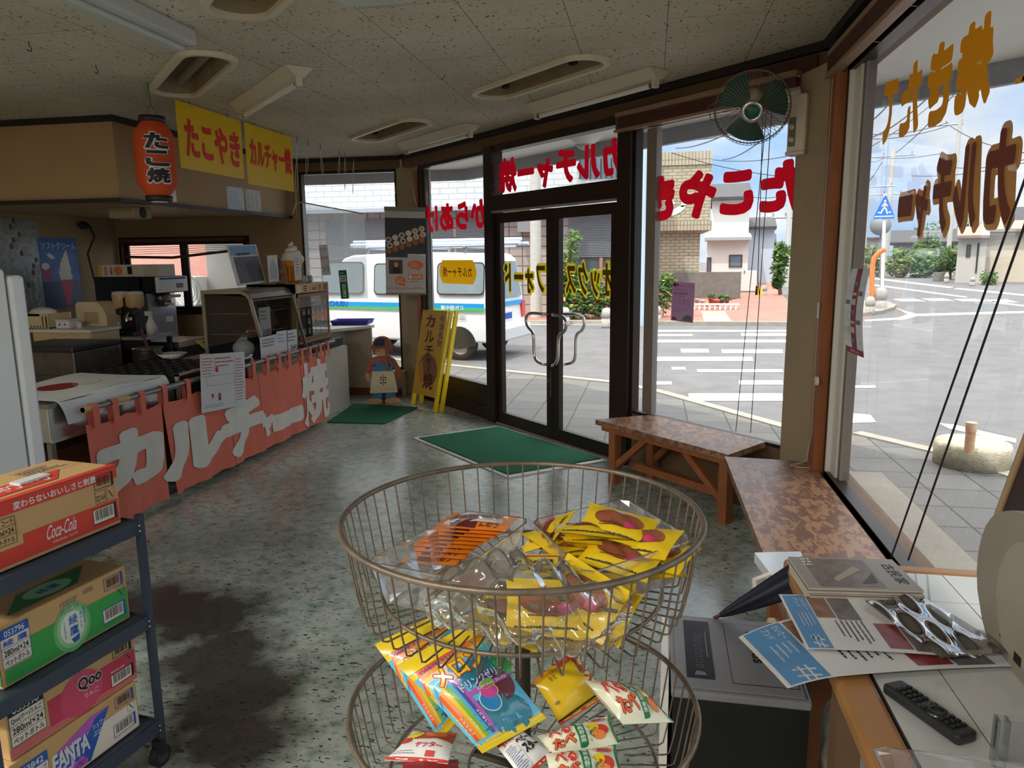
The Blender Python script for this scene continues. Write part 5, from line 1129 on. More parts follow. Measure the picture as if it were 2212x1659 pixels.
# ---------------------------------------------------------------- above the counter
YEL = mat('sign_yellow', (236, 196, 24), .35, trans=.15); SRED = mat('sign_red', (204, 30, 24), .4)
HX = -3.2
def hook(x, y, z=CZ): 
	h = MB(mat('hook_iron', (70, 62, 50), .4, metal=.7)); pts = [(x, y, z), (x, y, z - .02)] + [(x + .0, y + .013 * sin(a_), z - .033 + .013 * cos(a_)) for a_ in [k * pi / 6 for k in range(0, 9)]]; h.tube(pts, .0025, n=6); return h
def ysign(label, tl, tr, br, bl, txt, tb):
	P = [onX(*p, HX) for p in (tl, tr, br, bl)]; y0_, y1_ = (P[0].y + P[3].y) / 2, (P[1].y + P[2].y) / 2; z1_, z0_ = (P[0].z + P[1].z) / 2, (P[2].z + P[3].z) / 2; z1_ = min(z1_, CZ - .022)
	rt = thing('hanging_sign', label, 'hanging sign', (HX, (y0_ + y1_) / 2, z0_)); q = MB(YEL); q.box((HX - .004, y0_, z0_), (HX, y1_, z1_)); q.build('board', rt)
	M = Matrix(((0, 0, 1, HX + .002), (1, 0, 0, y0_), (0, 1, 0, z0_), (0, 0, 0, 1))); w, h = y1_ - y0_, z1_ - z0_; letters('red_letter', rt, txt, w * tb[0], h * tb[1], w * tb[2], h * tb[3], SRED, M, .06, .001)
	for f in (.2, .78): hk = hook(HX - .002, y0_ + w * f); hk.build('hook', rt)
ysign('yellow hanging sign with four red hiragana letters', (380, 210), (521, 263), (527, 390), (389, 358), 'たこやき', (.09, .18, .95, .78))
ysign('yellow hanging sign with red katakana letters, nearer the corner window', (529, 262), (630, 296), (635, 414), (535, 397), 'カルチャー焼', (.07, .3, .96, .78))
for i, (px, py, lab) in enumerate(((62, 90, 'bare ceiling hook at the far left of the ceiling'), (207, 140, 'bare ceiling hook between the far left hook and the lantern'))):
	p = onZ(px, py, CZ); tag(hook(p.x, p.y).build('ceiling_hook'), lab, 'hook', 'bare ceiling hooks')
STR = mat('string', (222, 218, 206), .8)
SH = [(642, 295, 640, 470, 'first string loop from the yellow sign'), (662, 303, 662, 390, 'second string loop from the yellow sign'), (689, 312, 700, 400, 'third string loop, slanting outward'), (723, 326, 732, 395, 'fourth string loop from the yellow sign'), (738, 330, 745, 410, 'fifth string loop from the yellow sign'), (761, 336, 762, 420, 'string loop nearest the corner pillar')]
for px, py, qx, qy, lab in SH:
	p = onZ(px, py, CZ); p = Vector((HX, p.y, CZ)); e_ = onX(qx, qy, HX); rt = thing('hanging_string', 'white ' + lab, 'string', tuple(p), 0, 'strings hanging from ceiling hooks')
	hook(p.x, p.y).build('hook', rt); q = MB(STR); z_ = p.z - .04; q.tube([(p.x, p.y, z_), (p.x, (p.y + e_.y) / 2 + .02, (z_ + e_.z) / 2), (e_.x, e_.y, e_.z), (p.x, (p.y + e_.y) / 2 - .025, (z_ + e_.z) / 2), (p.x, p.y + .004, z_)], .0022, n=5); q.build('cord', rt)
# clear vinyl sheet on a thin bar
VIN = glass('clear_vinyl', (238, 244, 246), .03, .2, .5, (226, 236, 240)); vy = 7.72
a_, b_, c_ = onY(651, 437, vy), onY(786, 462, vy), onY(787, 645, vy)
rt = thing('vinyl_screen', 'clear vinyl sheet hanging from a thin bar before the corner window', 'screen', ((a_.x + b_.x) / 2, vy, c_.z))
q = MB(VIN); q.grid(lambda u, v: (a_.x + (b_.x - a_.x) * u, vy + .015 * sin(u * 16) * (1 - v) + .02 * sin(u * 7 + 1), c_.z + (a_.z + (b_.z - a_.z) * u - c_.z) * v), 40, 6); q.build('vinyl', rt)
q = MB(mat('bar_grey', (186, 190, 190), .4, metal=.3)); q.tube([a_, b_], .007, n=8); q.build('bar', rt)
q = MB(STR); q.tube([a_, a_ + Vector((-.06, -.02, -.02)), a_ + Vector((-.10, -.02, -.12))], .004, n=6); q.build('tie', rt)
def tall(label, P, mt, txt, c1, nm='menu_strip', rows=()):
	def deco(q, w, h, M):
		for t, x0, y0, x1, y1, mm in rows: q.text(t, w * x0, h * y0, w * x1, h * y1, mm, M, .03, .001)
	sheet(nm, label, 'sign', *P, th=.002, mt=mt, deco=deco)
P4 = [onY(*p, vy - .035) for p in ((688, 529), (705, 528), (716, 593), (696, 595))]
tall('white strip sign with coloured handwriting on the vinyl sheet', P4, PAPER, '', None, rows=(('リーガン', .1, .78, .9, .92, INKB), ('ピーチ', .15, .5, .9, .64, INKR), ('ソース', .15, .1, .9, .3, INKG)))
P4 = [onY(*p, vy - .035) for p in ((734, 583), (751, 583), (754, 644), (737, 646))]
GRN = mat('sign_green', (20, 110, 70), .5)
def deco(q, w, h, M):
	q.rect(w * .1, h * .6, w * .9, h * .82, .001, PAPER, M); q.rect(w * .3, h * .06, w * .7, h * .5, .001, PAPER, M); q.scribble(w * .2, h * .63, w * .85, h * .8, 2, INK, M, .002, .5, 2); q.vtext('はし', w * .35, h * .1, w * .65, h * .48, INK, M, .03, .002); q.scribble(w * .2, h * .87, w * .8, h * .94, 1, PAPER, M, .001, .5, 3)
sheet('menu_strip', 'green and white vertical strip sign on the vinyl sheet', 'sign', *P4, th=.002, mt=GRN, deco=deco)
# lantern
lc = Vector((-3.12, 4.36, 0)); lz0, lz1 = onX(343, 425, -3.12).z, onX(327, 262, -3.12).z; Rl = .122
rt = thing('paper_lantern', 'orange paper lantern with black outlined lettering hanging from the ceiling', 'lantern', (lc.x, lc.y, lz0))
LAN = mat('lantern_paper', (226, 92, 44), .6, noise=.1, nscale=5, trans=.35, stretch=(1, 1, 12)); H = lz1 - lz0; pr = []
def lr(t): return Rl * (.52 + .48 * min(1, sin(min(t, 1 - t) / .24 * pi / 2))) if min(t, 1 - t) < .24 else Rl
for k in range(121):
	t = k / 120; pr.append((lr(t) + .0022 * cos(k * pi) - .002, lz0 + H * t))
q = MB(LAN); q.lathe(pr, n=48, M=T(lc.x, lc.y, 0)); q.build('shade', rt)
q = MB(mat('lantern_cap', (40, 28, 24), .5)); q.lathe([(.001, lz1 + .03), (.078, lz1 + .03), (.082, lz1 - .005), (.07, lz1 - .005)], n=32, M=T(lc.x, lc.y, 0)); q.build('top_cap', rt)
q = MB(MATS['lantern_cap']); q.lathe([(.07, lz0 + .004), (.082, lz0 + .004), (.078, lz0 - .03), (.001, lz0 - .03)], n=32, M=T(lc.x, lc.y, 0)); q.build('bottom_cap', rt)
q = MB(PAPER); q.cyl(.05, lz0 - .036, lz0 - .03, M=T(lc.x, lc.y, 0)); q.build('base_disc', rt)
va = math.atan2(-lc.y, -lc.x) + radians(6)
def lwarp(rr):
	def f(p): a_ = va + p.x / Rl; t = (p.y - lz0) / H; r_ = lr(t) + rr; return (lc.x + r_ * cos(a_), lc.y + r_ * sin(a_), p.y)
	return f
zs = [lz0 + H * f for f in (.83, .60, .37, .155)]
for bold, rr, mt, nm in ((.13, .002, PAPER, 'white_outline'), (.07, .0045, INK, 'black_lettering')):
	q = MB(mt); e_ = .008 if bold > .1 else 0
	for k, ch in enumerate('たこ焼'): q.text(ch, -.070 - e_, zs[k + 1] + .006 - e_, .070 + e_, zs[k] - .004 + e_, bold=bold, warp=lwarp(rr), maxlen=.02)
	q.build(nm, rt)
q = MB(mat('cord_green', (70, 110, 84), .6)); tp = Vector((-3.12, 4.347, CZ)); q.tube([tp, (lc.x, lc.y, lz1 + .10)], .006, n=6); q.tube([(lc.x - .05, lc.y, lz1 + .03), (lc.x, lc.y, lz1 + .10), (lc.x + .05, lc.y, lz1 + .03)], .0025, n=5); q.build('cord', rt)
# sheets on the boxed duct
SX = -4.078
P4 = [onX(*p, SX) for p in ((490, 403), (526, 407), (528, 456), (493, 452))]
sheet('notice_sheet', 'pale blue notice sheet pinned on the duct under the yellow signs', 'paper', *P4, mt=mat('paper_blue', (206, 222, 230), .7), deco=lambda q, w, h, M: (q.scribble(.02, .03, w - .02, h - .04, 9, INKG, M, .001, .2, 3), q.disc(.02, h - .015, .006, .006, .002, INK, M), q.disc(w - .02, h - .015, .006, .006, .002, INK, M)))
P4 = [onX(*p, SX) for p in ((529, 409), (562, 413), (564, 460), (533, 455))]
sheet('notice_sheet', 'white spotted notice sheet pinned right of the pale blue one', 'paper', *P4, deco=lambda q, w, h, M: (q.scribble(.02, .03, w - .02, h - .04, 11, INKG, M, .001, .3, 7, 3, (.2, .9)), q.disc(.02, h - .015, .006, .006, .002, INK, M), q.disc(w - .02, h - .015, .006, .006, .002, INK, M)))
P4 = [onX(*p, SX) for p in ((352, 372), (380, 372), (385, 437), (352, 437))]
sheet('foil_sheet', 'crumpled silver foil on the duct behind the lantern', 'foil', *P4, mt=mat('foil', (190, 190, 190), .3, metal=.8, bump=1.0, bscale=25))
a_ = onX(268, 442, -4.3); rt = thing('wall_speaker', 'beige box speaker under the duct behind the lantern', 'speaker', (-4.38, 5.72, 1.90))
q = MB(mat('speaker_beige', (140, 124, 96), .6)); q.box((-4.50, 5.60, 1.90), (-4.26, 5.84, 2.0), bev=.015); q.build('case', rt); q = MB(INK); q.lathe([(.045, 0), (.04, -.006), (.001, -.008)], n=20, M=T(-4.258, 5.72, 1.95) @ RY(-pi / 2)); q.build('grille', rt)
# left kitchen wall
LX = XL + .004
P4 = [onX(*p, LX) for p in ((-60, 470), (82, 479), (102, 668), (-40, 676))]
def foil(q, w, h, M):
	rg = random.Random(4)
	for k in range(14):
		x_, y_ = rg.uniform(.5, .93) * w, h * (1 - (k + .5) / 14); q.text('B', x_, y_, x_ + .035, y_ + .05, INK, M, .03, .002); q.scribble(x_ + .045, y_, x_ + .12, y_ + .05, 4, INKG, M, .002, .4, k)
	for k in range(60):
		x_, y_ = rg.uniform(.3, .95) * w, rg.uniform(.03, .95) * h; q.scribble(x_, y_, x_ + .06, y_ + .04, 2, INKG, M, .0015, .3, k + 50)
sheet('splash_foil', 'large printed silver foil sheet on the kitchen wall', 'foil sheet', *P4, mt=mat('foil_print', (150, 156, 156), .38, metal=.55, bump=.5, bscale=18, noise=.2, nscale=12), deco=foil)
P4 = [onX(*p, LX) for p in ((86, 513), (168, 515), (181, 660), (99, 668))]
def softp(q, w, h, M):
	bl = mat('poster_sea', (20, 78, 150), .4, c2=(52, 120, 190), nscale=6); q.rect(0, 0, w, h, .0012, bl, M); q.rect(0, 0, w, h * .38, .0016, mat('poster_deep', (14, 48, 104), .4), M)
	q.text('ソフトクリーム', w * .06, h * .84, w * .95, h * .94, PAPER, M, .03, .003); cr = mat('poster_cream', (226, 220, 206), .5)
	for k, (cx, cy, rx, ry) in enumerate(((.62, .44, .17, .07), (.60, .50, .165, .07), (.62, .56, .15, .065), (.62, .62, .13, .06), (.64, .68, .10, .055), (.66, .74, .06, .05), (.68, .79, .025, .035))): q.disc(w * cx, h * cy, w * rx, h * ry, .002 + .0001 * k, cr, M)
	q.poly([(w * .46, h * .40), (w * .80, h * .40), (w * .66, h * .02), (w * .56, h * .02)], .0022, mat('poster_cone', (190, 60, 96), .5), M); q.poly([(w * .0, h * .55), (w * .22, h * .6), (w * .25, h * .42), (w * .02, h * .4)], .0018, mat('poster_pink', (170, 70, 120), .5), M); q.disc(w * .12, h * .6, w * .1, h * .05, .0019, cr, M); q.disc(w * .28, h * .74, w * .10, h * .03, .0017, cr, M, a=-.5)
sheet('ice_cream_poster', 'blue poster of a tall soft ice cream cone on the kitchen wall', 'poster', *P4, deco=softp)
c_ = onX(175, 487, XL); rt = thing('wall_outlet', 'black outlet box with a hanging cable on the kitchen wall', 'outlet', (XL + .03, c_.y, c_.z))
q = MB(INK); q.ball((XL + .035, c_.y, c_.z), .075, sq=(.45, 1.1, .6)); q.build('box', rt); q = MB(INK); e_ = onX(205, 608, XL + .1); q.tube([(XL + .05, c_.y + .07, c_.z), (XL + .06, c_.y + .12, c_.z - .12), (XL + .07, e_.y - .03, (c_.z + e_.z) / 2), (XL + .1, e_.y, e_.z)], .011, n=8); q.build('cable', rt)
q = MB(WALLK); q.box((XL, c_.y - .03, c_.z), (XL + .025, c_.y + .03, 2.03)); q.build('conduit', rt)
# blind of the kitchen window
rt = thing('slat_blind', 'dark slatted blind bunched and sagging at the top of the kitchen window', 'blind', (-5.4, YB - .06, 1.6)); SL = mat('slat_brown', (92, 58, 46), .5)
q = MB(SL); q.box((-6.24, YB - .08, 1.765), (-4.62, YB - .04, 1.80)); q.build('head_rail', rt)
for k in range(6):
	q = MB(SL); z0_ = 1.75 - k * .026; z1_ = 1.755 - k * .0205; q.add([(-6.2, YB - .085, z0_), (-4.64, YB - .085, z1_), (-4.64, YB - .045, z1_ + .004), (-6.2, YB - .045, z0_ + .004), (-6.2, YB - .085, z0_ - .003), (-4.64, YB - .085, z1_ - .003), (-4.64, YB - .045, z1_ + .001), (-6.2, YB - .045, z0_ + .001)], [(0, 1, 2, 3), (7, 6, 5, 4), (0, 4, 5, 1), (2, 6, 7, 3), (1, 5, 6, 2), (3, 7, 4, 0)]); q.build('slat', rt)
q = MB(SL); q.tube([(-6.2, YB - .065, 1.595), (-5.55, YB - .065, 1.58), (-4.9, YB - .065, 1.64), (-4.66, YB - .065, 1.66)], .016, n=8); q.build('bottom_rail', rt)
# ================================================================ kitchen equipment
# cream two-drawer freezer with a white top, behind the griddle
kb = 6.05
x0_, x1_ = onY(70, 720, kb).x, onY(197, 720, kb).x; zt = onY(150, 712, kb).z
CRM = mat('appliance_cream', (214, 192, 140), .45, noise=.08)
rt = thing('cream_cabinet', 'cream-coloured cabinet with a white worktop, behind the steel freezer', 'cabinet', ((x0_ + x1_) / 2, kb + .3, 0))
q = MB(CRM); q.box((x0_, kb, 0), (x1_, kb + .38, zt - .03), bev=.008); q.build('body', rt)
q = MB(WHITE); q.box((x0_ - .01, kb - .02, zt - .03), (x1_ + .01, kb + .39, zt), bev=.006); q.build('worktop', rt)
zl = onY(150, 760, kb).z; q = MB(CRM); q.box((x0_ + .3, kb - .02, zl + .03), (x1_ - .005, kb, zt - .05), bev=.004); q.build('door', rt)
q = MB(CRM); q.box((x0_ + .3, kb - .02, .15), (x1_ - .005, kb, zl), bev=.004); dr = q.build('drawer', rt)
h_ = onY(168, 777, kb); q = MB(INKG); q.box((h_.x - .09, kb - .03, h_.z - .05), (h_.x + .09, kb - .015, h_.z + .05), bev=.01); q.build('handle', dr)
p_ = onY(128, 732, kb - .02); q = MB(WHITE); q.rect(p_.x - .03, p_.z - .012, p_.x + .03, p_.z + .012, kb - .024, M=Matrix(((1, 0, 0, 0), (0, 0, 1, 0), (0, 1, 0, 0), (0, 0, 0, 1)))); q.build('name_plate', rt)
# steel freezer in front of it
kc = 5.3; x0_, x1_ = onY(10, 760, kc).x, onY(158, 760, kc).x; z2 = onY(110, 748, kc).z
rt = thing('steel_freezer', 'low grey steel chest freezer left of the cream cabinet', 'freezer', ((x0_ + x1_) / 2, kc + .3, 0)); q = MB(STEELD); q.box((x0_, kc, 0), (x1_, kc + .55, z2 - .05), bev=.01); q.build('body', rt); q = MB(mat('freezer_lid', (70, 70, 72), .4, metal=.5)); q.box((x0_ - .01, kc - .015, z2 - .05), (x1_ + .01, kc + .56, z2), bev=.012); q.build('lid', rt)
# on the cream cabinet
c_ = onY(98, 708, kb + .2); rt = thing('plastic_basket', 'yellowed plastic basket of bags on the white worktop', 'basket', (c_.x, kb + .2, zt)); w_ = onY(129, 700, kb + .2).x - c_.x
q = MB(mat('basket_cream', (226, 206, 160), .5)); hh = onY(98, 676, kb + .2).z - zt
q.box((c_.x - w_, kb + .05, zt), (c_.x + w_, kb + .35, zt + .01))
for k in range(11): xx = c_.x - w_ + k * 2 * w_ / 10; q.box((xx - .008, kb + .05, zt), (xx + .008, kb + .058, zt + hh)); q.box((xx - .008, kb + .342, zt), (xx + .008, kb + .35, zt + hh))
q.box((c_.x - w_, kb + .048, zt + hh - .02), (c_.x + w_, kb + .06, zt + hh)); q.box((c_.x - w_, kb + .048, zt + .03), (c_.x + w_ * .55, kb + .056, zt + hh)); q.box((c_.x - w_, kb + .34, zt + hh - .02), (c_.x + w_, kb + .352, zt + hh)); q.box((c_.x - w_, kb + .05, zt), (c_.x - w_ + .01, kb + .35, zt + hh)); q.box((c_.x + w_ - .01, kb + .05, zt), (c_.x + w_, kb + .35, zt + hh)); q.build('body', rt)
q = MB(mat('bag_white', (230, 230, 226), .5)); q.ball((c_.x, kb + .2, zt + hh), .1, sq=(1.5, .9, .6)); tag(q.build('bag_bundle'), 'white bags bunched in the plastic basket', 'bag')
q = MB(mat('bottle_blue', (60, 140, 200), .4)); b_ = onY(73, 690, kb + .12); q.lathe([(.001, 0), (.035, 0), (.035, .13), (.015, .16), (.015, .2), (.001, .2)], n=16, M=T(c_.x - w_ - .045, kb + .1, zt)); tag(q.build('bottle'), 'bottle with a blue cap beside the plastic basket', 'bottle')
c_ = onY(146, 702, kb + .15); q = MB(WHITE); w_ = .075; q.box((c_.x - w_, kb + .08, zt), (c_.x + w_, kb + .22, zt + .075), bev=.012); q.box((c_.x - w_ - .005, kb + .075, zt + .075), (c_.x + w_ + .005, kb + .225, zt + .088), bev=.004); q.disc(-.025, .04, .009, .011, 0, INKB, Matrix(((1, 0, 0, c_.x), (0, 0, -1, kb + .078), (0, 1, 0, zt), (0, 0, 0, 1)))); q.disc(.035, .04, .009, .009, 0, INKR, Matrix(((1, 0, 0, c_.x), (0, 0, -1, kb + .078), (0, 1, 0, zt), (0, 0, 0, 1)))); tag(q.build('food_tub'), 'white lidded tub with blue and red dots on the worktop', 'tub')
c_ = onY(171, 702, kb + .1); q = MB(mat('cup_cream', (226, 214, 196), .5)); q.lathe([(.001, 0), (.022, 0), (.026, .06), (.024, .06), (.02, .005)], n=16, M=T(c_.x, kb + .1, zt)); tag(q.build('small_cup'), 'small cream cup at the edge of the white worktop', 'cup')
# side table with drinks machines
ty = 6.45; tz = onY(250, 728, ty).z; x0_, x1_ = onY(197, 735, ty).x, onY(312, 725, ty).x
rt = thing('side_table', 'dark side table with a grey top holding the drinks dispenser', 'table', ((x0_ + x1_) / 2, ty + .3, 0)); q = MB(mat('table_grey', (150, 150, 148), .4, metal=.3)); q.box((x0_, ty, tz - .03), (x1_, ty + .46, tz)); q.build('tabletop', rt)
for xx in (x0_ + .01, x1_ - .05):
	for yy in (ty + .01, ty + .40): q = MB(INK); q.box((xx, yy, 0), (xx + .04, yy + .04, tz - .03)); q.build('leg', rt)
q = MB(INK); q.box((x0_ + .05, ty + .02, .05), (x1_ - .05, ty + .04, tz - .03)); q.build('panel', rt)
a_ = onY(163, 652, ty + .05); b_ = onY(236, 728, ty + .05); rt = thing('cup_holder', 'cream plastic dispenser with a sloped side panel left of the coffee machine', 'dispenser', ((a_.x + b_.x) / 2, ty + .15, tz))
q = MB(mat('dispenser_cream', (226, 208, 170), .45)); x0, x1, z0, z1 = a_.x, b_.x, tz, a_.z
q.prism([(x0, z0 + .06), (x1, z0 + .06), (x1, z1 - .14), (x1 - .04, z1 - .05), (x1 - .10, z1), (x0 + .03, z1), (x0, z1 - .03)], -.22, 0, M=Matrix(((1, 0, 0, 0), (0, 0, -1, ty + .04), (0, 1, 0, 0), (0, 0, 0, 1)))); q.build('body', rt)
q = MB(mat('dispenser_panel', (190, 172, 136), .6, noise=.3, nscale=60)); q.box((x0 + .09, ty + .035, z0 + .13), (x1 - .09, ty + .04, z1 - .10)); q.build('inset_panel', rt); q = MB(MATS['dispenser_cream']); q.box((x0 + .02, ty - .03, tz), (x1, ty + .1, tz + .07), bev=.01); q.build('tray', rt)
# dispenser with two hoppers
bx_ = onY(238, 700, ty + .2).x; ex = onY(300, 700, ty + .2).x; rt = thing('coffee_dispenser', 'black drinks dispenser with two cream hoppers', 'drinks machine', ((bx_ + ex) / 2, ty + .35, tz))
q = MB(mat('machine_black', (26, 26, 28), .35)); zt_ = onY(260, 668, ty + .2).z; q.box((bx_, ty + .24, tz), (ex - .05, ty + .44, zt_ + .12), bev=.01); q.box((bx_, ty + .08, tz), (ex + .02, ty + .44, tz + .04), bev=.005)
for k in range(2): xx = bx_ + .04 + k * (ex - bx_) * .46; q.box((xx, ty + .2, tz + .2), (xx + .10, ty + .32, zt_), bev=.01)
q.build('body', rt)
for k in range(2):
	xx = bx_ + .08 + k * (ex - bx_) * .46; q = MB(mat('hopper_cream', (206, 172, 126), .4)); q.lathe([(.03, 0), (.085, .05), (.09, .16), (.088, .165), (.001, .165)], n=24, M=T(xx, ty + .3, zt_ - .02)); ho = q.build('hopper', rt)
	q = MB(mat('hopper_lid', (224, 224, 220), .3)); q.lathe([(.09, 0), (.08, .03), (.001, .035)], n=24, M=T(xx, ty + .3, zt_ + .145)); q.build('lid', ho)
	q = MB(CHROME); q.tube([(xx, ty + .2, zt_ - .04), (xx, ty + .15, zt_ - .06), (xx, ty + .15, zt_ - .12)], .014, n=8); q.build('tap', rt)
	q = MB(PAPER); q.box((xx - .03, ty + .194, tz + .10 + .05 * k), (xx + .03, ty + .199, tz + .13 + .05 * k)); q.build('button_plate', rt)
c_ = onY(296, 715, ty + .2); q = MB(mat('spray_white', (224, 224, 216), .45)); q.lathe([(.001, 0), (.045, 0), (.047, .1), (.02, .16), (.016, .19), (.001, .19)], n=18, M=T(ex + .06, ty + .3, tz)); q.box((ex + .01, ty + .285, tz + .19), (ex + .08, ty + .315, tz + .235)); tag(q.build('spray_bottle'), 'white spray bottle beside the black drinks dispenser', 'bottle')
# soft-cream machine
sy = 6.95; x0_, x1_ = onY(207, 650, sy).x, onY(312, 650, sy).x; zt_ = onY(260, 598, sy).z; xh = onY(336, 612, sy).x; zb_ = .70
rt = thing('soft_cream_machine', 'tall dark soft ice cream machine with a silver front', 'ice cream machine', ((x0_ + xh) / 2, sy + .25, zb_))
q = MB(mat('machine_teal', (26, 38, 42), .35, metal=.3)); q.box((x0_, sy, zb_), (x1_, sy + .5, zt_), bev=.01); q.box((x1_ - .05, sy, zt_ - .18), (xh, sy + .5, zt_), bev=.008); q.build('body', rt)
q = MB(mat('front_silver', (176, 180, 188), .3, metal=.7)); q.box((x1_, sy + .01, zb_), (x1_ + .02, sy + .49, zt_ - .18)); q.build('front_panel', rt)
q = MB(WHITE); q.box((xh, sy - .005, zt_ - .17), (xh + .03, sy + .505, zt_ - .005), bev=.005); he = q.build('control_panel', rt); q = MB(INKB); q.box((xh + .03, sy + .03, zt_ - .035), (xh + .032, sy + .47, zt_ - .015)); q.box((xh + .03, sy + .3, zt_ - .13), (xh + .032, sy + .42, zt_ - .08), INKG); q.build('display', he)
q = MB(STEELD); zc = onY(345, 645, sy + .2).z; q.ball((x1_ + .05, sy + .25, zc), .095, sq=(.7, 1.1, 1.0)); q.build('dispensing_head', rt); q = MB(mat('handle_cream', (206, 196, 170), .4)); q.tube([(x1_ + .1, sy + .25, zc + .02), (x1_ + .25, sy + .25, zc + .03)], .016, n=8); q.tube([(x1_ + .1, sy + .2, zc - .05), (x1_ + .2, sy + .2, zc - .06)], .012, n=8); q.build('lever', rt)
q = MB(PAPER); q.box((x1_ + .02, sy + .04, zb_ + .08), (x1_ + .022, sy + .14, zb_ + .16)); q.box((x1_ + .02, sy + .30, zb_ + .18), (x1_ + .022, sy + .42, zb_ + .24)); q.build('label', rt)
q = MB(MATS['machine_black']); q.box((x0_ + .1, sy - .02, 0), (x1_ + .35, sy + .52, zb_ - .06)); rt2 = tag(q.build('machine_stand'), 'dark stand under the soft ice cream machine', 'stand')
q = MB(STEEL); q.box((x0_ + .08, sy - .03, zb_ - .06), (x1_ + .38, sy + .53, zb_)); tag(q.build('drip_tray'), 'flat steel tray projecting under the ice cream machine', 'tray')
q = MB(mat('carton_white', (214, 206, 190), .6)); a_, b_ = onY(215, 590, sy + .05), onY(362, 572, sy + .05); cx0, cx1 = a_.x, min(b_.x, xh); hz = .125
q.box((cx0, sy + .04, zt_), (cx1, sy + .34, zt_ + hz)); Mx = Matrix(((1, 0, 0, cx0), (0, 0, -1, sy + .038), (0, 1, 0, zt_), (0, 0, 0, 1))); w_ = cx1 - cx0
q.rect(0, 0, w_ * .06, hz, 0, mat('carton_gold', (220, 170, 50), .5), Mx); q.text('ひむの', w_ * .10, hz * .1, w_ * .15, hz * .9, INKR, Mx, .03, .0005); q.text('NO1', w_ * .2, hz * .12, w_ * .24, hz * .85, INKR, Mx, .03, .0005); q.disc(w_ * .34, hz * .5, .05, .05, .0005, mat('carton_orange', (214, 130, 70), .5), Mx); q.rect(w_ * .5, hz * .2, w_ * .58, hz * .85, .0005, INK, Mx); q.rect(w_ * .78, 0, w_, hz, .0005, mat('carton_tape', (200, 196, 180), .25), Mx)
tag(q.build('carton'), 'long white printed carton lying on top of the ice cream machine', 'carton')
# pot with ladle, plate, magazine on the worktop behind the griddle
q = MB(mat('range_black', (34, 32, 32), .5, metal=.3)); q.box((-4.9, 5.87, 0), (-4.25, 6.3, .55)); tag(q.build('gas_range'), 'low black gas range under the steel pot', 'range')
pb = .555; c_ = onZ(305, 752, .80); rt = thing('stock_pot', 'steel stock pot with a wooden ladle on the black range', 'pot', (c_.x, c_.y, .55)); r_ = .125
c_ = Vector((-4.52, 5.95, 0)); rt.location = (c_.x, c_.y, .55); MW[rt.name] = Matrix.Translation((c_.x, c_.y, .55))
ztp = onY(305, 752, 5.95).z
q = MB(STEEL); q.lathe([(.001, .55), (r_, .55), (r_, ztp), (r_ + .012, ztp + .004), (r_ - .004, ztp), (r_ - .004, .57), (.001, .57)], n=32, M=T(c_.x, c_.y, 0)); q.build('pot', rt); q = MB(mat('ladle_wood', (92, 44, 34), .5)); q.tube([(c_.x + .02, c_.y, ztp - .05), (c_.x - .08, c_.y + .05, ztp + .17)], .012, n=8); q.build('ladle', rt); q = MB(STEEL); q.tube([(c_.x + .05, c_.y - r_, ztp - .02), (c_.x + .05, c_.y - r_ - .03, ztp - .03), (c_.x + .1, c_.y - r_ - .02, ztp - .03)], .006, n=6); q.build('handle', rt)
q = MB(mat('worktop_dark', (90, 84, 78), .5, metal=.4)); q.box((-4.24, 5.78, 0), (-3.86, 7.3, .66)); tag(q.build('back_worktop'), 'dark low worktop behind the glass display cases', 'worktop')
c_ = onZ(372, 768, .69); q = MB(WHITE); q.lathe([(.001, 0), (.07, 0), (.13, .05), (.126, .052), (.07, .01), (.001, .01)], n=28, M=T(c_.x, c_.y, .6605)); tag(q.build('plate'), 'white bowl at the back edge of the griddle', 'bowl')
P_ = [onZ(*p, .70) for p in ((385, 742), (432, 735), (463, 757), (412, 765))]
def deco(q, w, h, M): q.text('毎日の', w * .15, h * .62, w * .8, h * .9, mat('mag_green', (60, 130, 60), .5), M, .03, .001); q.rect(w * .1, h * .3, w * .9, h * .55, .001, MATS['mag_green'], M); q.text('簡単!節約', w * .14, h * .33, w * .86, h * .52, PAPER, M, .03, .002)
M_ = Matrix.Translation((-3.97, 6.05, .72)) @ RZ(radians(70)) @ RX(radians(28))
q = MB(mat('mag_yellow', (206, 206, 80), .5)); q.box((0, 0, 0), (.28, .2, .006), M=M_); deco(q, .28, .2, M_ @ T(0, 0, .006)); tag(q.build('magazine'), 'yellow-green magazine propped behind the griddle', 'magazine')
q = MB(mat('folder_blue', (110, 130, 150), .5)); q.box((0, 0, 0), (.26, .18, .006), M=Matrix.Translation((-3.86, 6.1, .70)) @ RZ(radians(74)) @ RX(radians(20))); tag(q.build('folder'), 'grey-blue folder lying against the yellow magazine', 'folder')
# ---------------------------------------------------------------- corner counter, panels, mats
PAN = mat('panel_white', (206, 204, 196), .5, noise=.06); zt3 = .80
rt = thing('corner_counter', 'low white corner counter with pale side panels under the window', 'counter', (-3.5, 7.6, 0))
q = MB(PAN); q.box((-3.45, 7.32, 0), (-3.42, YB - .02, zt3 - .03)); q.build('side_panel', rt); q = MB(mat('panel_beige', (172, 160, 138), .6)); q.box((-3.42, YB - .12, 0), (-3.10, YB - .09, zt3 - .03)); q.build('back_panel', rt)
q = MB(WHITE); q.prism([(-3.44, 7.25), (-3.09, YB - .13), (-3.09, YB - .03), (-4.05, YB - .03), (-4.05, 7.25)], zt3 - .03, zt3); q.build('top', rt)
q = MB(mat('skirting_brown', (110, 60, 44), .5)); q.box((-3.42, 7.32, 0), (-3.408, YB - .12, .085)); q.box((-3.42, YB - .132, 0), (-2.76, YB - .12, .085)); q.build('skirting', rt)
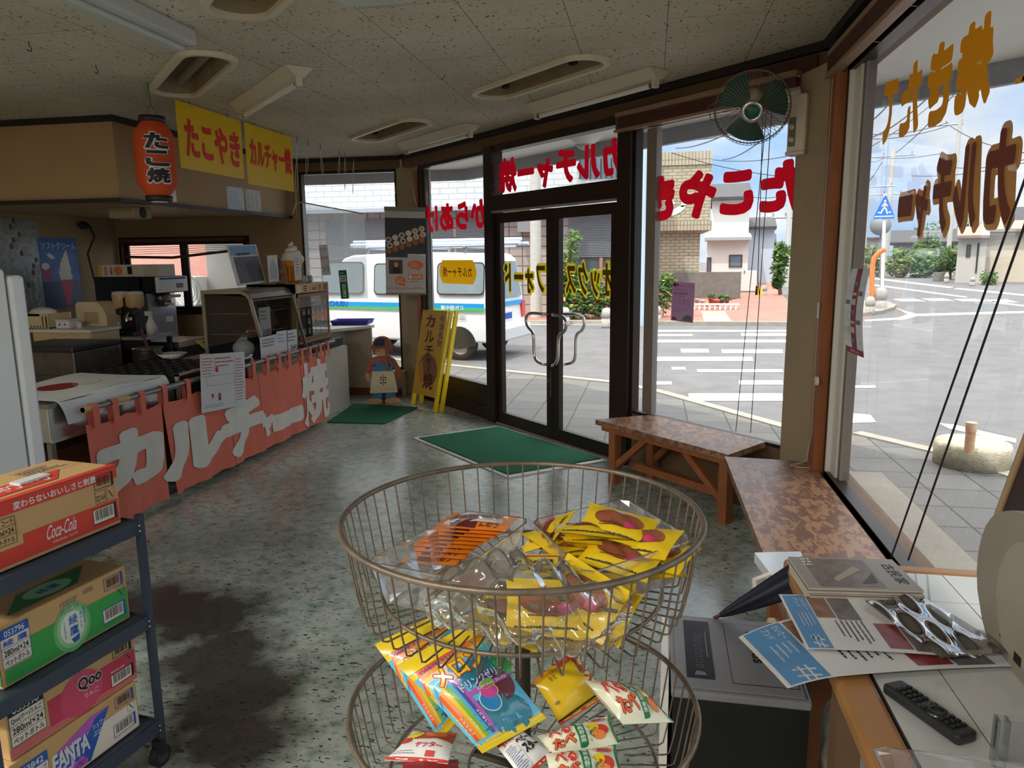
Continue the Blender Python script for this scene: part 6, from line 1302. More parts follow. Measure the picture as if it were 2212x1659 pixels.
q = MB(mat('panel_beige', (172, 160, 138), .6)); q.box((-3.10, YB - .12, 0), (-2.72, YB - .05, .285)); tag(q.build('low_panel'), 'low beige panel under the corner window', 'panel')
c_ = onZ(762, 700, zt3); VT = mat('tray_violet', (70, 72, 170), .4, trans=.2); q = MB(VT); Mt = T(c_.x, c_.y, zt3 + .002) @ RZ(.15); bw_ = .20
q.add([(-bw_, -.14, 0), (bw_, -.14, 0), (bw_, .14, 0), (-bw_, .14, 0), (-bw_ - .02, -.16, .05), (bw_ + .02, -.16, .05), (bw_ + .02, .16, .05), (-bw_ - .02, .16, .05), (-bw_, -.14, .004), (bw_, -.14, .004), (bw_, .14, .004), (-bw_, .14, .004)], [(3, 2, 1, 0), (0, 1, 5, 4), (1, 2, 6, 5), (2, 3, 7, 6), (3, 0, 4, 7), (8, 9, 10, 11), (4, 5, 9, 8), (5, 6, 10, 9), (6, 7, 11, 10), (7, 4, 8, 11)], M=Mt); tag(q.build('plastic_tray'), 'violet-blue plastic tray on the white corner counter', 'tray')
MAT = mat('mat_green', (10, 104, 70), .95, noise=.25, nscale=60, bump=1.0, bscale=220)
P_ = [onZ(*p, .012) for p in ((707, 911), (831, 914), (902, 879), (765, 871))]
rt = thing('door_mat', 'plain dark green mat in front of the wooden figure', 'mat', (-2.75, 6.9, 0)); q = MB(MAT); q.prism([(p.x, p.y) for p in P_], 0.001, .012); q.build('pile', rt)
P_ = [onZ(*p, .0) for p in ((893, 948), (1098, 1034), (1315, 996), (1077, 922))]; c_ = (P_[0] + P_[1] + P_[2] + P_[3]) / 4
rt = thing('entrance_mat', 'green entrance mat with a white border inside the glass doors', 'mat', (c_.x, c_.y, 0)); q = MB(mat('mat_border', (206, 206, 206), .5)); q.prism([(p.x, p.y) for p in P_], .001, .01); q.build('border', rt)
q = MB(MAT); q.prism([(c_ + (p - c_) * .93).xy[:] for p in P_], .0105, .018); q.build('pile', rt)
# ================================================================ window lettering
def fl(label, txt, s0, s1, z0, z1, mt, bold=.05, d=.012, outline=None, ob=.16):
	M = frame(FR(s0, z0, d), (-1, 1, 0), (0, 0, 1)); rt = thing('window_lettering', label, 'window lettering', tuple(FR((s0 + s1) / 2, z0, d)))
	letters('letter', rt, txt, 0, 0, s1 - s0, z1 - z0, mt, M, bold)
	if outline: e_ = .022; letters('outline', rt, txt, -e_, -e_, s1 - s0 + e_, z1 - z0 + e_, outline, M, ob, .004)
fl('red mirrored katakana lettering on the glass above the double doors', 'カルチャー焼', 1.60, 3.23, 2.10, 2.40, RED, .085, .028)
fl('red mirrored hiragana lettering on the glass left of the doors', 'からあげ', 3.42, 4.66, 1.80, 2.09, RED, .085, .026)
fl('big red mirrored hiragana lettering on the window right of the doors', 'たこやき', .13, 1.37, 1.775, 2.08, RED, .11, .026)
YB_ = mat('letter_brown', (104, 76, 8), .5, trans=.4); YO = mat('letter_yellow', (226, 204, 40), .4, trans=.6)
fl('brown mirrored lettering with yellow edges on the right glass door', 'オックス', 1.68, 2.25, 1.235, 1.50, YB_, .05, .016, YO, .15)
fl('brown mirrored lettering with yellow edges on the left glass door', 'フォード', 2.53, 3.14, 1.235, 1.49, YB_, .05, .016, YO, .15)
rt = thing('oval_sticker', 'amber rounded sticker with small mirrored lettering on the left pane', 'window sticker', tuple(FR(4.0, 1.28, .026)))
q = MB(mat('sticker_amber', (238, 176, 14), .4, trans=.6)); M = frame(FR(3.63, 1.285, .026), (-1, 1, 0), (0, 0, 1)); w_, h_ = .74, .235; lp = [(.07, 0), (w_ - .07, 0), (w_ - .02, h_ * .25), (w_, h_ * .5), (w_ - .02, h_ * .75), (w_ - .07, h_), (.07, h_), (.02, h_ * .75), (0, h_ * .5), (.02, h_ * .25)]
q.poly(lp, 0, M=M); q.build('sticker', rt); q = MB(YB_); q.text('カルチャー焼', .08, h_ * .28, w_ - .08, h_ * .72, M=M @ T(0, 0, -.003), bold=.02); q.build('lettering', rt)
AMB = mat('amber_vinyl', (206, 132, 12), .4, trans=.55); BRN = mat('brown_vinyl', (130, 62, 22), .4, trans=.45); BRO = mat('brown_vinyl_light', (186, 130, 72), .4, trans=.5)
MRW = lambda y0_, z0_, d: frame((XR + .034 + d, y0_, z0_), (0, 1, 0), (0, 0, 1))
rt = thing('window_lettering', 'amber mirrored lettering high on the big right-hand window', 'window lettering', (XR + .033, 2.8, 1.98))
for ch, y0_, y1_, z0_, z1_ in (('日', 2.10, 2.27, 1.98, 2.24), ('焼', 2.42, 2.68, 1.97, 2.23), ('き', 2.72, 2.94, 1.97, 2.24), ('た', 3.00, 3.22, 1.98, 2.24), ('て', 3.27, 3.45, 1.99, 2.24), ('毎', 1.78, 2.04, 1.97, 2.24)):
	q = MB(AMB); q.text(ch, 0, 0, y1_ - y0_, z1_ - z0_, M=MRW(y0_, z0_, -.002), bold=.09); q.build('letter', rt)
rt = thing('window_lettering', 'brown outlined mirrored lettering across the middle of the big right-hand window', 'window lettering', (XR + .033, 2.7, 1.58))
for ch, y0_, y1_, z0_, z1_ in (('カ', 2.22, 2.40, 1.62, 1.88), ('ル', 2.44, 2.62, 1.62, 1.87), ('チ', 2.64, 2.80, 1.61, 1.86), ('ャ', 2.84, 2.97, 1.60, 1.78), ('ー', 3.00, 3.16, 1.68, 1.76), ):
	q = MB(BRN); q.text(ch, 0, 0, y1_ - y0_, z1_ - z0_, M=MRW(y0_, z0_, -.002), bold=.08); q.build('letter', rt)
	q = MB(BRO); e_ = .018; q.text(ch, -e_, -e_, y1_ - y0_ + e_, z1_ - z0_ + e_, M=MRW(y0_, z0_, .004), bold=.19); q.build('outline', rt)
# mauve notice hanging on the window right of the doors
P4 = [FR(1.075, 1.365, -.01), FR(.875, 1.365, -.01), FR(.885, 1.10, -.01), FR(1.078, 1.11, -.01)]
def deco(q, w, h, M):
	q.disc(w * .12, h * .93, .012, .012, .001, INK, M); q.disc(w * .25, h * .93, .010, .012, .001, INKR, M); q.text('ぐるんぱ', w * .68, h * .89, w * .95, h * .93, INKR, M, .02, .001); q.scribble(w * .38, h * .89, w * .64, h * .93, 1, INKG, M, .001, .5, 3); q.scribble(w * .1, h * .77, w * .75, h * .84, 3, INKG, M, .001, .4, 1); q.scribble(w * .05, h * .70, w * .9, h * .74, 1, INK, M, .001, .6, 9)
	q.scribble(w * .1, h * .62, w * .7, h * .69, 2, INKG, M, .001, .4, 5)
	for k in range(4): q.scribble(w * (.1 + .2 * k), h * .42, w * (.24 + .2 * k), h * .58, 9, INK, M, .001, .3, k)
	q.scribble(w * .1, h * .24, w * .85, h * .38, 4, INKG, M, .001, .3, 6); q.poly([(w * .5, h * .03), (w * .95, h * .03), (w * .95, h * .15), (w * .75, h * .19), (w * .55, h * .12)], .001, INKG, M); q.poly([(w * .05, h * .03), (w * .3, h * .03), (w * .2, h * .1), (w * .08, h * .1)], .001, mat('mauve_dark', (120, 70, 80), .6), M)
sheet('window_notice', 'mauve printed notice hanging on the window right of the doors', 'notice', *P4, mt=mat('paper_mauve', (196, 164, 192), .6, trans=.5), deco=deco)
# curled poster inside the right-hand window
rt_P = (onX(1842, 583, XR - .01), onX(1880, 580, XR - .01), onX(1867, 776, XR - .01), onX(1830, 758, XR - .01))
M_, w_, h_ = pf(*rt_P); q = MB(mat('poster_grey', (176, 176, 174), .5, noise=.3, nscale=14, trans=.3))
bow = lambda p: (p.x - .03 * sin(p.y / h_ * pi) * (1 - p.x / w_), p.y, .016 * sin(p.y / h_ * pi) + p.z)
def bgrid(x0, y0, x1, y1, mt, z):
	q.grid(lambda u, v: bow(Vector((x0 + (x1 - x0) * u, y0 + (y1 - y0) * v, z))), 2, 14, mt, M_)
bgrid(0, 0, w_, h_, None, 0); PR = mat('poster_red', (150, 26, 40), .5, trans=.3); bgrid(w_ * .38, h_ * .05, w_ * .66, h_, PR, .0015); bgrid(0, 0, w_, h_ * .07, PR, .002)
for k, (a_, b_) in enumerate(((.1, .3), (.42, .62), (.7, .9))):
	for j in range(7): bgrid(w_ * a_, h_ * (.14 + .11 * j), w_ * b_, h_ * (.17 + .11 * j + .02 * ((j + k) % 3)), (PAPER, INKG, PAPER)[(k + j) % 3], .003)
bgrid(w_ * .02, h_ * .2, w_ * .3, h_ * .33, PAPER, .004)
q.text('味わいに', w_ * .3, h_ * .02, w_ * .8, h_ * .055, PAPER, M_, .04, .004, warp=bow); tag(q.build('curled_poster'), 'curled red and grey poster taped inside the big right-hand window', 'poster')
# rolled-up blinds and their cords
SLB = mat('blind_brown', (88, 52, 40), .5, noise=.15)
rt = thing('rolled_blind', 'brown slatted blind rolled up above the window right of the doors', 'blind', tuple(FR(.85, 2.40, -.06)))
q = MB(SLB)
for k in range(9): q.box((-1.585, -.075, 2.415 + k * .0085), (-.15, -.03, 2.421 + k * .0085), M=MF)
q.build('slats', rt); q = MB(mat('blind_rail', (150, 120, 100), .5)); q.box((-1.60, -.08, 2.395), (-.14, -.028, 2.414), M=MF, bev=.004); q.build('bottom_rail', rt); q = MB(MATS['blind_rail']); q.box((-1.59, -.075, 2.495), (-.15, -.02, 2.525), M=MF); q.build('head_rail', rt)
for s0, s1, zz in ((.33, .47, .46), (.30, .36, .47), (.36, .34, 1.3)):
	q = MB(mat('blind_cord', (90, 84, 80), .7)); q.tube([FR(s0, 2.41, -.07), FR((s0 + s1) / 2, 1.4, -.06), FR(s1, zz, -.05)], .0025, n=5); q.build('cord', rt)
q = MB(mat('tassel_red', (120, 40, 36), .5)); e_ = FR(.355, 1.31, -.06); q.lathe([(.001, 0), (.008, .0), (.006, .05), (.001, .055)], n=10, M=T(e_.x, e_.y, e_.z)); q.build('tassel', rt)
rt = thing('rolled_blind', 'brown slatted blind rolled up along the top of the big right-hand window', 'blind', (XR - .05, 2.4, 2.40))
q = MB(SLB)
for k in range(8): q.box((XR - .075, -1.2, 2.425 + k * .009), (XR - .03, 4.06, 2.431 + k * .009))
q.build('slats', rt); q = MB(MATS['blind_rail']); q.box((XR - .08, -1.2, 2.40), (XR - .028, 4.08, 2.422), bev=.004); q.build('bottom_rail', rt); q = MB(MATS['blind_rail']); q.box((XR - .075, -1.2, 2.50), (XR - .025, 4.07, 2.525)); q.build('head_rail', rt)
for pa, pb in (((2204, 415), (1925, 1204)), ((2212, 490), (1962, 1210))):
	a_, b_ = onX(*pa, XR - .03), onX(*pb, XR - .03); d_ = a_ - b_; q = MB(INK); q.tube([b_, a_ + d_ * ((2.40 - a_.z) / d_.z)], .0032, n=6); q.build('cord', rt)
for yy in (3.0, 3.45): q = MB(CHROME); q.tube([(XR - .04, yy, 2.41), (XR + .01, yy, 2.40)], .002, n=5); q.build('pin', rt)
# cord on the orange post, bell push
rt = thing('looped_cord', 'thin pale cord running down the orange post and coiled on the bench', 'cord', (XR - .06, 4.0, .44))
q = MB(mat('cord_pale', (190, 160, 130), .6)); x_ = XR - .062; q.tube([(x_, 3.985, 2.38), (x_, 3.99, 1.2), (x_, 3.98, .62), (x_ - .02, 3.97, .47), (x_ - .06, 4.0, .443), (x_ - .10, 3.97, .443), (x_ - .06, 3.93, .443), (x_ - .01, 3.94, .443)], .003, n=5); q.build('cord', rt); q = MB(PAPER); q.tube([(x_, 3.988, 1.30), (x_, 3.989, 1.22)], .007, n=8); q.build('toggle', rt)
c_ = onX(1767, 823, XR - .056); q = MB(mat('bell_white', (206, 200, 190), .4)); Mk = frame(c_, (0, -1, 0), (0, 0, 1)); q.lathe([(.001, .012), (.008, .012), (.009, .016), (.022, .014), (.024, 0)], n=20, M=Mk); q.lathe([(.001, .0135), (.008, .013)], INK, n=14, M=Mk); tag(q.build('door_stop'), 'small round white fitting on the orange wooden post', 'fitting')
# ---------------------------------------------------------------- wall fan
fc = CP + ray(1625, 232) * 3.82; rf = .188
tc_ = (CP - fc).normalized(); nf = (Vector((tc_.x, tc_.y, 0)).normalized() * cos(radians(28)) - Vector((0, 0, sin(radians(28))))).normalized()
ux_ = Vector((0, 0, 1)).cross(nf).normalized(); Mfan = frame(fc, ux_, nf.cross(ux_))
pz = onP(1727, 268, FR(.02, 2.1, -.06), (0.6, 1, 0)); 
rt = thing('wall_fan', 'old wall fan with green blades and a wire guard beside the window', 'fan', (pz.x, pz.y, pz.z))
GW = mat('guard_wire', (112, 100, 84), .4, metal=.6); q = MB(GW)
nw = 60
for k in range(nw):
	a_ = 2 * pi * k / nw; q.tube([(.055 * cos(a_), .055 * sin(a_), .065), (.11 * cos(a_ + .05), .11 * sin(a_ + .05), .062), (.165 * cos(a_ + .1), .165 * sin(a_ + .1), .05), (.19 * cos(a_ + .12), .19 * sin(a_ + .12), .025), (rf * cos(a_ + .12), rf * sin(a_ + .12), 0)], .0013, n=4, M=Mfan, caps=False)
	if k % 2 == 0: q.tube([(rf * cos(a_), rf * sin(a_), 0), (.17 * cos(a_), .17 * sin(a_), -.06), (.06 * cos(a_), .06 * sin(a_), -.085)], .0013, n=4, M=Mfan, caps=False)
q.tube([(rf * cos(2 * pi * k / 48), rf * sin(2 * pi * k / 48), 0) for k in range(48)], .0035, n=6, closed=True, M=Mfan); q.tube([(.19 * cos(2 * pi * k / 48), .19 * sin(2 * pi * k / 48), .025) for k in range(48)], .0016, n=5, closed=True, M=Mfan)
q.build('guard', rt)
q = MB(CHROME); q.lathe([(.058, .060), (.055, .072), (.042, .076), (.034, .070), (.034, .066)], n=32, M=Mfan); q.build('centre_ring', rt); q = MB(mat('badge_green', (20, 90, 60), .3)); q.lathe([(.034, .070), (.026, .078), (.001, .080)], n=24, M=Mfan); q.build('badge', rt)
BLD = mat('blade_green', (28, 74, 60), .25, trans=.3)
for k in range(3):
	a0_ = 2 * pi * k / 3 + .3; q = MB(BLD); q.grid(lambda u, v: (((.045 + .13 * u) * cos(a0_ + (v - .5) * (1.1 + .55 * u) * (1 - .25 * u * u))), (.045 + .13 * u) * sin(a0_ + (v - .5) * (1.1 + .55 * u) * (1 - .25 * u * u)), .0 + .035 * (v - .5)), 8, 8, M=Mfan); q.build('blade', rt)
q = MB(mat('motor_beige', (206, 196, 170), .45)); q.lathe([(.001, -.15), (.05, -.145), (.062, -.12), (.062, -.06), (.05, -.03), (.001, -.03)], n=24, M=Mfan); q.build('motor', rt)
FB = mat('fan_base', (214, 208, 192), .45); Mb = frame(pz, (1, -.6, 0), (0, 0, 1)); q = MB(FB); q.box((-.048, -.155, -.04), (.052, .15, .05), M=Mb, bev=.012); q.box((-.05, -.165, -.03), (.054, -.145, .06), M=Mb, bev=.006)
mc = Mfan @ Vector((0, 0, -.12)); q.tube([mc, (pz + Vector((-.02, -.02, .17))), pz + Vector((0, 0, .10))], .022, n=10); q.build('base', rt)
q = MB(mat('fan_panel', (110, 110, 84), .5)); q.box((-.035, -.12, .05), (.0, .03, .054), M=Mb); q.build('control_panel', rt)
for zz in (-.02, -.085): q = MB(FB); q.lathe([(.014, 0), (.012, .016), (.001, .017)], n=14, M=Mb @ T(-.018, zz, .054)); q.box((-.02, zz - .012, .07), (-.016, zz + .012, .078), M=Mb); q.build('knob', rt)
q = MB(GW); cc = Mfan @ Vector((-rf, 0, 0)); q.tube([Mfan @ Vector((-rf + .005, .04, 0)), Mfan @ Vector((-rf - .035, .02, 0)), Mfan @ Vector((-rf - .02, -.05, 0)), Mfan @ Vector((-rf + .01, -.055, 0))], .0025, n=5); q.build('carry_loop', rt)
# old transom window frame hidden behind the fan
q = MB(mat('old_frame', (76, 44, 34), .6, noise=.2)); q.box((-.42, -.015, 2.53), (-.07, 0, 2.59), M=MF); q.box((-.12, -.015, 2.42), (-.07, 0, 2.53), M=MF); S(q.build('trim_12', world=True))
# ---------------------------------------------------------------- benches
def bench_mat():
	m, nt, b, N, L = nodes('worn_bench'); tc = N('ShaderNodeTexCoord'); mp = N('ShaderNodeMapping'); mp.inputs['Scale'].default_value = (13, 5.5, 13); mp.inputs['Rotation'].default_value = (0, 0, radians(0)); L(tc.outputs['Object'], mp.inputs['Vector'])
	n = N('ShaderNodeTexNoise'); n.inputs['Scale'].default_value = 2.2; n.inputs['Detail'].default_value = 9; n.inputs['Roughness'].default_value = .68; n.inputs['Distortion'].default_value = .4; L(mp.outputs['Vector'], n.inputs['Vector'])
	r = N('ShaderNodeValToRGB'); r.color_ramp.elements[0].position = .47; r.color_ramp.elements[1].position = .53; r.color_ramp.elements[0].color = lin((118, 84, 70)); r.color_ramp.elements[1].color = lin((164, 124, 94)); L(n.outputs['Fac'], r.inputs['Fac'])
	n2 = N('ShaderNodeTexNoise'); n2.inputs['Scale'].default_value = 20; n2.inputs['Detail'].default_value = 4; L(mp.outputs['Vector'], n2.inputs['Vector']); mr = N('ShaderNodeMapRange'); mr.inputs['To Min'].default_value = .75; mr.inputs['To Max'].default_value = 1.15; L(n2.outputs['Fac'], mr.inputs['Value'])
	mu = N('ShaderNodeMixRGB'); mu.blend_type = 'MULTIPLY'; mu.inputs['Fac'].default_value = 1; L(r.outputs['Color'], mu.inputs['Color1']); L(mr.outputs['Result'], mu.inputs['Color2']); L(mu.outputs['Color'], b.inputs['Base Color']); b.inputs['Roughness'].default_value = .38; return m
BT = bench_mat(); BW = mat('bench_wood', (150, 92, 54), .5, noise=.2, nscale=4, stretch=(4, 4, 1)); BH = .434
a_ = onZ(1293, 905, BH); b_ = onZ(1566, 984, BH); sa = (a_.y - a_.x - (CF0 - 2 * XR)) / R2; sb = (b_.y - b_.x - (CF0 - 2 * XR)) / R2; df = ((a_.x + a_.y - CF0) + (b_.x + b_.y - CF0)) / 2 / R2
rt = thing('bench', 'worn wooden bench with braced legs under the window beside the doors', 'bench', tuple(FR((sa + sb) / 2, 0, df / 2)))
q = MB(BT); q.prism([(-sa, df), (-sb, df), (-.26, -.035), (-sa + .12, -.035)], BH - .035, BH, M=MF); q.build('seat', rt)
q = MB(BW); q.box((-sa + .03, df + .03, BH - .075), (-sb - .02, df + .055, BH - .035), M=MF); q.box((-sa + .15, -.075, BH - .075), (-.35, -.05, BH - .035), M=MF); q.build('apron', rt)
LG = [(-sa + .10, df + .035), (-sb - .09, df + .035), (-sa + .16, -.11), (-.55, -.11)]
for lx, ly in LG: q = MB(BW); q.box((lx, ly, 0), (lx + .06, ly + .06, BH - .036), M=MF); q.build('leg', rt)
def brace(p, q_, w, name='brace'):
	m = MB(BW); d_ = Vector(q_) - Vector(p); Mx = MF @ frame(p, d_, (0, 1, 0)); m.box((0, -w / 2, -w / 2), (d_.length, w / 2, w / 2), M=Mx); m.build(name, rt)
l0, l1 = LG[0], LG[1]
brace((l0[0] + .05, l0[1] + .03, .13), (l0[0] + .34, l0[1] + .03, BH - .06), .04); brace((l1[0] + .01, l1[1] + .03, .13), (l1[0] - .30, l1[1] + .03, BH - .06), .04)
brace((LG[2][0] + .05, LG[2][1] + .03, .13), (LG[2][0] + .30, LG[2][1] + .03, BH - .06), .04)
ym = (df - .06) / 2; brace((l0[0] + .06, ym, .12), (l1[0], ym, .12), .05, 'stretcher')
for lx in (l0[0] + .03, l1[0] + .03): brace((lx, df + .08, .10), (lx, -.08, .10), .045, 'end_stretcher')
rt = thing('bench', 'worn wooden bench along the big right-hand window', 'bench', (.65, 3.1, 0))
fx0 = b_.x - .002
q = MB(BT); q.prism([(fx0, b_.y - .012), (fx0 + .02, 1.98), (XR - .03, 1.98), (XR - .03, 3.92), (XR - .06, 4.10)], BH - .04, BH - .002); q.build('seat', rt)
q = MB(BW); q.box((fx0 + .03, 2.05, BH - .09), (fx0 + .055, b_.y - .06, BH - .041)); q.build('apron', rt)
for lx, ly in ((fx0 + .05, 2.78), (fx0 + .05, 2.06), (XR - .10, 3.75), (XR - .10, 2.06)): q = MB(BW); q.box((lx, ly, 0), (lx + .06, ly + .07, BH - .041)); q.build('leg', rt)
# ---------------------------------------------------------------- wooden figure
f0, f1 = onZ(796, 871), onZ(862, 873); fb = (f0 + f1) / 2; kf = (fb - CP).dot(CF) / FPX; nn = Vector((CP.x - fb.x, CP.y - fb.y, 0)).normalized()
rt = thing('wooden_figure', 'painted plywood figure in a cap, blue overalls and cream apron', 'wooden figure', (fb.x, fb.y, 0))
Mg = frame(fb + Vector((0, 0, .0)), Vector((0, 0, 1)).cross(nn), (0, 0, 1)); P2 = lambda *p: [((x - 829) * kf, (872 - y) * kf) for x, y in p]
def ply(name, pts, z0, mt, th=.012): q = MB(mt); q.prism(P2(*pts), z0, z0 + th, M=Mg); return q.build(name, rt)
def ell(cx, cy, rx, ry, n=18, a0=0, a1=2 * pi): return [(cx + rx * cos(a0 + (a1 - a0) * k / n), cy + ry * sin(a0 + (a1 - a0) * k / n)) for k in range(n)]
SKIN_ = mat('ply_tan', (206, 160, 116), .6, noise=.08, nscale=20); HAIR_ = mat('ply_brown', (150, 92, 52), .6, noise=.15); BLU = mat('ply_blue', (62, 126, 170), .6); NAV = mat('ply_navy', (28, 34, 66), .6); GING = brick_mat('gingham', (206, 90, 70), (226, 200, 180), (170, 60, 50), .012, .012, .003, 'XZ', .7, offset=0); CRP = mat('ply_cream', (222, 208, 170), .6, noise=.08)
ply('body', [(812, 768), (848, 768), (852, 800), (858, 848), (803, 848), (808, 800)], 0, GING)
ply('arm', [(812, 770), (818, 776), (808, 800), (803, 822), (795, 819), (794, 800), (802, 778)], -.012, GING); ply('hand', [(793, 802), (804, 806), (803, 823), (796, 821), (792, 812)], -.001, SKIN_)
ply('arm', [(847, 770), (857, 776), (868, 798), (872, 806), (866, 820), (858, 816), (856, 800), (846, 782)], -.012, HAIR_)
for dx in (0, 29): ply('trouser_leg', [(806 + dx * .98, 846), (827 + dx * .98, 846), (826 + dx, 860), (805 + dx, 860)], 0, BLU)
for cx in (811, 848): ply('shoe', ell(cx, 865.5, 16.5, 6.4), .004, SKIN_, .016)
ply('bib', [(814, 778), (820, 778), (821, 784), (840, 784), (842, 776), (848, 776), (852, 801), (808, 801)], .012, BLU); ply('apron', [(807, 800), (853, 800), (860, 847), (801, 847)], .024, CRP)
ply('head', ell(830, 757, 15.5, 14), .0, SKIN_); ply('hair', [(812, 752), (822, 746), (840, 746), (853, 752), (852, 760), (846, 757), (843, 752), (820, 752), (816, 757), (808, 756)], .012, HAIR_)
ply('cap', ell(831, 742, 20, 17, 14, pi, 2 * pi) + [(853, 742), (858, 747), (856, 751), (846, 750), (832, 747), (812, 752), (806, 753), (805, 748)], .018, HAIR_); ply('cap_panel', ell(828, 742, 14, 13, 10, pi, 2 * pi) + [(842, 744), (816, 747)], .030, NAV); ply('strip', [(836, 734), (841, 734), (843, 800), (838, 800)], .044, HAIR_, .004)
q = MB(INK); Mq = Mg @ T(0, 0, .0365); q.disc(*P2((822, 757))[0], .006, .008, .006 - .024, M=Mq); q.build('eye', rt)
q = MB(NAV); cx, cy = P2((830, 819))[0]; r_ = kf
q.rect(cx - .8 * r_, cy - 12 * r_, cx + .8 * r_, cy + 11 * r_, M=Mq); q.rect(cx - 9 * r_, cy - .6 * r_, cx + 9 * r_, cy + .6 * r_, M=Mq)
for sx in (-4.5, 4.5):
	for sy in (-6, 5): q.disc(cx + sx * r_, cy + sy * r_, 2 * r_, 2 * r_, M=Mq)
x_, y_ = P2((836, 842))[0]; q.text('MUTA', x_, y_, x_ + 17 * r_, y_ + 4.5 * r_, INKG, Mq, .0); q.build('apron_mark', rt)
for bx in (815, 845): q = MB(NAV); q.disc(*P2((bx, 787))[0], 2.2 * kf, 2.2 * kf, -.011, M=Mq); q.build('button', rt)
q = MB(NAV); q.box((-.02, 0, -.20), (.02, .30, -.012), M=Mg); q.box((-.08, 0, -.2), (.1, .03, -.17), M=Mg); q.build('support', rt)
# ---------------------------------------------------------------- easel sign
e0, e1 = onZ(888, 873), onZ(943, 891); bl_ = (e1 - e0).normalized(); nb = Vector((bl_.y, -bl_.x, 0)); nb = nb if nb.dot(CP - e0) > 0 else -nb
til = radians(11); npn = nb * cos(til) + Vector((0, 0, 1)) * sin(til); upv = (Vector((0, 0, 1)) * cos(til) - nb * sin(til))
rt = thing('easel_sign', 'yellow standing sign board with brown lettering by the side window', 'standing sign', ((e0.x + e1.x) / 2, (e0.y + e1.y) / 2, 0))
tl, tr, br, bl = [onP(*p, e0, npn) for p in ((916, 669), (969, 672), (941, 860), (891, 848))]; Mz, w_, h_ = pf(tl, tr, br, bl)
OCH = mat('board_ochre', (214, 170, 62), .5, noise=.08, nscale=3); YPO = mat('post_yellow', (236, 206, 40), .45, noise=.1, nscale=20); LBR = mat('sign_brown', (92, 44, 34), .6); 
q = MB(OCH); q.box((0, 0, -.014), (w_, h_, 0), M=Mz); q.build('board', rt)
q = MB(mat('bun_brown', (140, 96, 70), .6)); q.disc(w_ * .52, h_ * .30, w_ * .40, h_ * .19, .001, M=Mz, a=-.25); q.add([(w_ * .1, h_ * .28, .002), (w_ * .25, h_ * .42, .002), (w_ * .45, h_ * .12, .002), (w_ * .3, h_ * .1, .002)], [(0, 3, 2, 1)], OCH, Mz); q.add([(w_ * .14, h_ * .27, .003), (w_ * .25, h_ * .38, .003), (w_ * .4, h_ * .14, .003), (w_ * .3, h_ * .13, .003)], [(0, 3, 2, 1)], mat('bun_filling', (206, 130, 60), .6), Mz); q.build('picture', rt)
q = MB(LBR); 
for k, ch in enumerate('カルチャー焼'):
	h0 = (.80, .62, .46, .36, .28, .08)[k]; hh = (.14, .14, .13, .09, .07, .19)[k]; ww = (.30, .30, .30, .2, .2, .36)[k]; cx = w_ * (.40 + .04 * k)
	if ch == 'ー': q.box((cx - .008, h_ * h0, .003), (cx + .008, h_ * (h0 + hh), .004), M=Mz)
	else: q.text(ch, cx - w_ * ww / 2 * 1.2, h_ * h0, cx + w_ * ww / 2 * 1.2, h_ * (h0 + hh), M=Mz, bold=.03, z=.004)
q.build('brown_lettering', rt); q = MB(INKB); q.vtext('牛津名物', w_ * .78, h_ * .58, w_ * .95, h_ * .95, M=Mz, bold=.0, z=.003); q.build('blue_lettering', rt)
def post(p, q_, w=.019):
	m = MB(YPO); d_ = q_ - p; m.box((0, -w, -w * .8), (d_.length, w, w * .8), M=frame(p, d_, nb)); m.build('post', rt)
tp0, tp1 = tl - npn * .035, tr - npn * .02
post(e0 - nb * .02, tp0); post(e1 - bl_ * .03, tp1 + bl_ * .012); post(e1 - nb * .05 + bl_ * .01, tp1 - nb * .05 + bl_ * .04); post(e0 - nb * .12, tp0 - nb * .05)
# ---------------------------------------------------------------- hanging egg poster
pc = onY(875, 545, 7.42); va_ = math.atan2(-pc.y, -pc.x) + radians(4); pn = (cos(va_), sin(va_), 0)
P4 = [onP(*p, pc, pn) for p in ((830, 452), (917, 449), (921, 641), (834, 636))]
rt = thing('hanging_poster', 'tall hanging poster with a dark photo of sliced rolls, by the corner pillar', 'poster', tuple(P4[3])); Mz, w_, h_ = pf(*P4)
q = MB(mat('poster_paper', (196, 194, 190), .5, trans=.2)); q.box((0, 0, -.004), (w_, h_, 0), M=Mz); q.rect(0, h_ * .43, w_, h_ * .88, .001, mat('photo_dark', (30, 22, 20), .35), Mz)
rg = random.Random(9); WR = mat('roll_white', (206, 196, 180), .5); OR_ = mat('roll_orange', (206, 120, 80), .5); EG = mat('egg_brown', (150, 84, 50), .5)
for r in range(3):
	for c in range(6):
		x_ = w_ * (.08 + .165 * c + .03 * (r % 2)); y_ = h_ * (.50 + .065 * r + .026 * c)
		if x_ > w_ * .96: continue
		m1 = EG if r == 0 else WR; q.disc(x_, y_, w_ * .075, h_ * .032, .0015 + .0001 * r, m1, Mz); 
		if r > 0: q.disc(x_, y_, w_ * .045, h_ * .019, .002, OR_ if c > 3 else WR if c % 2 else mat('roll_dark', (80, 62, 54), .5), Mz)
q.rect(w_ * .55, h_ * .43, w_, h_ * .47, .002, PAPER, Mz); q.scribble(w_ * .58, h_ * .435, w_ * .98, h_ * .465, 2, INKG, Mz, .003, .4, 1)
q.rect(w_ * .08, h_ * .24, w_ * .42, h_ * .40, .001, mat('photo_brown', (70, 58, 54), .5), Mz); q.poly([(w_ * .15, h_ * .24), (w_ * .38, h_ * .24), (w_ * .33, h_ * .32), (w_ * .2, h_ * .32)], .0015, INK, Mz); q.disc(w_ * .26, h_ * .345, w_ * .05, h_ * .03, .002, SKIN_, Mz)
OB = mat('bubble_orange', (214, 106, 50), .5)
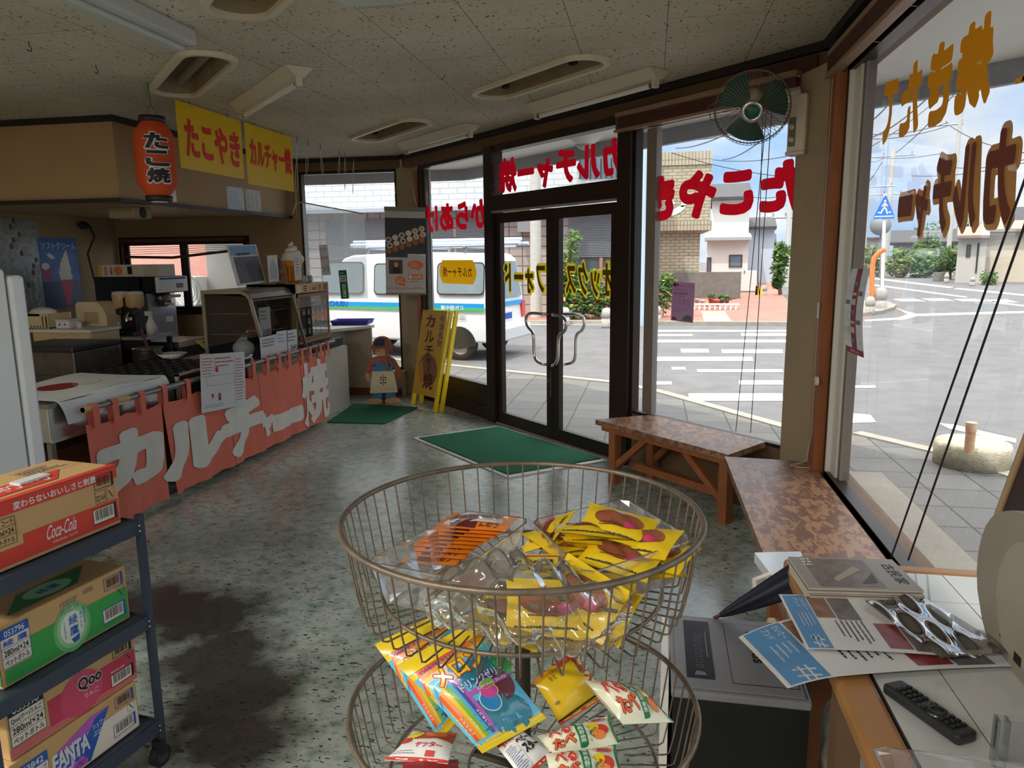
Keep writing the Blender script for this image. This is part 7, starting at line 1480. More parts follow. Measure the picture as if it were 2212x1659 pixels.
for cx, cy, rx, ry, sd in ((.74, .345, .2, .05, 1), (.36, .16, .13, .055, 2)): q.disc(w_ * cx, h_ * cy, w_ * rx, h_ * ry, .001, OB, Mz); q.poly([(w_ * (cx + .02), h_ * (cy - ry)), (w_ * (cx + .12), h_ * (cy - ry * 1.3)), (w_ * (cx + .1), h_ * (cy - ry * .7))], .001, OB, Mz); q.scribble(w_ * (cx - rx * .7), h_ * (cy - ry * .6), w_ * (cx + rx * .7), h_ * (cy + ry * .6), 3, PAPER, Mz, .002, .35, sd)
q.rect(w_ * .55, h_ * .175, w_ * .92, h_ * .235, .001, OB, Mz); q.rect(w_ * .57, h_ * .185, w_ * .65, h_ * .225, .0015, PAPER, Mz); q.text('いぷれ', w_ * .68, h_ * .185, w_ * .90, h_ * .225, PAPER, Mz, .04, .002); q.scribble(w_ * .6, h_ * .14, w_ * .92, h_ * .16, 1, INKG, Mz, .002, .5, 4)
for k in range(26): q.rect(w_ * (.03 + .037 * k), h_ * .06, w_ * (.045 + .037 * k), h_ * (.075 + .02 * rg.random()), .001, OB if k % 3 else INKG, Mz)
q.build('sheet', rt); q = MB(mat('hanger_bar', (110, 106, 100), .4, metal=.4)); q.box((-.005, h_ - .04, -.01), (w_ + .005, h_ + .003, .008), M=Mz); q.build('top_bar', rt); q = MB(MATS['hanger_bar']); q.box((-.005, -.004, -.008), (w_ + .005, .016, .006), M=Mz); q.build('bottom_bar', rt)
q = MB(STR); tp = Mz @ Vector((w_ / 2, h_, 0)); q.tube([Mz @ Vector((w_ * .2, h_, 0)), (tp.x, tp.y, CZ - .02), Mz @ Vector((w_ * .8, h_, 0))], .0015, n=4); q.build('hanging_cord', rt)
# ================================================================ fridge and trolley
FRW = mat('fridge_white', (226, 230, 230), .35, coat=.2)
FX2 = -2.42; fya, fyb = onX(44, 830, FX2).y, onX(80, 830, FX2).y; fz = onX(40, 592, FX2).z
rt = thing('refrigerator', 'white refrigerator at the left edge, in front of the counter', 'refrigerator', (FX2 - .3, fya - .3, 0))
q = MB(FRW); q.box((FX2 - .62, fya - .62, .04), (FX2, fya - .006, fz + .02), bev=.01); q.build('body', rt)
q = MB(FRW); q.box((FX2 - .62, fya + .006, .10), (FX2 + .004, fyb, fz - .005), bev=.014); q.build('door', rt); q = MB(INKG); q.box((FX2 - .6, fya - .008, .06), (FX2 - .012, fya + .008, fz)); q.build('door_seal', rt)
q = MB(WHITE); q.box((FX2 - .60, fya - .6, 0), (FX2 + .006, fyb + .004, .09), bev=.006); q.build('kick_base', rt)
CB = mat('carton_brown', (196, 158, 106), .75, noise=.05, nscale=5); CBE = mat('carton_edge', (170, 130, 84), .8)
BLU_ = mat('cart_blue_grey', (58, 68, 82), .42, metal=.25, noise=.08)
d1_ = onZ(309, 1120, .80); d2_ = onZ(0, 1252, .80); fdir = Vector((d1_.x - d2_.x, d1_.y - d2_.y, 0)).normalized(); ang = math.atan2(fdir.y, fdir.x)        # along the front edge, away from the camera
SH_D, SH_L = .34, .52
cx = Vector((d1_.x, d1_.y, 0)); rt = thing('shelf_trolley', 'dark blue-grey three-tier metal trolley loaded with drink cartons', 'trolley', tuple(cx), ang)
Mt = MW[rt.name]       # local: -x runs back along the front edge, +y into the trolley
def lb(q, a, b, mt=None, bev=0): q.box(a, b, mt, Mt, bev)
SZ = [.80, .50, .155]
for z_ in SZ:
	q = MB(BLU_); lb(q, (-SH_L, .012, z_ - .012), (-.012, SH_D - .012, z_ - .004)); lb(q, (-SH_L, 0, z_ - .042), (-.012, .004, z_)); lb(q, (-SH_L, SH_D - .004, z_ - .042), (-.012, SH_D, z_)); lb(q, (-.016, 0, z_ - .042), (-.012, SH_D, z_)); lb(q, (-SH_L, 0, z_ - .042), (-SH_L + .004, SH_D, z_)); q.build('shelf', rt)
for xx in (-.03, -SH_L):
	for yy in (0, SH_D - .012): q = MB(BLU_); lb(q, (xx + .012, yy - .004, .085), (xx + .03, yy + .016, .815 if yy == 0 else .815)); q.build('post', rt)
for z_ in SZ:
	for dz in (-.014, -.03): q = MB(CHROME); q.ball((-.022, -.006, z_ + dz), .0035, M=Mt, sub=1); q.build('rivet', rt)
for xx in (-.018, -SH_L + .02):
	for yy in (.01, SH_D - .01):
		q = MB(mat('caster_black', (26, 26, 28), .5)); q.cyl(.034, -.012, .012, n=24, M=Mt @ T(xx, yy, .034) @ RX(pi / 2)); q.box((xx - .012, yy - .016, .04), (xx + .012, yy + .016, .088), M=Mt); co = q.build('caster', rt); q = MB(mat('caster_cap', (52, 54, 56), .4)); q.cyl(.02, .0122, .014, n=20, M=Mt @ T(xx, yy, .034) @ RX(pi / 2)); q.build('wheel_cap', co)
Mback = Mt
def carton(label, x1, y0, z0, L, D, Hh, deco, name='drink_carton', skew=0.0, topdeco=None):
	"""x1: end away from the camera (local); front face at y0 towards the room"""
	M = Mback @ T(x1, y0, z0) @ RZ(skew); q = MB(CB); q.box((-L, 0, 0), (0, D, Hh), None, M, .003)
	Mf = M @ Matrix(((1, 0, 0, -L), (0, 0, -1, -.0008), (0, 1, 0, 0), (0, 0, 0, 1))); Mtop = M @ T(-L, 0, Hh + .0008)
	deco(q, L, Hh, Mf)
	if topdeco: topdeco(q, L, D, Mtop)
	q.rect(0, D / 2 - .001, L, D / 2 + .001, .0004, CBE, Mtop)
	Ms = M @ Matrix(((0, 0, -1, -L - .0008), (-1, 0, 0, D), (0, 1, 0, 0), (0, 0, 0, 1)))
	return q, Mf, Mtop, Ms
KR = mat('carton_red', (206, 62, 42), .6); KG = mat('carton_green', (56, 156, 70), .6); KB = mat('carton_blue', (40, 86, 172), .6); KP = mat('carton_crimson', (196, 56, 84), .6); KV = mat('carton_purple', (176, 90, 186), .6); KL = mat('carton_lilac', (206, 178, 222), .6); KPL = mat('carton_paleprint', (222, 212, 196), .65)
def codes(q, w, h, M, c, top=None):
	"""bar codes and the handling mark at the right end of a carton face"""
	q.ring(w * .80, h * .70, w * .965, h * .93, .0018, c, M, .0006); q.barcode(w * .82, h * .75, w * .935, h * .90, INK, M, .0007, 3); q.rect(w * .945, h * .70, w * .965, h * .93, .0006, c, M)
	q.ring(w * .90, h * .46, w * .965, h * .68, .0012, INKG, M, .0006); q.add([(w * .915, h * .62, .0007), (w * .92, h * .63, .0007), (w * .95, h * .50, .0007), (w * .945, h * .49, .0007)], [(0, 1, 2, 3)], INK, M)
	q.ring(w * .765, h * .13, w * .965, h * .40, .002, c, M, .0008); q.rect(w * .77, h * .15, w * .945, h * .38, .0007, KPL, M); q.barcode(w * .785, h * .20, w * .935, h * .37, INK, M, .001, 7); q.rect(w * .945, h * .13, w * .965, h * .40, .001, c, M)
def idbox(q, w, h, M, head, rows, c, y0=.28, y1=.72, x0=.02, x1=.205):
	q.rect(w * x0, h * y0, w * x1, h * y1, .0006, KPL if head else CB, M); q.ring(w * x0, h * y0, w * x1, h * y1, .0012, c, M, .0012); n = len(rows) + (1 if head else 0); rh = h * (y1 - y0) / n
	if head: q.rect(w * x0, h * y1 - rh, w * x1, h * y1, .0008, c, M); q.text(head, w * (x0 + .03), h * y1 - rh * .85, w * (x1 - .03), h * y1 - rh * .2, PAPER, M, .03, .0012)
	for k, t in enumerate(rows):
		yb = h * y1 - rh * (k + (2 if head else 1)); q.text(t, w * (x0 + .015), yb + rh * .18, w * (x1 - .015), yb + rh * .82, INK if c != KB else KB if k == 0 else INK, M, .02, .0012); q.rect(w * x0, yb, w * x1, yb + .0012, .001, c, M)
def cola(q, w, h, M):
	q.rect(0, h * .80, w, h, .0004, KR, M); q.rect(w * .01, h * .06, w * .985, h * .44, .0004, KR, M); q.rect(w * .0, h * .30, w * .24, h * .46, .0005, CB, M)
	q.text('変わらないおいしさと刺激', w * .20, h * .83, w * .82, h * .95, PAPER, M, .05, .0008); idbox(q, w, h, M, None, ('コカ・コーラ', '300ml×24', 'ペットボトル'), INK, .36, .76, .015, .20); codes(q, w, h, M, INK)
	sk = M @ Matrix(((1, .25, 0, 0), (0, 1, 0, 0), (0, 0, 1, 0), (0, 0, 0, 1))); q.text('Coca-Cola', w * .37, h * .20, w * .60, h * .42, PAPER, sk, .02, .0008); q.text('ORIGINAL TASTE', w * .44, h * .12, w * .63, h * .16, PAPER, M, .01, .0008); q.text('021164', w * .81, h * .50, w * .88, h * .60, INK, M, .01, .0008); q.ring(w * .80, h * .46, w * .89, h * .67, .0012, INK, M, .0006)
def cola_top(q, w, d, M):
	q.poly([(w * .12, d * .18), (w * .62, d * .18), (w * .80, d * .52), (w * .30, d * .52)], .0006, KR, M); Mr = M @ T(w * .62, d * .46, .0012) @ RZ(pi); q.text('Coca-Cola', 0, 0, w * .36, d * .22, PAPER, Mr, .02); q.rect(0, 0, w, d * .10, .0005, KR, M); q.scribble(w * .6, d * .6, w * .95, d * .85, 4, INKG, M, .0008, .5, 3); q.ring(w * .58, d * .58, w * .97, d * .88, .001, INKG, M, .0008)
q, Mf, Mtp, Ms = carton('', -.045, .035, .80, .39, .235, .172, cola, topdeco=cola_top)
q.rect(0, .0, .235, .07, .0005, KR, Ms)
tag(q.build('drink_carton'), 'red and brown drink carton on the top shelf of the trolley', 'carton', 'drink cartons on the trolley')
q = MB(PAPER); c_ = onZ(65, 1036, .976); q.box((-.045, -.018, 0), (.045, .018, .006), M=T(c_.x, c_.y, .9745) @ RZ(ang + .05)); tag(q.build('white_card'), 'small white card lying on top of the red carton', 'card')
def tea(q, w, h, M):
	q.rect(w * .03, h * .04, w * .985, h * .62, .0004, KG, M); q.poly([(0, h * .04), (w * .0, h * .9), (w * .21, h * .9), (w * .21, h * .28), (w * .03, h * .28)], .0005, CB, M)
	for k, (rx, c) in enumerate(((.20, (110, 180, 112)), (.165, (150, 200, 146)), (.13, (214, 224, 204)))): q.disc(w * .52, h * .40, w * rx * .72, h * rx * 2.1, .0006 + .0001 * k, mat('tea_halo_%d' % k, c, .6), M)
	q.vtext('綾鷹', w * .495, h * .24, w * .565, h * .62, KB, M, .02, .0012); q.poly([(w * .50, h * .20), (w * .57, h * .24), (w * .56, h * .14), (w * .52, h * .12)], .0012, KB, M); q.vtext('あやたか', w * .58, h * .30, w * .60, h * .60, KB, M, .0, .0012); q.scribble(w * .61, h * .36, w * .63, h * .66, 9, KB, M, .0012, .6, 2); q.scribble(w * .455, h * .25, w * .47, h * .55, 9, KB, M, .0012, .6, 3)
	q.text('+Y/05107', w * .44, h * .80, w * .58, h * .90, INKG, M, .0, .0008); q.text('26.02.13', w * .44, h * .68, w * .58, h * .78, INKG, M, .0, .0008); q.text('#0000', w * .63, h * .84, w * .71, h * .93, INKG, M, .0, .0008); idbox(q, w, h, M, '053796', ('綾 鷹', '280ml×24', 'ペットボトル'), KB, .30, .92, .02, .215); codes(q, w, h, M, KB)
def tea_top(q, w, d, M):
	q.poly([(w * .14, d * .12), (w * .66, d * .12), (w * .90, d * .48), (w * .38, d * .48)], .0006, mat('carton_green_dark', (40, 120, 62), .6), M); q.disc(w * .52, d * .30, w * .17, d * .16, .0008, MATS['tea_halo_1'], M); q.text('綾鷹', w * .44, d * .24, w * .60, d * .36, KB, M, .02, .001); q.scribble(w * .1, d * .62, w * .8, d * .85, 4, INKG, M, .0008, .4, 8)
q, Mf, Mtp, Ms = carton('', -.04, .045, .50, .395, .25, .165, tea, topdeco=tea_top); q.rect(0, .01, .25, .10, .0005, KG, Ms)
tag(q.build('drink_carton'), 'green and brown tea carton on the middle shelf of the trolley', 'carton', 'drink cartons on the trolley')
def apple(q, w, h, M):
	q.rect(w * .28, h * .15, w * .985, h * .66, .0004, KP, M); q.poly([(w * .0, h * .04), (w * .985, h * .04), (w * .985, h * .15), (w * .28, h * .15), (w * .28, h * .2), (w * .0, h * .2)], .0004, mat('carton_crimson_pale', (206, 104, 108), .6), M); q.disc(w * .53, h * .42, w * .17, h * .42, .0006, mat('apple_pink', (206, 74, 104), .6), M)
	q.text('Qoo', w * .50, h * .42, w * .70, h * .74, PAPER, M, .12, .0010); q.text('Qoo', w * .505, h * .44, w * .695, h * .72, INK, M, .05, .0014); q.text('りんご', w * .55, h * .28, w * .66, h * .38, PAPER, M, .02, .0012); q.text('26.01.14', w * .44, h * .84, w * .56, h * .93, INKG, M, .0, .0008); idbox(q, w, h, M, '053390', ('Qoo(クー)りんご', '280ml×24', 'ペットボトル'), INK, .22, .96, .015, .255); codes(q, w, h, M, INK); q.text('管理栄養士推奨', w * .77, h * .42, w * .89, h * .47, PAPER, M, .0, .001)
def grape(q, w, h, M):
	q.rect(w * .28, h * .03, w * .985, h * .62, .0004, KPL, M); q.poly([(w * .28, h * .62), (w * .60, h * .62), (w * .74, h * .88), (w * .60, h * .90)], .0005, KV, M); q.poly([(w * .56, h * .05), (w * .75, h * .88), (w * .63, h * .82), (w * .40, h * .1)], .0006, KB, M); q.disc(w * .42, h * .24, w * .10, h * .2, .0005, KL, M)
	q.text('FANTA', w * .28, h * .28, w * .57, h * .68, KB, M @ T(.004, -.006, 0), .12, .0010); q.text('FANTA', w * .285, h * .30, w * .565, h * .66, PAPER, M, .05, .0014); q.text('シュワッと', w * .60, h * .60, w * .74, h * .72, PAPER, M, .03, .0012); q.text('ぶどう', w * .60, h * .46, w * .70, h * .57, PAPER, M, .03, .0012)
	for k, (dx, dy) in enumerate(((0, 0), (.04, .02), (.02, -.07), (.06, -.06), (-.03, -.08))): q.disc(w * (.45 + dx), h * (.18 + dy), w * .028, h * .065, .0012, KV, M)
	idbox(q, w, h, M, '053842', ('ファンタグレープ', '280ml×24', 'ペットボトル'), KB, .10, .86, .015, .255); codes(q, w, h, M, KB)
q, Mf, Mtp, Ms = carton('', -.055, .035, .155, .40, .245, .148, grape); q.rect(.02, .03, .2, .08, .0005, INKB, Ms)
tag(q.build('drink_carton'), 'white and blue grape soda carton at the bottom of the lowest trolley shelf', 'carton', 'drink cartons on the trolley')
q, Mf, Mtp, Ms = carton('', -.04, .04, .305, .40, .245, .148, apple, skew=radians(-.6)); q.rect(.02, .03, .2, .085, .0005, KR, Ms)
q.add([(0, .06, .1), (0, .2, .1), (.06, .2, .085), (.06, .08, .085)], [(0, 1, 2, 3)], CB, Mback @ T(-.04, .04, .305)); 
tag(q.build('drink_carton'), 'crimson apple drink carton stacked on the grape soda carton', 'carton', 'drink cartons on the trolley')
# ================================================================ wire basket stand
BX, BY = -.175, .985; WR_ = mat('basket_wire', (128, 114, 98), .42, metal=.5, noise=.3, nscale=30)
rt = thing('basket_stand', 'rotating wire stand with two round baskets on a dark central pole', 'basket stand', (BX, BY, 0))
q = MB(mat('pole_dark', (74, 66, 58), .4, metal=.5, noise=.15)); q.cyl(.0115, .02, 1.075, n=16, M=T(BX, BY, 0)); q.build('pole', rt)
q = MB(MATS['pole_dark']); 
for k in range(4): q.tube([(BX, BY, .05), (BX + .22 * cos(k * pi / 2 + .4), BY + .22 * sin(k * pi / 2 + .4), .02)], .012, n=8)
q.build('foot', rt)
def basket(zr, Rr, seed):
	zb = zr - .108; rb = Rr * .79; z2 = zb - .004
	q = MB(WR_); q.tube([(BX + Rr * cos(2 * pi * k / 72), BY + Rr * sin(2 * pi * k / 72), zr) for k in range(72)], .0043, n=8, closed=True); rim = q.build('basket', rt)
	q = MB(WR_); q.tube([(BX + rb * cos(2 * pi * k / 64), BY + rb * sin(2 * pi * k / 64), zb + .003) for k in range(64)], .0030, n=6, closed=True); q.build('base_ring', rim)
	q = MB(WR_); q.tube([(BX + Rr * .33 * cos(2 * pi * k / 40), BY + Rr * .33 * sin(2 * pi * k / 40), zb - .001) for k in range(40)], .0025, n=6, closed=True); q.build('inner_ring', rim)
	q = MB(WR_); n = 58
	for k in range(n):
		a_ = 2 * pi * k / n; ca, sa_ = cos(a_), sin(a_); P = lambda r_, z_: (BX + r_ * ca, BY + r_ * sa_, z_)
		q.tube([P(Rr - .003, zr), P(Rr * .93, zr - .09), P(Rr * .905, zr - .116), P(Rr * .88, zr - .119), P(Rr * .62 if k % 2 else Rr * .30, zb - .004)], .00135, n=5, caps=False)
	q.build('side_wires', rim)
	q = MB(MATS['pole_dark'])
	for k in range(3): a_ = 2 * pi * k / 3 + .8; q.box((0, -.004, zb - .012), (Rr * .34, .004, zb - .004), M=T(BX, BY, 0) @ RZ(a_))
	q.cyl(.022, zb - .02, zb - .004, n=16, M=T(BX, BY, 0)); q.build('hub', rim)
	q = MB(MATS['pole_dark']); q.box((-.062, -.012, zb - .034), (-.03, .012, zb - .008), M=T(BX, BY, 0) @ RZ(.5)); q.build('bracket', rim)
basket(1.19, .252, 1); basket(.90, .254, 2)
zb1, zb2 = 1.085, .795
# clear trays
TRAY = glass('clear_tray', (250, 250, 250), .08, .08, .15, (238, 240, 242))
def tray(label, pts, z1, hgt, shrink=.84):
	c_ = sum((Vector(p) for p in pts), Vector()) / 4; q = MB(TRAY); n = 4; 
	def rr(sc_, z_, m=8):
		out = []
		for i in range(4):
			a_, b_ = pts[i], pts[(i + 1) % 4]
			for k in range(m):
				p = Vector(a_).lerp(Vector(b_), (k + .5) / m); w_ = 1 - .0 * k; p = c_ + (p - c_) * sc_
				if z_ < z1 - .006 and z_ > z1 - hgt + .004: p += (p - c_).normalized() * (.0025 if k % 2 else -.0015)
				out.append(Vector((p.x, p.y, z_)))
		return out
	lv = [rr(1.03, z1 - .002), rr(1.03, z1), rr(1.0, z1), rr(.985, z1 - .008), rr(shrink + .01, z1 - hgt + .006), rr(shrink, z1 - hgt)]; N_ = len(lv[0]); vs = [v for l in lv for v in l]
	q.add(vs, [(i * N_ + k, i * N_ + (k + 1) % N_, (i + 1) * N_ + (k + 1) % N_, (i + 1) * N_ + k) for i in range(len(lv) - 1) for k in range(N_)], smooth=False); q.add(lv[-1], [tuple(range(N_))])
	return tag(q.build('clear_tray'), label, 'tray')
TA = [onZ(*p, 1.155) for p in ((1006, 1104), (1142, 1122), (978, 1246), (792, 1211))]; TB = [onZ(*p, 1.158) for p in ((1352, 1078), (1496, 1164), (1268, 1238), (1150, 1124))]
tray('clear plastic tray holding the row of orange packets in the top basket', TA, 1.155, .065); tray('clear plastic tray holding the heap of yellow packets in the top basket', TB, 1.158, .065)
# packets: soft pillows between four corners
def warped(q, src, fn, maxlen=.012):
	bm = bmesh.new(); bv = [bm.verts.new(v) for v in src.v]
	for f, mi in zip(src.f, src.mi):
		try: nf = bm.faces.new([bv[i] for i in f]); nf.material_index = mi
		except ValueError: pass
	for _ in range(5):
		es = [e for e in bm.edges if e.calc_length() > maxlen]
		if not es: break
		bmesh.ops.subdivide_edges(bm, edges=es, cuts=1); bmesh.ops.triangulate(bm, faces=[f for f in bm.faces if len(f.verts) > 3])
	bm.verts.index_update(); pts = [fn(v.co) for v in bm.verts]
	for mi, m in enumerate(src.mats):
		fs = [tuple(v.index for v in f.verts) for f in bm.faces if f.material_index == mi]
		if not fs: continue
		used = sorted({i for f in fs for i in f}); mp = {i: k for k, i in enumerate(used)}; q.add([pts[i] for i in used], [tuple(mp[i] for i in f) for f in fs], m, None, True)
	bm.free()
def pillow(name, label, cat, tl, tr, br, bl, t, mt, deco=None, group=None, seed=0, crimp=.07, nu=14, nv=14, back=None, wr=.12):
	"""bag between four corners; u to the right, v up; deco draws in a (w, h) rectangle"""
	rg = random.Random(seed); n = ((tr - bl).cross(tl - br)).normalized(); w = ((tr - tl).length + (br - bl).length) / 2; h = ((tl - bl).length + (tr - br).length) / 2
	ph = [rg.uniform(0, 6.28) for _ in range(6)]
	def prof(u, v):
		u, v = min(1, max(0, u)), min(1, max(0, v)); vv = (v - crimp) / (1 - 2 * crimp)
		if vv <= 0 or vv >= 1: return 0.0
		k = (max(0, sin(pi * u)) ** .55) * (max(0, sin(pi * vv)) ** .6); wob = sin(u * 9 + ph[0] + 3 * v) * .5 + sin(v * 11 + ph[1] - 4 * u) * .5 + sin((u + v) * 17 + ph[2]) * .35
		return k * (1 + wr * wob)
	def P(u, v): return bl.lerp(br, u).lerp(tl.lerp(tr, u), v)
	def pin(v): return 1 - .05 * sin(pi * v)
	def S_(u, v, e, sgn=1): u2 = .5 + (u - .5) * pin(v); return P(u2, v) + n * (sgn * (prof(u, v) * t / 2) + e)
	q = MB(mt); q.grid(lambda u, v: S_(u, v, 0), nu, nv); q.grid(lambda u, v: S_(u, v, -.0006, -1), nu, nv, back)
	if deco:
		src = MB(mt); deco(src, w, h, None); 
		zs_ = lambda c: S_(c.x / w, c.y / h, .0006 + c.z)
		warped(q, src, zs_, max(w, h) / 12)
	return tag(q.build(name), label, cat, group)
ORG = mat('packet_orange', (230, 128, 34), .28, coat=.3); PKR = mat('packet_dark', (96, 30, 36), .35); YPK = mat('packet_yellow', (232, 196, 30), .25, coat=.4); MEAT = mat('packet_brown', (150, 84, 56), .25, coat=.4, noise=.25, nscale=30); PNK = mat('packet_pink', (206, 60, 110), .4)
SHN = mat('foil_shine', (222, 222, 222), .25, metal=.3)
# orange packets: a leaning row in the left tray
OL = ['front orange packet of the leaning row, lettering side out', 'second orange packet behind the front one', 'third orange packet of the leaning row', 'fourth orange packet of the leaning row', 'fifth orange packet, in the middle of the row', 'sixth orange packet of the leaning row', 'seventh orange packet of the leaning row', 'eighth orange packet, next to the hindmost', 'hindmost orange packet with silver and red print on top']
OP = [((860, 1214), (985, 1222)), ((872, 1200), (1003, 1208)), ((880, 1189), (1014, 1196)), ((888, 1179), (1026, 1186)), ((898, 1170), (1040, 1178)), ((908, 1162), (1054, 1170)), ((918, 1154), (1068, 1162)), ((930, 1146), (1080, 1155)), ((942, 1138), (1092, 1148))]
for k in range(9):
	pa, pb = OP[k]; zz = 1.100 + .0048 * k; a_, b_ = onZ(*pa, zz), onZ(*pb, zz)
	d_ = (b_ - a_).normalized(); inw = Vector((-d_.y, d_.x, 0)); tl = a_ + inw * .060 + Vector((0, 0, .003)) + d_ * .012; tr = b_ + inw * .060 + Vector((0, 0, .003)) + d_ * .012
	def deco(q, w, h, M, k=k):
		rg = random.Random(k); q.poly([(w * .25, h * .08), (w * .55, h * .05), (w * .5, h * .5), (w * .3, h * .4)], .0002, PKR); q.text('にのう', w * .58, h * .10, w * .85, h * .40, PKR, None, .04, .0004)
		if k == 8: q.poly([(w * .15, h * .5), (w * .7, h * .45), (w * .8, h * .95), (w * .25, h * .95)], .0004, PKR); q.poly([(w * .4, h * .3), (w * .9, h * .35), (w * .85, h * .6), (w * .5, h * .55)], .0006, SHN); q.poly([(w * .1, h * .75), (w * .5, h * .8), (w * .45, h * .92), (w * .15, h * .9)], .0008, SHN)
	pillow('snack_packet', OL[k], 'snack packet', tl, tr, b_, a_, .008, ORG, deco, 'orange snack packets', k, .05, 12, 8, wr=.3)
# yellow packets: a loose heap in the right tray
def ydeco(q, w, h, M):
	q.disc(w * .5, h * .56, w * .36, h * .26, .0002, MEAT); q.disc(w * .68, h * .44, w * .09, h * .10, .0005, PNK); q.scribble(w * .25, h * .28, w * .75, h * .40, 2, PKR, None, .0006, .5, 4); q.scribble(w * .1, h * .08, w * .9, h * .18, 1, INK, None, .0004, .4, 6)
rg = random.Random(12); YS = []
YP = [(1232, 1222, .010, 12, .0), (1300, 1238, .012, -8, .1), (1390, 1228, .014, 18, .0), (1420, 1200, .03, -30, .25), (1250, 1190, .026, 28, .2), (1210, 1165, .03, 55, .25), (1180, 1150, .034, 68, .45), (1340, 1205, .038, -20, .2), (1290, 1170, .042, 15, .25), (1385, 1170, .05, -25, .3), (1275, 1148, .058, 8, .2), (1335, 1135, .066, -14, .3)]
YN_ = ['nearest', 'second lowest', 'right front', 'right-hand tilted', 'left middle', 'left rear', 'upright left', 'central', 'inner', 'large glossy', 'upper left', 'topmost']
YD = ['yellow packet at the near left of the tray heap', 'yellow packet in the near middle, half under others', 'yellow packet at the near right end of the heap', 'tilted yellow packet at the right edge of the tray', 'yellow packet with an orange side left of the heap middle', 'yellow packet behind it, turned on its side', 'yellow packet standing against the left tray wall', 'yellow packet with small print in the middle of the heap', 'brown-topped yellow packet buried under the top ones', 'shiny yellow packet with a pink mark, right of the heap top', 'upper left yellow packet with a zigzag edge', 'topmost yellow packet at the back of the heap']
for k, (px, py, dz, rot, tilt) in enumerate(YP):
	c_ = onZ(px, py, zb1 + .02 + dz); Mx = T(c_.x, c_.y, c_.z) @ RZ(radians(rot)) @ RX(tilt * (1 if k % 2 else -1)) @ RY(tilt * .5 * (1 if k % 3 else -1)); a_, b_ = .052, .034
	tl, tr, br, bl = [Mx @ Vector(v) for v in ((-a_, b_, 0), (a_, b_, 0), (a_, -b_, 0), (-a_, -b_, 0))]
	pillow('snack_packet', YD[k], 'snack packet', tl, tr, br, bl, .020, YPK, ydeco, 'yellow snack packets in the tray', k + 30, .08, 12, 10, wr=.28)
# clear bag at the front with more yellow packets
c_ = onZ(1150, 1335, 1.11); 
BAG = glass('clear_bag', (250, 250, 248), .03, .12, .10, (236, 234, 228))
cl, cr_ = onZ(930, 1310, 1.12), onZ(1360, 1330, 1.12)
YD2 = ['yellow packet lying flat at the left of the clear bag', 'big yellow packet with a pink print in the clear bag', 'yellow packet at the bottom front of the clear bag', 'upright yellow packet in the middle of the clear bag', 'yellow packet with a white label at the right of the clear bag']
for k, (px, py, zz, rot, tx, tyy) in enumerate(((1105, 1335, 1.100, -20, .3, .1), (1185, 1312, 1.122, 8, .75, .1), (1180, 1345, 1.100, 3, .4, 0), (1262, 1290, 1.130, -50, .9, .3), (1292, 1322, 1.108, -30, .7, -.2))):
	c_ = onZ(px, py, zz); Mx = T(c_.x, c_.y, zz) @ RZ(radians(rot)) @ RX(tx) @ RY(tyy); a_, b_ = .054, .036
	tl, tr, br, bl = [Mx @ Vector(v) for v in ((-a_, b_, 0), (a_, b_, 0), (a_, -b_, 0), (-a_, -b_, 0))]
	pillow('snack_packet', YD2[k], 'snack packet', tl, tr, br, bl, .022, YPK, ydeco, 'yellow snack packets in the clear bag', k + 60, .08, 12, 10, wr=.3)
rg = random.Random(7); q = MB(BAG)
Lb = (cr_ - cl).length; mid = (cl + cr_) / 2; ax = (cr_ - cl).normalized(); ay = Vector((-ax.y, ax.x, 0))
def bagf(u, v):
	a_ = 2 * pi * v; x_ = (u - .5) * Lb * 1.02; r_ = max(.003, .062 * sin(pi * min(1, max(0, u * .94 + .03))) ** .55); w_ = 1 + .16 * sin(5 * a_ + u * 22) + .10 * sin(9 * a_ - u * 31)
	return mid + ax * x_ + ay * (r_ * 1.05 * w_ * cos(a_)) + Vector((0, 0, max(-.024, (r_ * .85 * w_ * sin(a_))) + .006 + .01 * sin(u * 6)))
q.grid(bagf, 40, 40); tag(q.build('clear_bag'), 'crumpled clear bag of yellow packets at the front of the top basket', 'bag')
def crd(name, label, pts, deco, mt=None): sheet(name, label, 'price card', *pts, th=.001, mt=mt, deco=deco)
P4 = [onZ(1138, 1212, 1.175), onZ(1222, 1205, 1.175), onZ(1196, 1248, 1.150), onZ(1128, 1240, 1.150)]
YCD = mat('card_yellow', (216, 200, 70), .6)
crd('price_card', 'yellow price card reading 30 yen between the trays', P4, lambda q, w, h, M: (q.text('30円', w * .12, h * .2, w * .85, h * .8, INK, M, .03, .001), q.rect(0, h * .93, w, h, .001, KR, M)), YCD)
P4 = [onZ(1064, 1328, 1.118), onZ(1086, 1328, 1.118), onZ(1102, 1368, 1.092), onZ(1040, 1350, 1.092)]
crd('price_card', 'folded yellow card corner under the clear bag', P4, lambda q, w, h, M: q.text('(1)', w * .55, h * .3, w * .85, h * .7, INK, M, .02, .001), YCD)
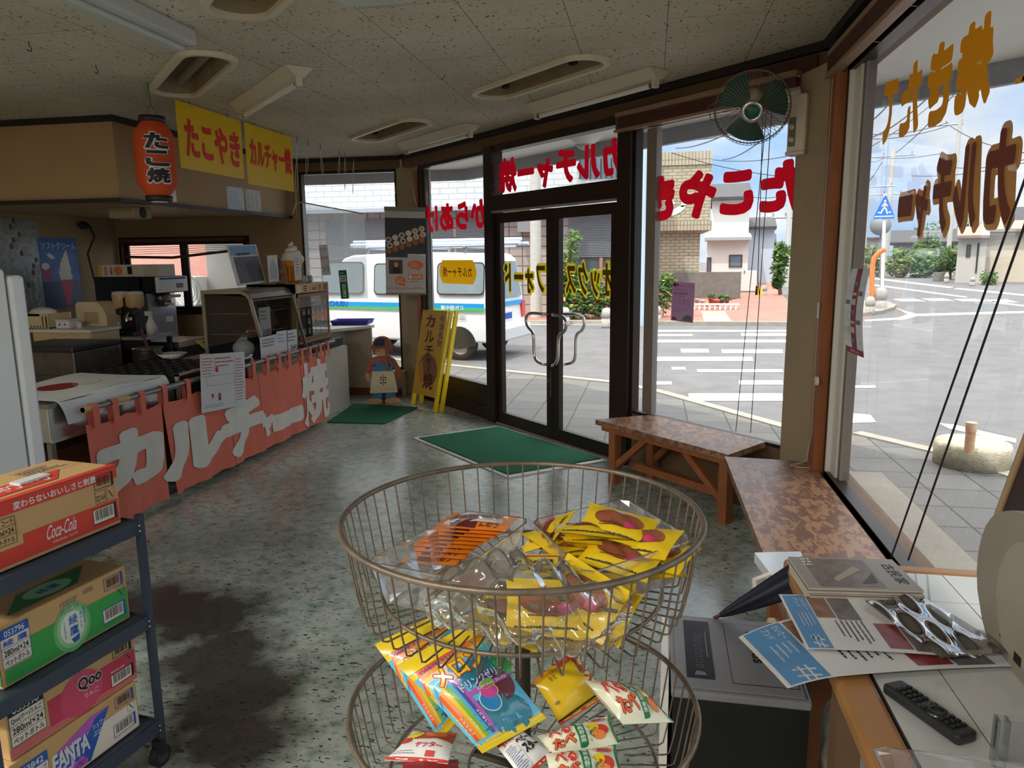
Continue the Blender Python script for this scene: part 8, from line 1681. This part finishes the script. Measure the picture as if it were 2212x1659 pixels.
# ---------------------------------------------------------------- lower basket
def onPix(pts, dep): return [CP + ray(*p) * d for p, d in zip(pts, dep)]
PY = mat('bag_yellow', (236, 206, 40), .28, coat=.3); TEAL = mat('jelly_teal', (30, 120, 140), .2, coat=.6); JB = mat('jelly_brown', (110, 56, 66), .2, coat=.6); RB = [mat('band_%d' % i, c, .35, coat=.3) for i, c in enumerate(((226, 86, 34), (236, 150, 40), (226, 196, 60), (130, 184, 44), (70, 176, 214), (84, 70, 150), (176, 92, 176)))]
SKY_ = mat('bag_sky', (90, 190, 226), .3, coat=.3); BAL = [mat('balloon_%d' % i, c, .3, coat=.4) for i, c in enumerate(((36, 130, 190), (206, 60, 140), (120, 180, 60)))]
def jelly(q, w, h, M):
	q.rect(0, 0, w, h * .80, .0001, SKY_)
	q.disc(w * .30, h * .26, w * .22, h * .13, .0003, TEAL); q.disc(w * .62, h * .17, w * .30, h * .17, .0003, TEAL); q.disc(w * .72, h * .42, w * .24, h * .15, .0003, JB); q.disc(w * .62, h * .60, w * .26, h * .11, .0003, TEAL); q.disc(w * .95, h * .55, w * .14, h * .10, .00035, mat('jelly_green', (60, 160, 84), .2, coat=.6))
	for i in range(7): x0 = w * (.04 + .047 * i); q.add([(x0, h * .10, .0004), (x0 + w * .047, h * .10, .0004), (x0 + w * .047, h * (.58 + .03 * i), .0004), (x0, h * (.55 + .03 * i), .0004)], [(0, 1, 2, 3)], RB[i])
	for i in range(4): y0 = h * (.80 - .045 * i); q.add([(0, y0 - h * .20, .0005 + .0001 * i), (w * .1, y0, .0005 + .0001 * i), (w, y0 + h * .06, .0005 + .0001 * i), (w, y0 + h * .105, .0005 + .0001 * i), (w * .08, y0 + h * .05, .0005 + .0001 * i), (0, y0 - h * .14, .0005 + .0001 * i)], [(0, 1, 4, 5), (1, 2, 3, 4)], RB[i] if i < 3 else SKY_)
	q.rect(0, h * .86, w, h * .995, .0008, PY); q.rect(0, 0, w, h * .06, .0008, PY)
	q.text('メロン', w * .14, h * .60, w * .84, h * .80, PAPER, None, .20, .0012); q.text('メロン', w * .15, h * .61, w * .83, h * .79, KR, None, .12, .0015); q.text('メロン', w * .16, h * .62, w * .82, h * .78, PY, None, .04, .0018)
	q.text('ドリンクゼリー', w * .30, h * .485, w * .96, h * .575, KB, None, .14, .0014); q.text('ドリンクゼリー', w * .31, h * .49, w * .95, h * .57, PAPER, None, .04, .0017); q.text('3つの味が楽しめるドリンクゼリーです', w * .10, h * .805, w * .88, h * .845, INKB, None, .02, .0013)
	q.rect(w * .36, h * .435, w, h * .475, .0012, RB[6]); q.text('Drink Jelly', w * .48, h * .442, w * .92, h * .468, PAPER, None, .02, .0016)
	for (bx_, by_, rx, ry, m_) in ((.52, .33, .12, .085, BAL[0]), (.58, .40, .11, .055, BAL[1]), (.62, .46, .10, .04, BAL[2])): q.disc(w * bx_, h * by_, w * rx * 1.12, h * ry * 1.12, .0010, PAPER); q.disc(w * bx_, h * by_, w * rx, h * ry, .0013, m_)
	for (t, x_) in (('Happy', .075), ('Time', .17), ('Drink', .31)):
		for k, ch in enumerate(t): q.text(ch, w * (x_ - .014), h * (.16 + .035 * k), w * (x_ + .014), h * (.185 + .035 * k), PAPER, None, .02, .0008)
P4 = onPix(((857, 1438), (1014, 1343), (1150, 1560), (1042, 1628)), (.955, .985, .93, .895))
P4[1] = CP + ray(1020, 1340) * .985; P4[2] = CP + ray(1180, 1552) * .945
pillow('jelly_bag', 'rainbow-striped yellow bag of drink jelly in front of its twin', 'sweet bag', *P4, .035, PY, jelly, None, 3, .05, 22, 26)
P4b = onPix(((809, 1392), (962, 1316), (1035, 1500), (950, 1600)), (1.00, 1.03, 1.0, .955))
pillow('jelly_bag', 'rainbow-striped yellow bag of drink jelly partly hidden behind its twin', 'sweet bag', *P4b, .03, PY, jelly, None, 4, .05, 22, 26)
CHK = mat('bag_chicken', (236, 196, 36), .3, coat=.3)
def chick(q, w, h, M):
	q.rect(0, h * .90, w, h, .0003, mat('bag_edge_orange', (226, 150, 40), .3), None); q.rect(0, 0, w, h * .06, .0003, KR); q.vtext('チキン', w * .80, h * .35, w * .98, h * .95, KR, None, .07, .0008); q.scribble(w * .22, h * .76, w * .36, h * .88, 4, INK, None, .0008, .5, 4, 2); q.poly([(0, h * .06), (w, h * .10), (w, h * .13), (0, h * .09)], .0005, INK); q.disc(w * .10, h * .38, w * .045, h * .035, .0006, mat('bag_stamp', (150, 120, 40), .5)); q.rect(w * .5, h * .9, w, h, .0009, KR)
P4 = onPix(((1150, 1470), (1238, 1406), (1315, 1500), (1210, 1568)), (1.00, 1.04, 1.02, .975))
pillow('snack_bag', 'yellow snack bag with red lettering leaning right of the pole', 'snack bag', *P4, .035, CHK, chick, None, 8, .05, 16, 16)
VEG = mat('bag_cream', (226, 224, 196), .3, coat=.3); VGN = mat('bag_green', (32, 120, 64), .35)
def veg(q, w, h, M):
	q.text('べる', w * .08, h * .46, w * .40, h * .92, PAPER, None, .20, .0006); q.text('べる', w * .09, h * .47, w * .39, h * .91, KR, None, .08, .0009); q.text('たべ', w * .10, h * .14, w * .42, h * .48, INK, None, .14, .0006); q.text('たべ', w * .105, h * .145, w * .415, h * .475, mat('bag_orange_text', (220, 90, 44), .4), None, .07, .0009)
	q.poly([(w * .46, h * .06), (w * .58, h * .05), (w * .56, h * .98), (w * .44, h * .96)], .0005, VGN); q.vtext('緑黄色野菜', w * .475, h * .12, w * .555, h * .92, PAPER, None, .03, .0009); q.text('あっさり', w * .60, h * .1, w * .64, h * .6, INKG, None, .0, .0009)
	q.disc(w * .78, h * .80, w * .16, h * .14, .0006, PAPER); q.disc(w * .78, h * .80, w * .14, h * .11, .0008, mat('veg_orange', (214, 110, 60), .4)); q.text('さんど', w * .70, h * .75, w * .86, h * .85, INKB, None, .06, .0011)
	q.disc(w * .80, h * .42, w * .11, h * .18, .0006, KR); q.disc(w * .70, h * .52, w * .08, h * .16, .0008, PY); q.disc(w * .74, h * .25, w * .10, h * .12, .001, mat('veg_orange2', (226, 130, 50), .4)); q.disc(w * .68, h * .3, w * .06, h * .1, .0009, VGN); q.poly([(w * .96, 0), (w, 0), (w, h), (w * .96, h)], .0006, VGN)
VL = ['cream vegetable snack bag lying across the yellow bag, tilted to the right', 'cream vegetable snack bag in the lower basket, second from the front', 'frontmost cream vegetable snack bag in the lower basket']
for k, (pts, dep, th) in enumerate(((((1262, 1470), (1360, 1474), (1456, 1560), (1345, 1565)), (.985, 1.0, .965, .94), .045), (((1160, 1590), (1318, 1545), (1340, 1605), (1185, 1640)), (.93, .95, .915, .895), .03), (((1178, 1628), (1330, 1610), (1352, 1690), (1185, 1700)), (.885, .90, .86, .85), .03))):
	pillow('snack_bag', VL[k], 'snack bag', *onPix(pts, dep), th, VEG, veg, 'cream vegetable snack bags', 40 + k, .05, 18, 14)
WHB = mat('bag_white', (222, 220, 216), .35)
def noodle(q, w, h, M):
	q.rect(0, 0, w, h * .08, .0004, KR); q.rect(0, h * .92, w, h, .0004, KR); q.text('スター', w * .45, h * .30, w * .95, h * .55, INK, None, .10, .0008); q.text('ベビー', w * .42, h * .58, w * .88, h * .78, INK, None, .08, .0008); q.text('ラーメン', w * .1, h * .8, w * .5, h * .9, KR, None, .08, .0008); q.rect(w * .04, h * .1, w * .40, h * .75, .0005, PAPER); q.scribble(w * .06, h * .12, w * .38, h * .72, 12, INKB, None, .0008, .4, 4)
pillow('snack_bag', 'white noodle snack packet with a red edge at the front of the lower basket', 'snack bag', *onPix(((1072, 1612), (1125, 1575), (1198, 1628), (1130, 1690)), (.915, .935, .90, .865)), .022, WHB, noodle, None, 51, .05, 14, 14)
def curry(q, w, h, M):
	q.rect(0, 0, w, h * .08, .0004, KR); q.poly([(w * .25, h * .55), (w, h * .6), (w, h), (w * .2, h)], .0004, mat('bag_curry', (170, 76, 40), .4)); q.disc(w * .62, h * .78, w * .22, h * .14, .0007, mat('bag_food', (206, 110, 60), .4)); q.disc(w * .22, h * .75, w * .15, h * .16, .0008, PY); q.disc(w * .12, h * .52, w * .1, h * .1, .0009, KR); q.text('ヤッター', w * .35, h * .28, w * .85, h * .45, KP, None, .05, .0008); q.rect(w * .6, h * .1, w * .75, h * .22, .0008, KR); q.scribble(w * .05, h * .12, w * .5, h * .22, 2, INKG, None, .0008, .4, 7)
pillow('snack_bag', 'white and red snack packet lying at the left of the lower basket', 'snack bag', *onPix(((892, 1580), (988, 1585), (968, 1650), (830, 1642)), (.955, .955, .905, .915)), .022, WHB, curry, None, 52, .05, 14, 12)
pillow('snack_bag', 'red-edged snack packet under the white one at the left of the lower basket', 'snack bag', *onPix(((870, 1645), (990, 1640), (1000, 1700), (860, 1700)), (.91, .925, .885, .87)), .018, mat('bag_red', (150, 40, 44), .35), None, None, 53, .05, 10, 10)
# ================================================================ right foreground
DW = mat('desk_wood', (172, 124, 74), .38, noise=.12, nscale=3, stretch=(1, .4, 1)); TIL = mat('desk_tile', (206, 208, 206), .06, spec=.7); DX, DZ, DY = .384, .70, 2.078
rt = thing('desk', 'desk with a light wooden edge and a glossy white tiled top', 'desk', (.64, 1.3, 0))
q = MB(DW); q.box((DX, .2, DZ - .045), (DX + .075, DY, DZ), bev=.012); q.box((DX + .074, DY - .05, DZ - .045), (XR - .012, DY, DZ), bev=.01); q.build('wooden_edge', rt)
q = MB(TIL); gx = [DX + .077 + .001, .60, .78, XR - .014]; gy = [.2, .42, .63, .84, 1.05, 1.26, 1.46, 1.66, 1.86, DY - .051]
for a_, b_ in zip(gx, gx[1:]):
	for c_, d_ in zip(gy, gy[1:]): q.box((a_ + .0012, c_ + .0012, DZ - .03), (b_ - .0012, d_ - .0012, DZ - .002))
q.build('tile_top', rt); q = MB(mat('grout_dark', (44, 42, 42), .7)); q.box((DX + .076, .2, DZ - .045), (XR - .012, DY - .05, DZ - .0035)); q.build('grout_bed', rt)
for lx, ly in ((DX + .02, 1.50), (DX + .02, .4), (XR - .08, DY - .1), (XR - .08, .4)): q = MB(mat('desk_leg', (110, 84, 60), .5)); q.box((lx, ly, 0), (lx + .05, ly + .06, DZ - .045)); q.build('leg', rt)
# black cabinet with a grey lid
bq = [onZ(*p, .52) for p in ((1447, 1326), (1722, 1350), (1726, 1514), (1450, 1489))]; Mz, w_, h_ = pf(*bq)
rt = thing('black_cabinet', 'black box with a grey lid and a small control panel beside the desk', 'electric bin', tuple((bq[0] + bq[2]) / 2 - Vector((0, 0, .52))))
q = MB(mat('cabinet_black', (10, 10, 12), .5)); q.box((.004, .004, -.52), (w_ - .004, h_ - .004, -.022), M=Mz); q.build('body', rt)
GL_ = mat('lid_grey', (138, 140, 146), .38, noise=.06); q = MB(GL_); q.box((0, 0, -.022), (w_, h_, 0), M=Mz, bev=.005); q.box((.012, .012, 0), (w_ - .012, h_ - .008, .004), M=Mz, bev=.003); q.build('lid', rt)
q = MB(mat('panel_dark', (40, 44, 52), .2)); q.box((w_ * .12, h_ * .14, .003), (w_ * .33, h_ * .90, .0055), M=Mz); pn_ = q.build('control_panel', rt)
q = MB(mat('panel_icon', (120, 126, 136), .4)); Mi = Mz @ T(w_ * .225, 0, .0062)
for k in range(7): q.ring(-.008, h_ * (.26 + .065 * k), .008, h_ * (.30 + .065 * k), .0012, None, Mi)
q.rect(.02, h_ * .40, .023, h_ * .75, M=Mi); q.poly([(-.015, h_ * .17), (.015, h_ * .17), (.012, h_ * .21), (-.01, h_ * .22)], M=Mi); q.build('icons', pn_)
q = MB(GL_); q.ring(w_ * .455, h_ * .115, w_ * .94, h_ * .905, .003, BLACK, Mz, .0045); q.rect(w_ * .46, h_ * .12, w_ * .935, h_ * .90, .0048, GL_, Mz); hl = q.build('hatch', rt)
Mi = Mz @ T(w_ * .68, h_ * .5, .0056) @ RZ(radians(-90)); q = MB(INK); q.text('sirius', -.075, -.012, .045, .018, M=Mi, bold=.04)
for k in range(5): a_ = pi / 2 + k * 2 * pi / 5; q.tube([(-.10 + .022 * cos(a_), .004 + .022 * sin(a_), 0), (-.10 + .022 * cos(a_ + 4 * pi / 5), .004 + .022 * sin(a_ + 4 * pi / 5), 0)], .0012, n=4, M=Mi)
q.build('lettering', hl)
pa, pb = bq[0], bq[3]; q = MB(WHITE); o_ = (pa - bq[1]).normalized(); q.prism([(pa + o_ * .006).xy[:], (pa + o_ * .022).xy[:], (pb + o_ * .024).xy[:], (pb + o_ * .006).xy[:]], 0, .515); tag(q.build('white_board'), 'thin white panel standing along the left side of the black box', 'panel')
# umbrella leaning behind
p1, p2 = onZ(1556, 1329, .535), onZ(1716, 1256, .66); d_ = p2 - p1; rt = thing('umbrella', 'folded navy umbrella lying between the black box and the bench', 'umbrella', tuple(p1)); q = MB(mat('umbrella_navy', (26, 30, 48), .6, noise=.2, nscale=10)); n_ = 10
def umf(u, v): 
	a_ = 2 * pi * v; r_ = (.006 + .040 * u ** .8) * (1 + .12 * sin(5 * a_ + 2 * u)); e1 = Vector((-d_.y, d_.x, 0)).normalized(); e2 = d_.normalized().cross(e1); return p1 + d_ * (u * 1.22) + e1 * r_ * cos(a_) + e2 * r_ * sin(a_)
q.grid(umf, 16, 30); q.build('canopy', rt); q = MB(mat('umbrella_tip', (90, 40, 26), .5)); q.tube([p1 - d_ * .09, p1 + d_ * .05], .005, n=8); q.build('tip', rt)
c_ = onZ(1650, 1268, .50); rt = thing('tote_bag', 'cream cloth bag with a looped handle behind the umbrella', 'bag', (.40, 2.2, 0)); TC = mat('bag_cloth', (206, 190, 160), .8); q = MB(TC); q.box((.385, 2.13, .0), (.425, 2.32, .40), bev=.015); q.build('body', rt); q = MB(mat('handle_cloth', (214, 206, 190), .8)); q.tube([onZ(1690, 1252, .40), onZ(1660, 1240, .50), onZ(1628, 1252, .50), onZ(1630, 1280, .46), onZ(1665, 1296, .40)], .007, n=6); q.build('handle', rt)
P4 = [onZ(*p, .4385) for p in ((1630, 1194), (1760, 1194), (1780, 1246), (1668, 1241))]
P4 = [onZ(*p, .470) for p in ((1630, 1194), (1700, 1192), (1712, 1232), (1664, 1240))]; P4[1] = P4[1] + Vector((.05, .01, 0)); P4[2] = P4[2] + Vector((.05, 0, 0))
q = MB(PAPER); q.prism([p.xy[:] for p in P4], .4345, .470, mat('file_white', (226, 228, 230), .4)); q.add([p + Vector((0, 0, .001)) for p in P4], [(0, 3, 2, 1)], mat('file_clear', (214, 222, 230), .15)); tag(q.build('document_file'), 'white document file lying on the near end of the bench', 'file')
# on the desk
mg = [onZ(*p, .742) for p in ((1724, 1203), (1944, 1210), (2000, 1276), (1746, 1270))]; M0, w_, h_ = pf(*mg); MGC = mat('mag_cover', (150, 142, 134), .35, noise=.06); rg = random.Random(2)
ML = ['top magazine of the stack with a photo cover', 'second magazine from the top of the stack', 'third magazine from the top of the stack', 'fourth magazine, in the middle of the stack', 'fifth magazine from the top of the stack', 'sixth magazine from the top of the stack', 'bottom magazine of the stack']
for k in range(7):
	q = MB(MATS['mag_cover']); z_ = -.006 * k; sh = (rg.uniform(-.003, .003) + .0012 * k, rg.uniform(-.003, .003) - .001 * k); Mk = M0 @ T(sh[0], sh[1], z_); q.box((0, 0, -.0052), (w_, h_, -.0008), mat('mag_pages', (206, 198, 186), .6), Mk); q.box((0, 0, -.0008), (w_, h_, 0), None, Mk); q.box((0, 0, -.0058), (w_, h_, -.0052), mat('mag_back', (60, 46, 44), .5), Mk)
	if k == 0:
		q.rect(w_ * .12, h_ * .05, w_ * .70, h_ * .95, .0004, mat('mag_photo', (120, 108, 98), .35, noise=.35, nscale=25), Mk); q.scribble(w_ * .1, h_ * .7, w_ * .2, h_ * .98, 3, PAPER, Mk, .0007, .6, 2)
		q.poly([(w_ * .3, h_ * .2), (w_ * .6, h_ * .6), (w_ * .55, h_ * .7), (w_ * .28, h_ * .3)], .0008, mat('mag_wood', (166, 150, 132), .5), Mk); q.poly([(w_ * .5, h_ * .15), (w_ * .68, h_ * .5), (w_ * .66, h_ * .2)], .0008, mat('mag_shadow', (84, 76, 72), .5), Mk); Mt_ = Mk @ T(w_ * .90, h_ * .5, .0008) @ RZ(-pi / 2); q.text('古民家', -.06, -.018, .06, .012, INK, Mt_, .0)
	tag(q.build('magazine'), ML[k], 'magazine', 'stacked magazines')
LB_ = mat('leaflet_blue', (90, 146, 196), .5); LP = mat('leaflet_paper', (222, 222, 222), .5); PH = [mat('leaf_photo_%d' % i, c, .4, noise=.4, nscale=30) for i, c in enumerate(((150, 110, 92), (120, 112, 110), (140, 60, 60)))]
def leaf(label, tl, tr, br, bl, z0, droop=0.0):
	M, w, h = pf(tl, tr, br, bl); src = MB(LP); src.rect(0, 0, w, h, 0)
	src.rect(w * .02, h * .02, w * .19, h * .98, .0004, LB_)
	Mv = T(w * .14, h * .94, .0008) @ RZ(-pi / 2); src.text('わいたー', 0, 0, h * .25, w * .035, PAPER, Mv, .02); src.text('ブンド', 0, -w * .05, h * .2, -w * .015, PAPER, Mv, .02); src.scribble(h * .30, -w * .08, h * .62, w * .03, 4, PAPER, Mv, .0, .3, 3); src.text('#', h * .70, -w * .07, h * .92, w * .02, PAPER, Mv, .0)
	src.rect(w * .20, h * .55, w * .34, h * .96, .0004, PH[0]); src.rect(w * .35, h * .52, w * .52, h * .95, .0004, PH[1]); src.rect(w * .58, h * .06, w * .74, h * .48, .0004, PH[2]); src.rect(w * .75, h * .04, w * .92, h * .45, .0004, PH[1]); Mv2 = T(w * .30, h * .50, .0008) @ RZ(-pi / 2); src.scribble(0, -.0, h * .4, w * .22, 6, INK, Mv2, 0, .35, 5)
	q = MB(LP)
	def fn(c):
		p = M @ Vector((c.x, c.y, c.z)); dx = DX + .0 - p.x
		if droop and dx > 0: p.z -= droop * dx * dx * 6 + .04 * dx
		p.z += .006 * sin(pi * min(1, max(0, c.x / w))) * (1 if droop else .5); return p
	warped(q, src, fn, .02); tag(q.build('leaflet'), label, 'leaflet')
leaf('blue and white leaflet drooping over the desk edge, under the other leaflet', *[onZ(*p, .706) for p in ((1652, 1345), (2090, 1318), (2190, 1442), (1702, 1472))], .706, .2)
leaf('upper blue and white leaflet under the clear bag on the desk', *[onZ(*p, .716) for p in ((1720, 1290), (2010, 1300), (2060, 1422), (1743, 1402))], .716)
q = MB(mat('print_brown', (92, 78, 70), .4)); P4 = [onZ(*p, .722) for p in ((1870, 1296), (1985, 1296), (2125, 1400), (2035, 1420))]; q.prism([p.xy[:] for p in P4], .719, .722)
q2 = glass('shiny_film', (236, 240, 246), .42, .05); M, w, h = pf(*[onZ(*p, .727) for p in ((1858, 1292), (2005, 1287), (2150, 1402), (2036, 1424))])
q.grid(lambda u, v: M @ Vector((u * w, v * h, .003 + .006 * sin(u * 9 + 2 * v) * sin(v * 7 + 1) + .003 * sin(u * 23 - v * 9))), 22, 26, q2); q.add([M @ Vector(p) for p in ((0, 0, .002), (w, 0, .002), (w, .012, .006), (0, .012, .006))], [(0, 1, 2, 3)], q2); tag(q.build('clear_sleeve'), 'shiny clear sleeve with brown prints inside, lying on the leaflets', 'plastic sleeve')
# remote control
P4 = [onZ(*p, .722) for p in ((1905, 1477), (1948, 1463), (2098, 1566), (2086, 1604))]; ra = (P4[3] + P4[2]) / 2; rb_ = (P4[0] + P4[1]) / 2; dl = (ra - rb_); L_ = dl.length; wd_ = .046; Mr_ = frame(Vector((rb_.x, rb_.y, DZ + .0)), dl, Vector((-dl.y, dl.x, 0)))
rt = thing('remote_control', 'black remote control lying across the tiled desk top', 'remote control', (rb_.x, rb_.y, DZ)); q = MB(mat('remote_black', (44, 46, 48), .4)); q.box((0, -wd_ / 2, 0), (L_, wd_ / 2, .022), M=Mr_, bev=.006); q.build('body', rt); RBK = mat('remote_key', (22, 22, 24), .5)
def keys(x0, rows, cols, dx, dy, sx, sy):
	for r in range(rows):
		for c in range(cols): q = MB(RBK); cx_, cy_ = x0 + r * dx, (c - (cols - 1) / 2) * dy; q.box((cx_ - sx, cy_ - sy, .0215), (cx_ + sx, cy_ + sy, .0255), M=Mr_, bev=.0012); q.build('button', rt)
keys(.03, 4, 3, .0125, .0125, .0042, .0045); keys(.088, 2, 2, .012, .024, .0045, .0055); keys(L_ - .045, 3, 3, .012, .0125, .004, .0045)
q = MB(RBK); q.lathe([(.017, .0218), (.017, .0255), (.010, .0262), (.009, .0240), (.001, .0252)], n=28, M=Mr_ @ T(.128 if L_ > .19 else L_ * .62, 0, 0)); q.build('ring_button', rt)
q = MB(CHROME); q.lathe([(.0185, .0218), (.0185, .0228), (.0172, .0228)], n=28, M=Mr_ @ T(.128 if L_ > .19 else L_ * .62, 0, 0)); q.build('ring_trim', rt)
# beige device with a dark framed board behind
rt = thing('desktop_device', 'beige plastic device with a curved back at the right edge', 'device', (.80, 1.45, DZ)); BG_ = mat('device_beige', (152, 146, 132), .55, noise=.05)
pr = [(1.02, .70), (1.66, .70), (1.70, .735), (1.738, .79), (1.75, .83), (1.752, .87), (1.745, .91), (1.73, .945), (1.705, .975), (1.67, 1.0), (1.62, 1.02), (1.55, 1.035), (1.4, 1.055), (1.02, 1.06)]
q = MB(BG_); q.prism(pr, .745, XR - .03, M=Matrix(((0, 0, 1, 0), (1, 0, 0, 0), (0, 1, 0, 0), (0, 0, 0, 1)))); q.build('body', rt)
q = MB(mat('device_side', (166, 160, 146), .5)); q.prism([(y_, z_) for y_, z_ in [(1.02, .72), (1.58, .74), (1.615, .79), (1.63, .84), (1.625, .89), (1.605, .935), (1.57, .97), (1.52, .99), (1.02, 1.02)]], .735, .746, M=Matrix(((0, 0, 1, 0), (1, 0, 0, 0), (0, 1, 0, 0), (0, 0, 0, 1)))); q.build('side_cover', rt)
for yy, zz, s_ in ((1.60, .752, .006), (1.575, .748, .006)): q = MB(STEELD); q.ball((.742, yy, zz), s_, sub=1); q.build('port', rt)
q = MB(BLACK); q.box((.7345, 1.50, .735), (.741, 1.53, .755)); q.build('socket', rt)
rt = thing('framed_board', 'dark board in a pale wooden frame leaning by the window at the right edge', 'board', (.86, 1.75, .80)); X_ = .862
P4 = [onX(*p, X_) for p in ((2250, 870), (2250, 1222), (2152, 1192), (2140, 1166))]
q = MB(mat('board_dark', (62, 50, 52), .5)); q.prism([(p.y, p.z) for p in P4], X_, X_ + .012, M=Matrix(((0, 0, 1, 0), (1, 0, 0, 0), (0, 1, 0, 0), (0, 0, 0, 1)))); q.build('panel', rt)
q = MB(mat('frame_pale', (176, 150, 112), .5))
for a_, b_ in ((P4[3], P4[0]), (P4[2], P4[1]), (P4[3], P4[2])): q.tube([a_ - Vector((.004, 0, 0)), b_ - Vector((.004, 0, 0))], .009, n=6)
q.build('frame', rt); q = MB(DARK); q.box((X_ + .002, 1.60, DZ - .002), (X_ + .012, 1.66, .86)); q.build('prop', rt)
# acrylic stand and clear tray at the bottom right
ACR = glass('acrylic', (248, 250, 250), .10, .03, .06); a0_ = onZ(2120, 1650, DZ); 
q = MB(ACR); ux2 = (onZ(2212, 1540, .80) - onZ(2095, 1525, .80)).normalized(); tp1 = CP + ray(2097, 1528) * 1.02; 
bs = onZ(2096, 1600, DZ); hh = .085; tb = bs + Vector((.01, -.05, 0))
for off in (0, -.018): q.box((0, off, 0), (.30, off + .003, hh), M=T(tb.x, tb.y, DZ) @ RZ(-.05))
q.box((0, -.018, 0), (.004, .003, hh), M=T(tb.x, tb.y, DZ) @ RZ(-.05)); q.box((0.016, -.018, 0), (.019, .003, hh), M=T(tb.x, tb.y, DZ) @ RZ(-.05)); tag(q.build('acrylic_stand'), 'clear acrylic stand at the bottom right corner of the desk', 'stand')
c_ = onZ(1890, 1612, DZ + .045); tp = [Vector((c_.x, c_.y, 0)), Vector((c_.x + .34, c_.y - .012, 0)), Vector((c_.x + .34, c_.y - .2, 0)), Vector((c_.x, c_.y - .19, 0))]
tray('clear empty tray at the bottom right edge of the photo', [Vector((p.x, p.y, DZ + .045)) for p in tp], DZ + .045, .043, .92)
q = MB(mat('crumpled_film', (196, 192, 186), .25, bump=1.0, bscale=22, trans=.2)); q.ball((.54, 1.75, .34), .13, sq=(.8, 1.0, 1.5), sub=3); rt = tag(q.build('film_bag'), 'crumpled silvery bag under the desk edge', 'bag'); rt.data.polygons.foreach_set('use_smooth', [True] * len(rt.data.polygons))
for v in rt.data.vertices: k = 1 + .12 * sin(v.co.z * 40 + v.co.x * 30) * sin(v.co.y * 37); v.co.x *= k; v.co.y *= k
# ---------------------------------------------------------------- added lamps, out of view behind the camera, to brighten the room
def lit(cx, cy, rz, W_, lab):
	rt = thing('fluorescent_lamp', lab, 'ceiling lamp', (cx, cy, CZ - .002), rz, 'added fill lamps'); M = MW[rt.name]
	q = MB(LW); q.box((-.63, -.09, -.05), (.63, .09, -.001), M=M); q.build('housing', rt)
	q = MB(mat('fill_tube', (255, 250, 240), .4, emit=(255, 246, 232), est=4.0)); q.tube([(-.6, 0, -.075), (.6, 0, -.075)], .016, M=M, n=10); q.build('tube', rt)
	l = bpy.data.lights.new('fill_light', 'AREA'); l.shape = 'RECTANGLE'; l.size = 1.2; l.size_y = .12; l.energy = W_; l.color = (1, .98, .95)
	o = bpy.data.objects.new('fill_light', l); col.objects.link(o); o.parent = rt; o.location = (0, 0, -.12)
FILL_W = 19
lit(-1.3, -1.2, 0, FILL_W, 'added fluorescent fill lamp, unseen, behind the desk'); lit(-3.4, -1.2, 0, FILL_W, 'added fluorescent fill lamp, unseen, at the back of the shop'); lit(-3.4, .3, 0, FILL_W, 'added fluorescent fill lamp, unseen, behind the white refrigerator')
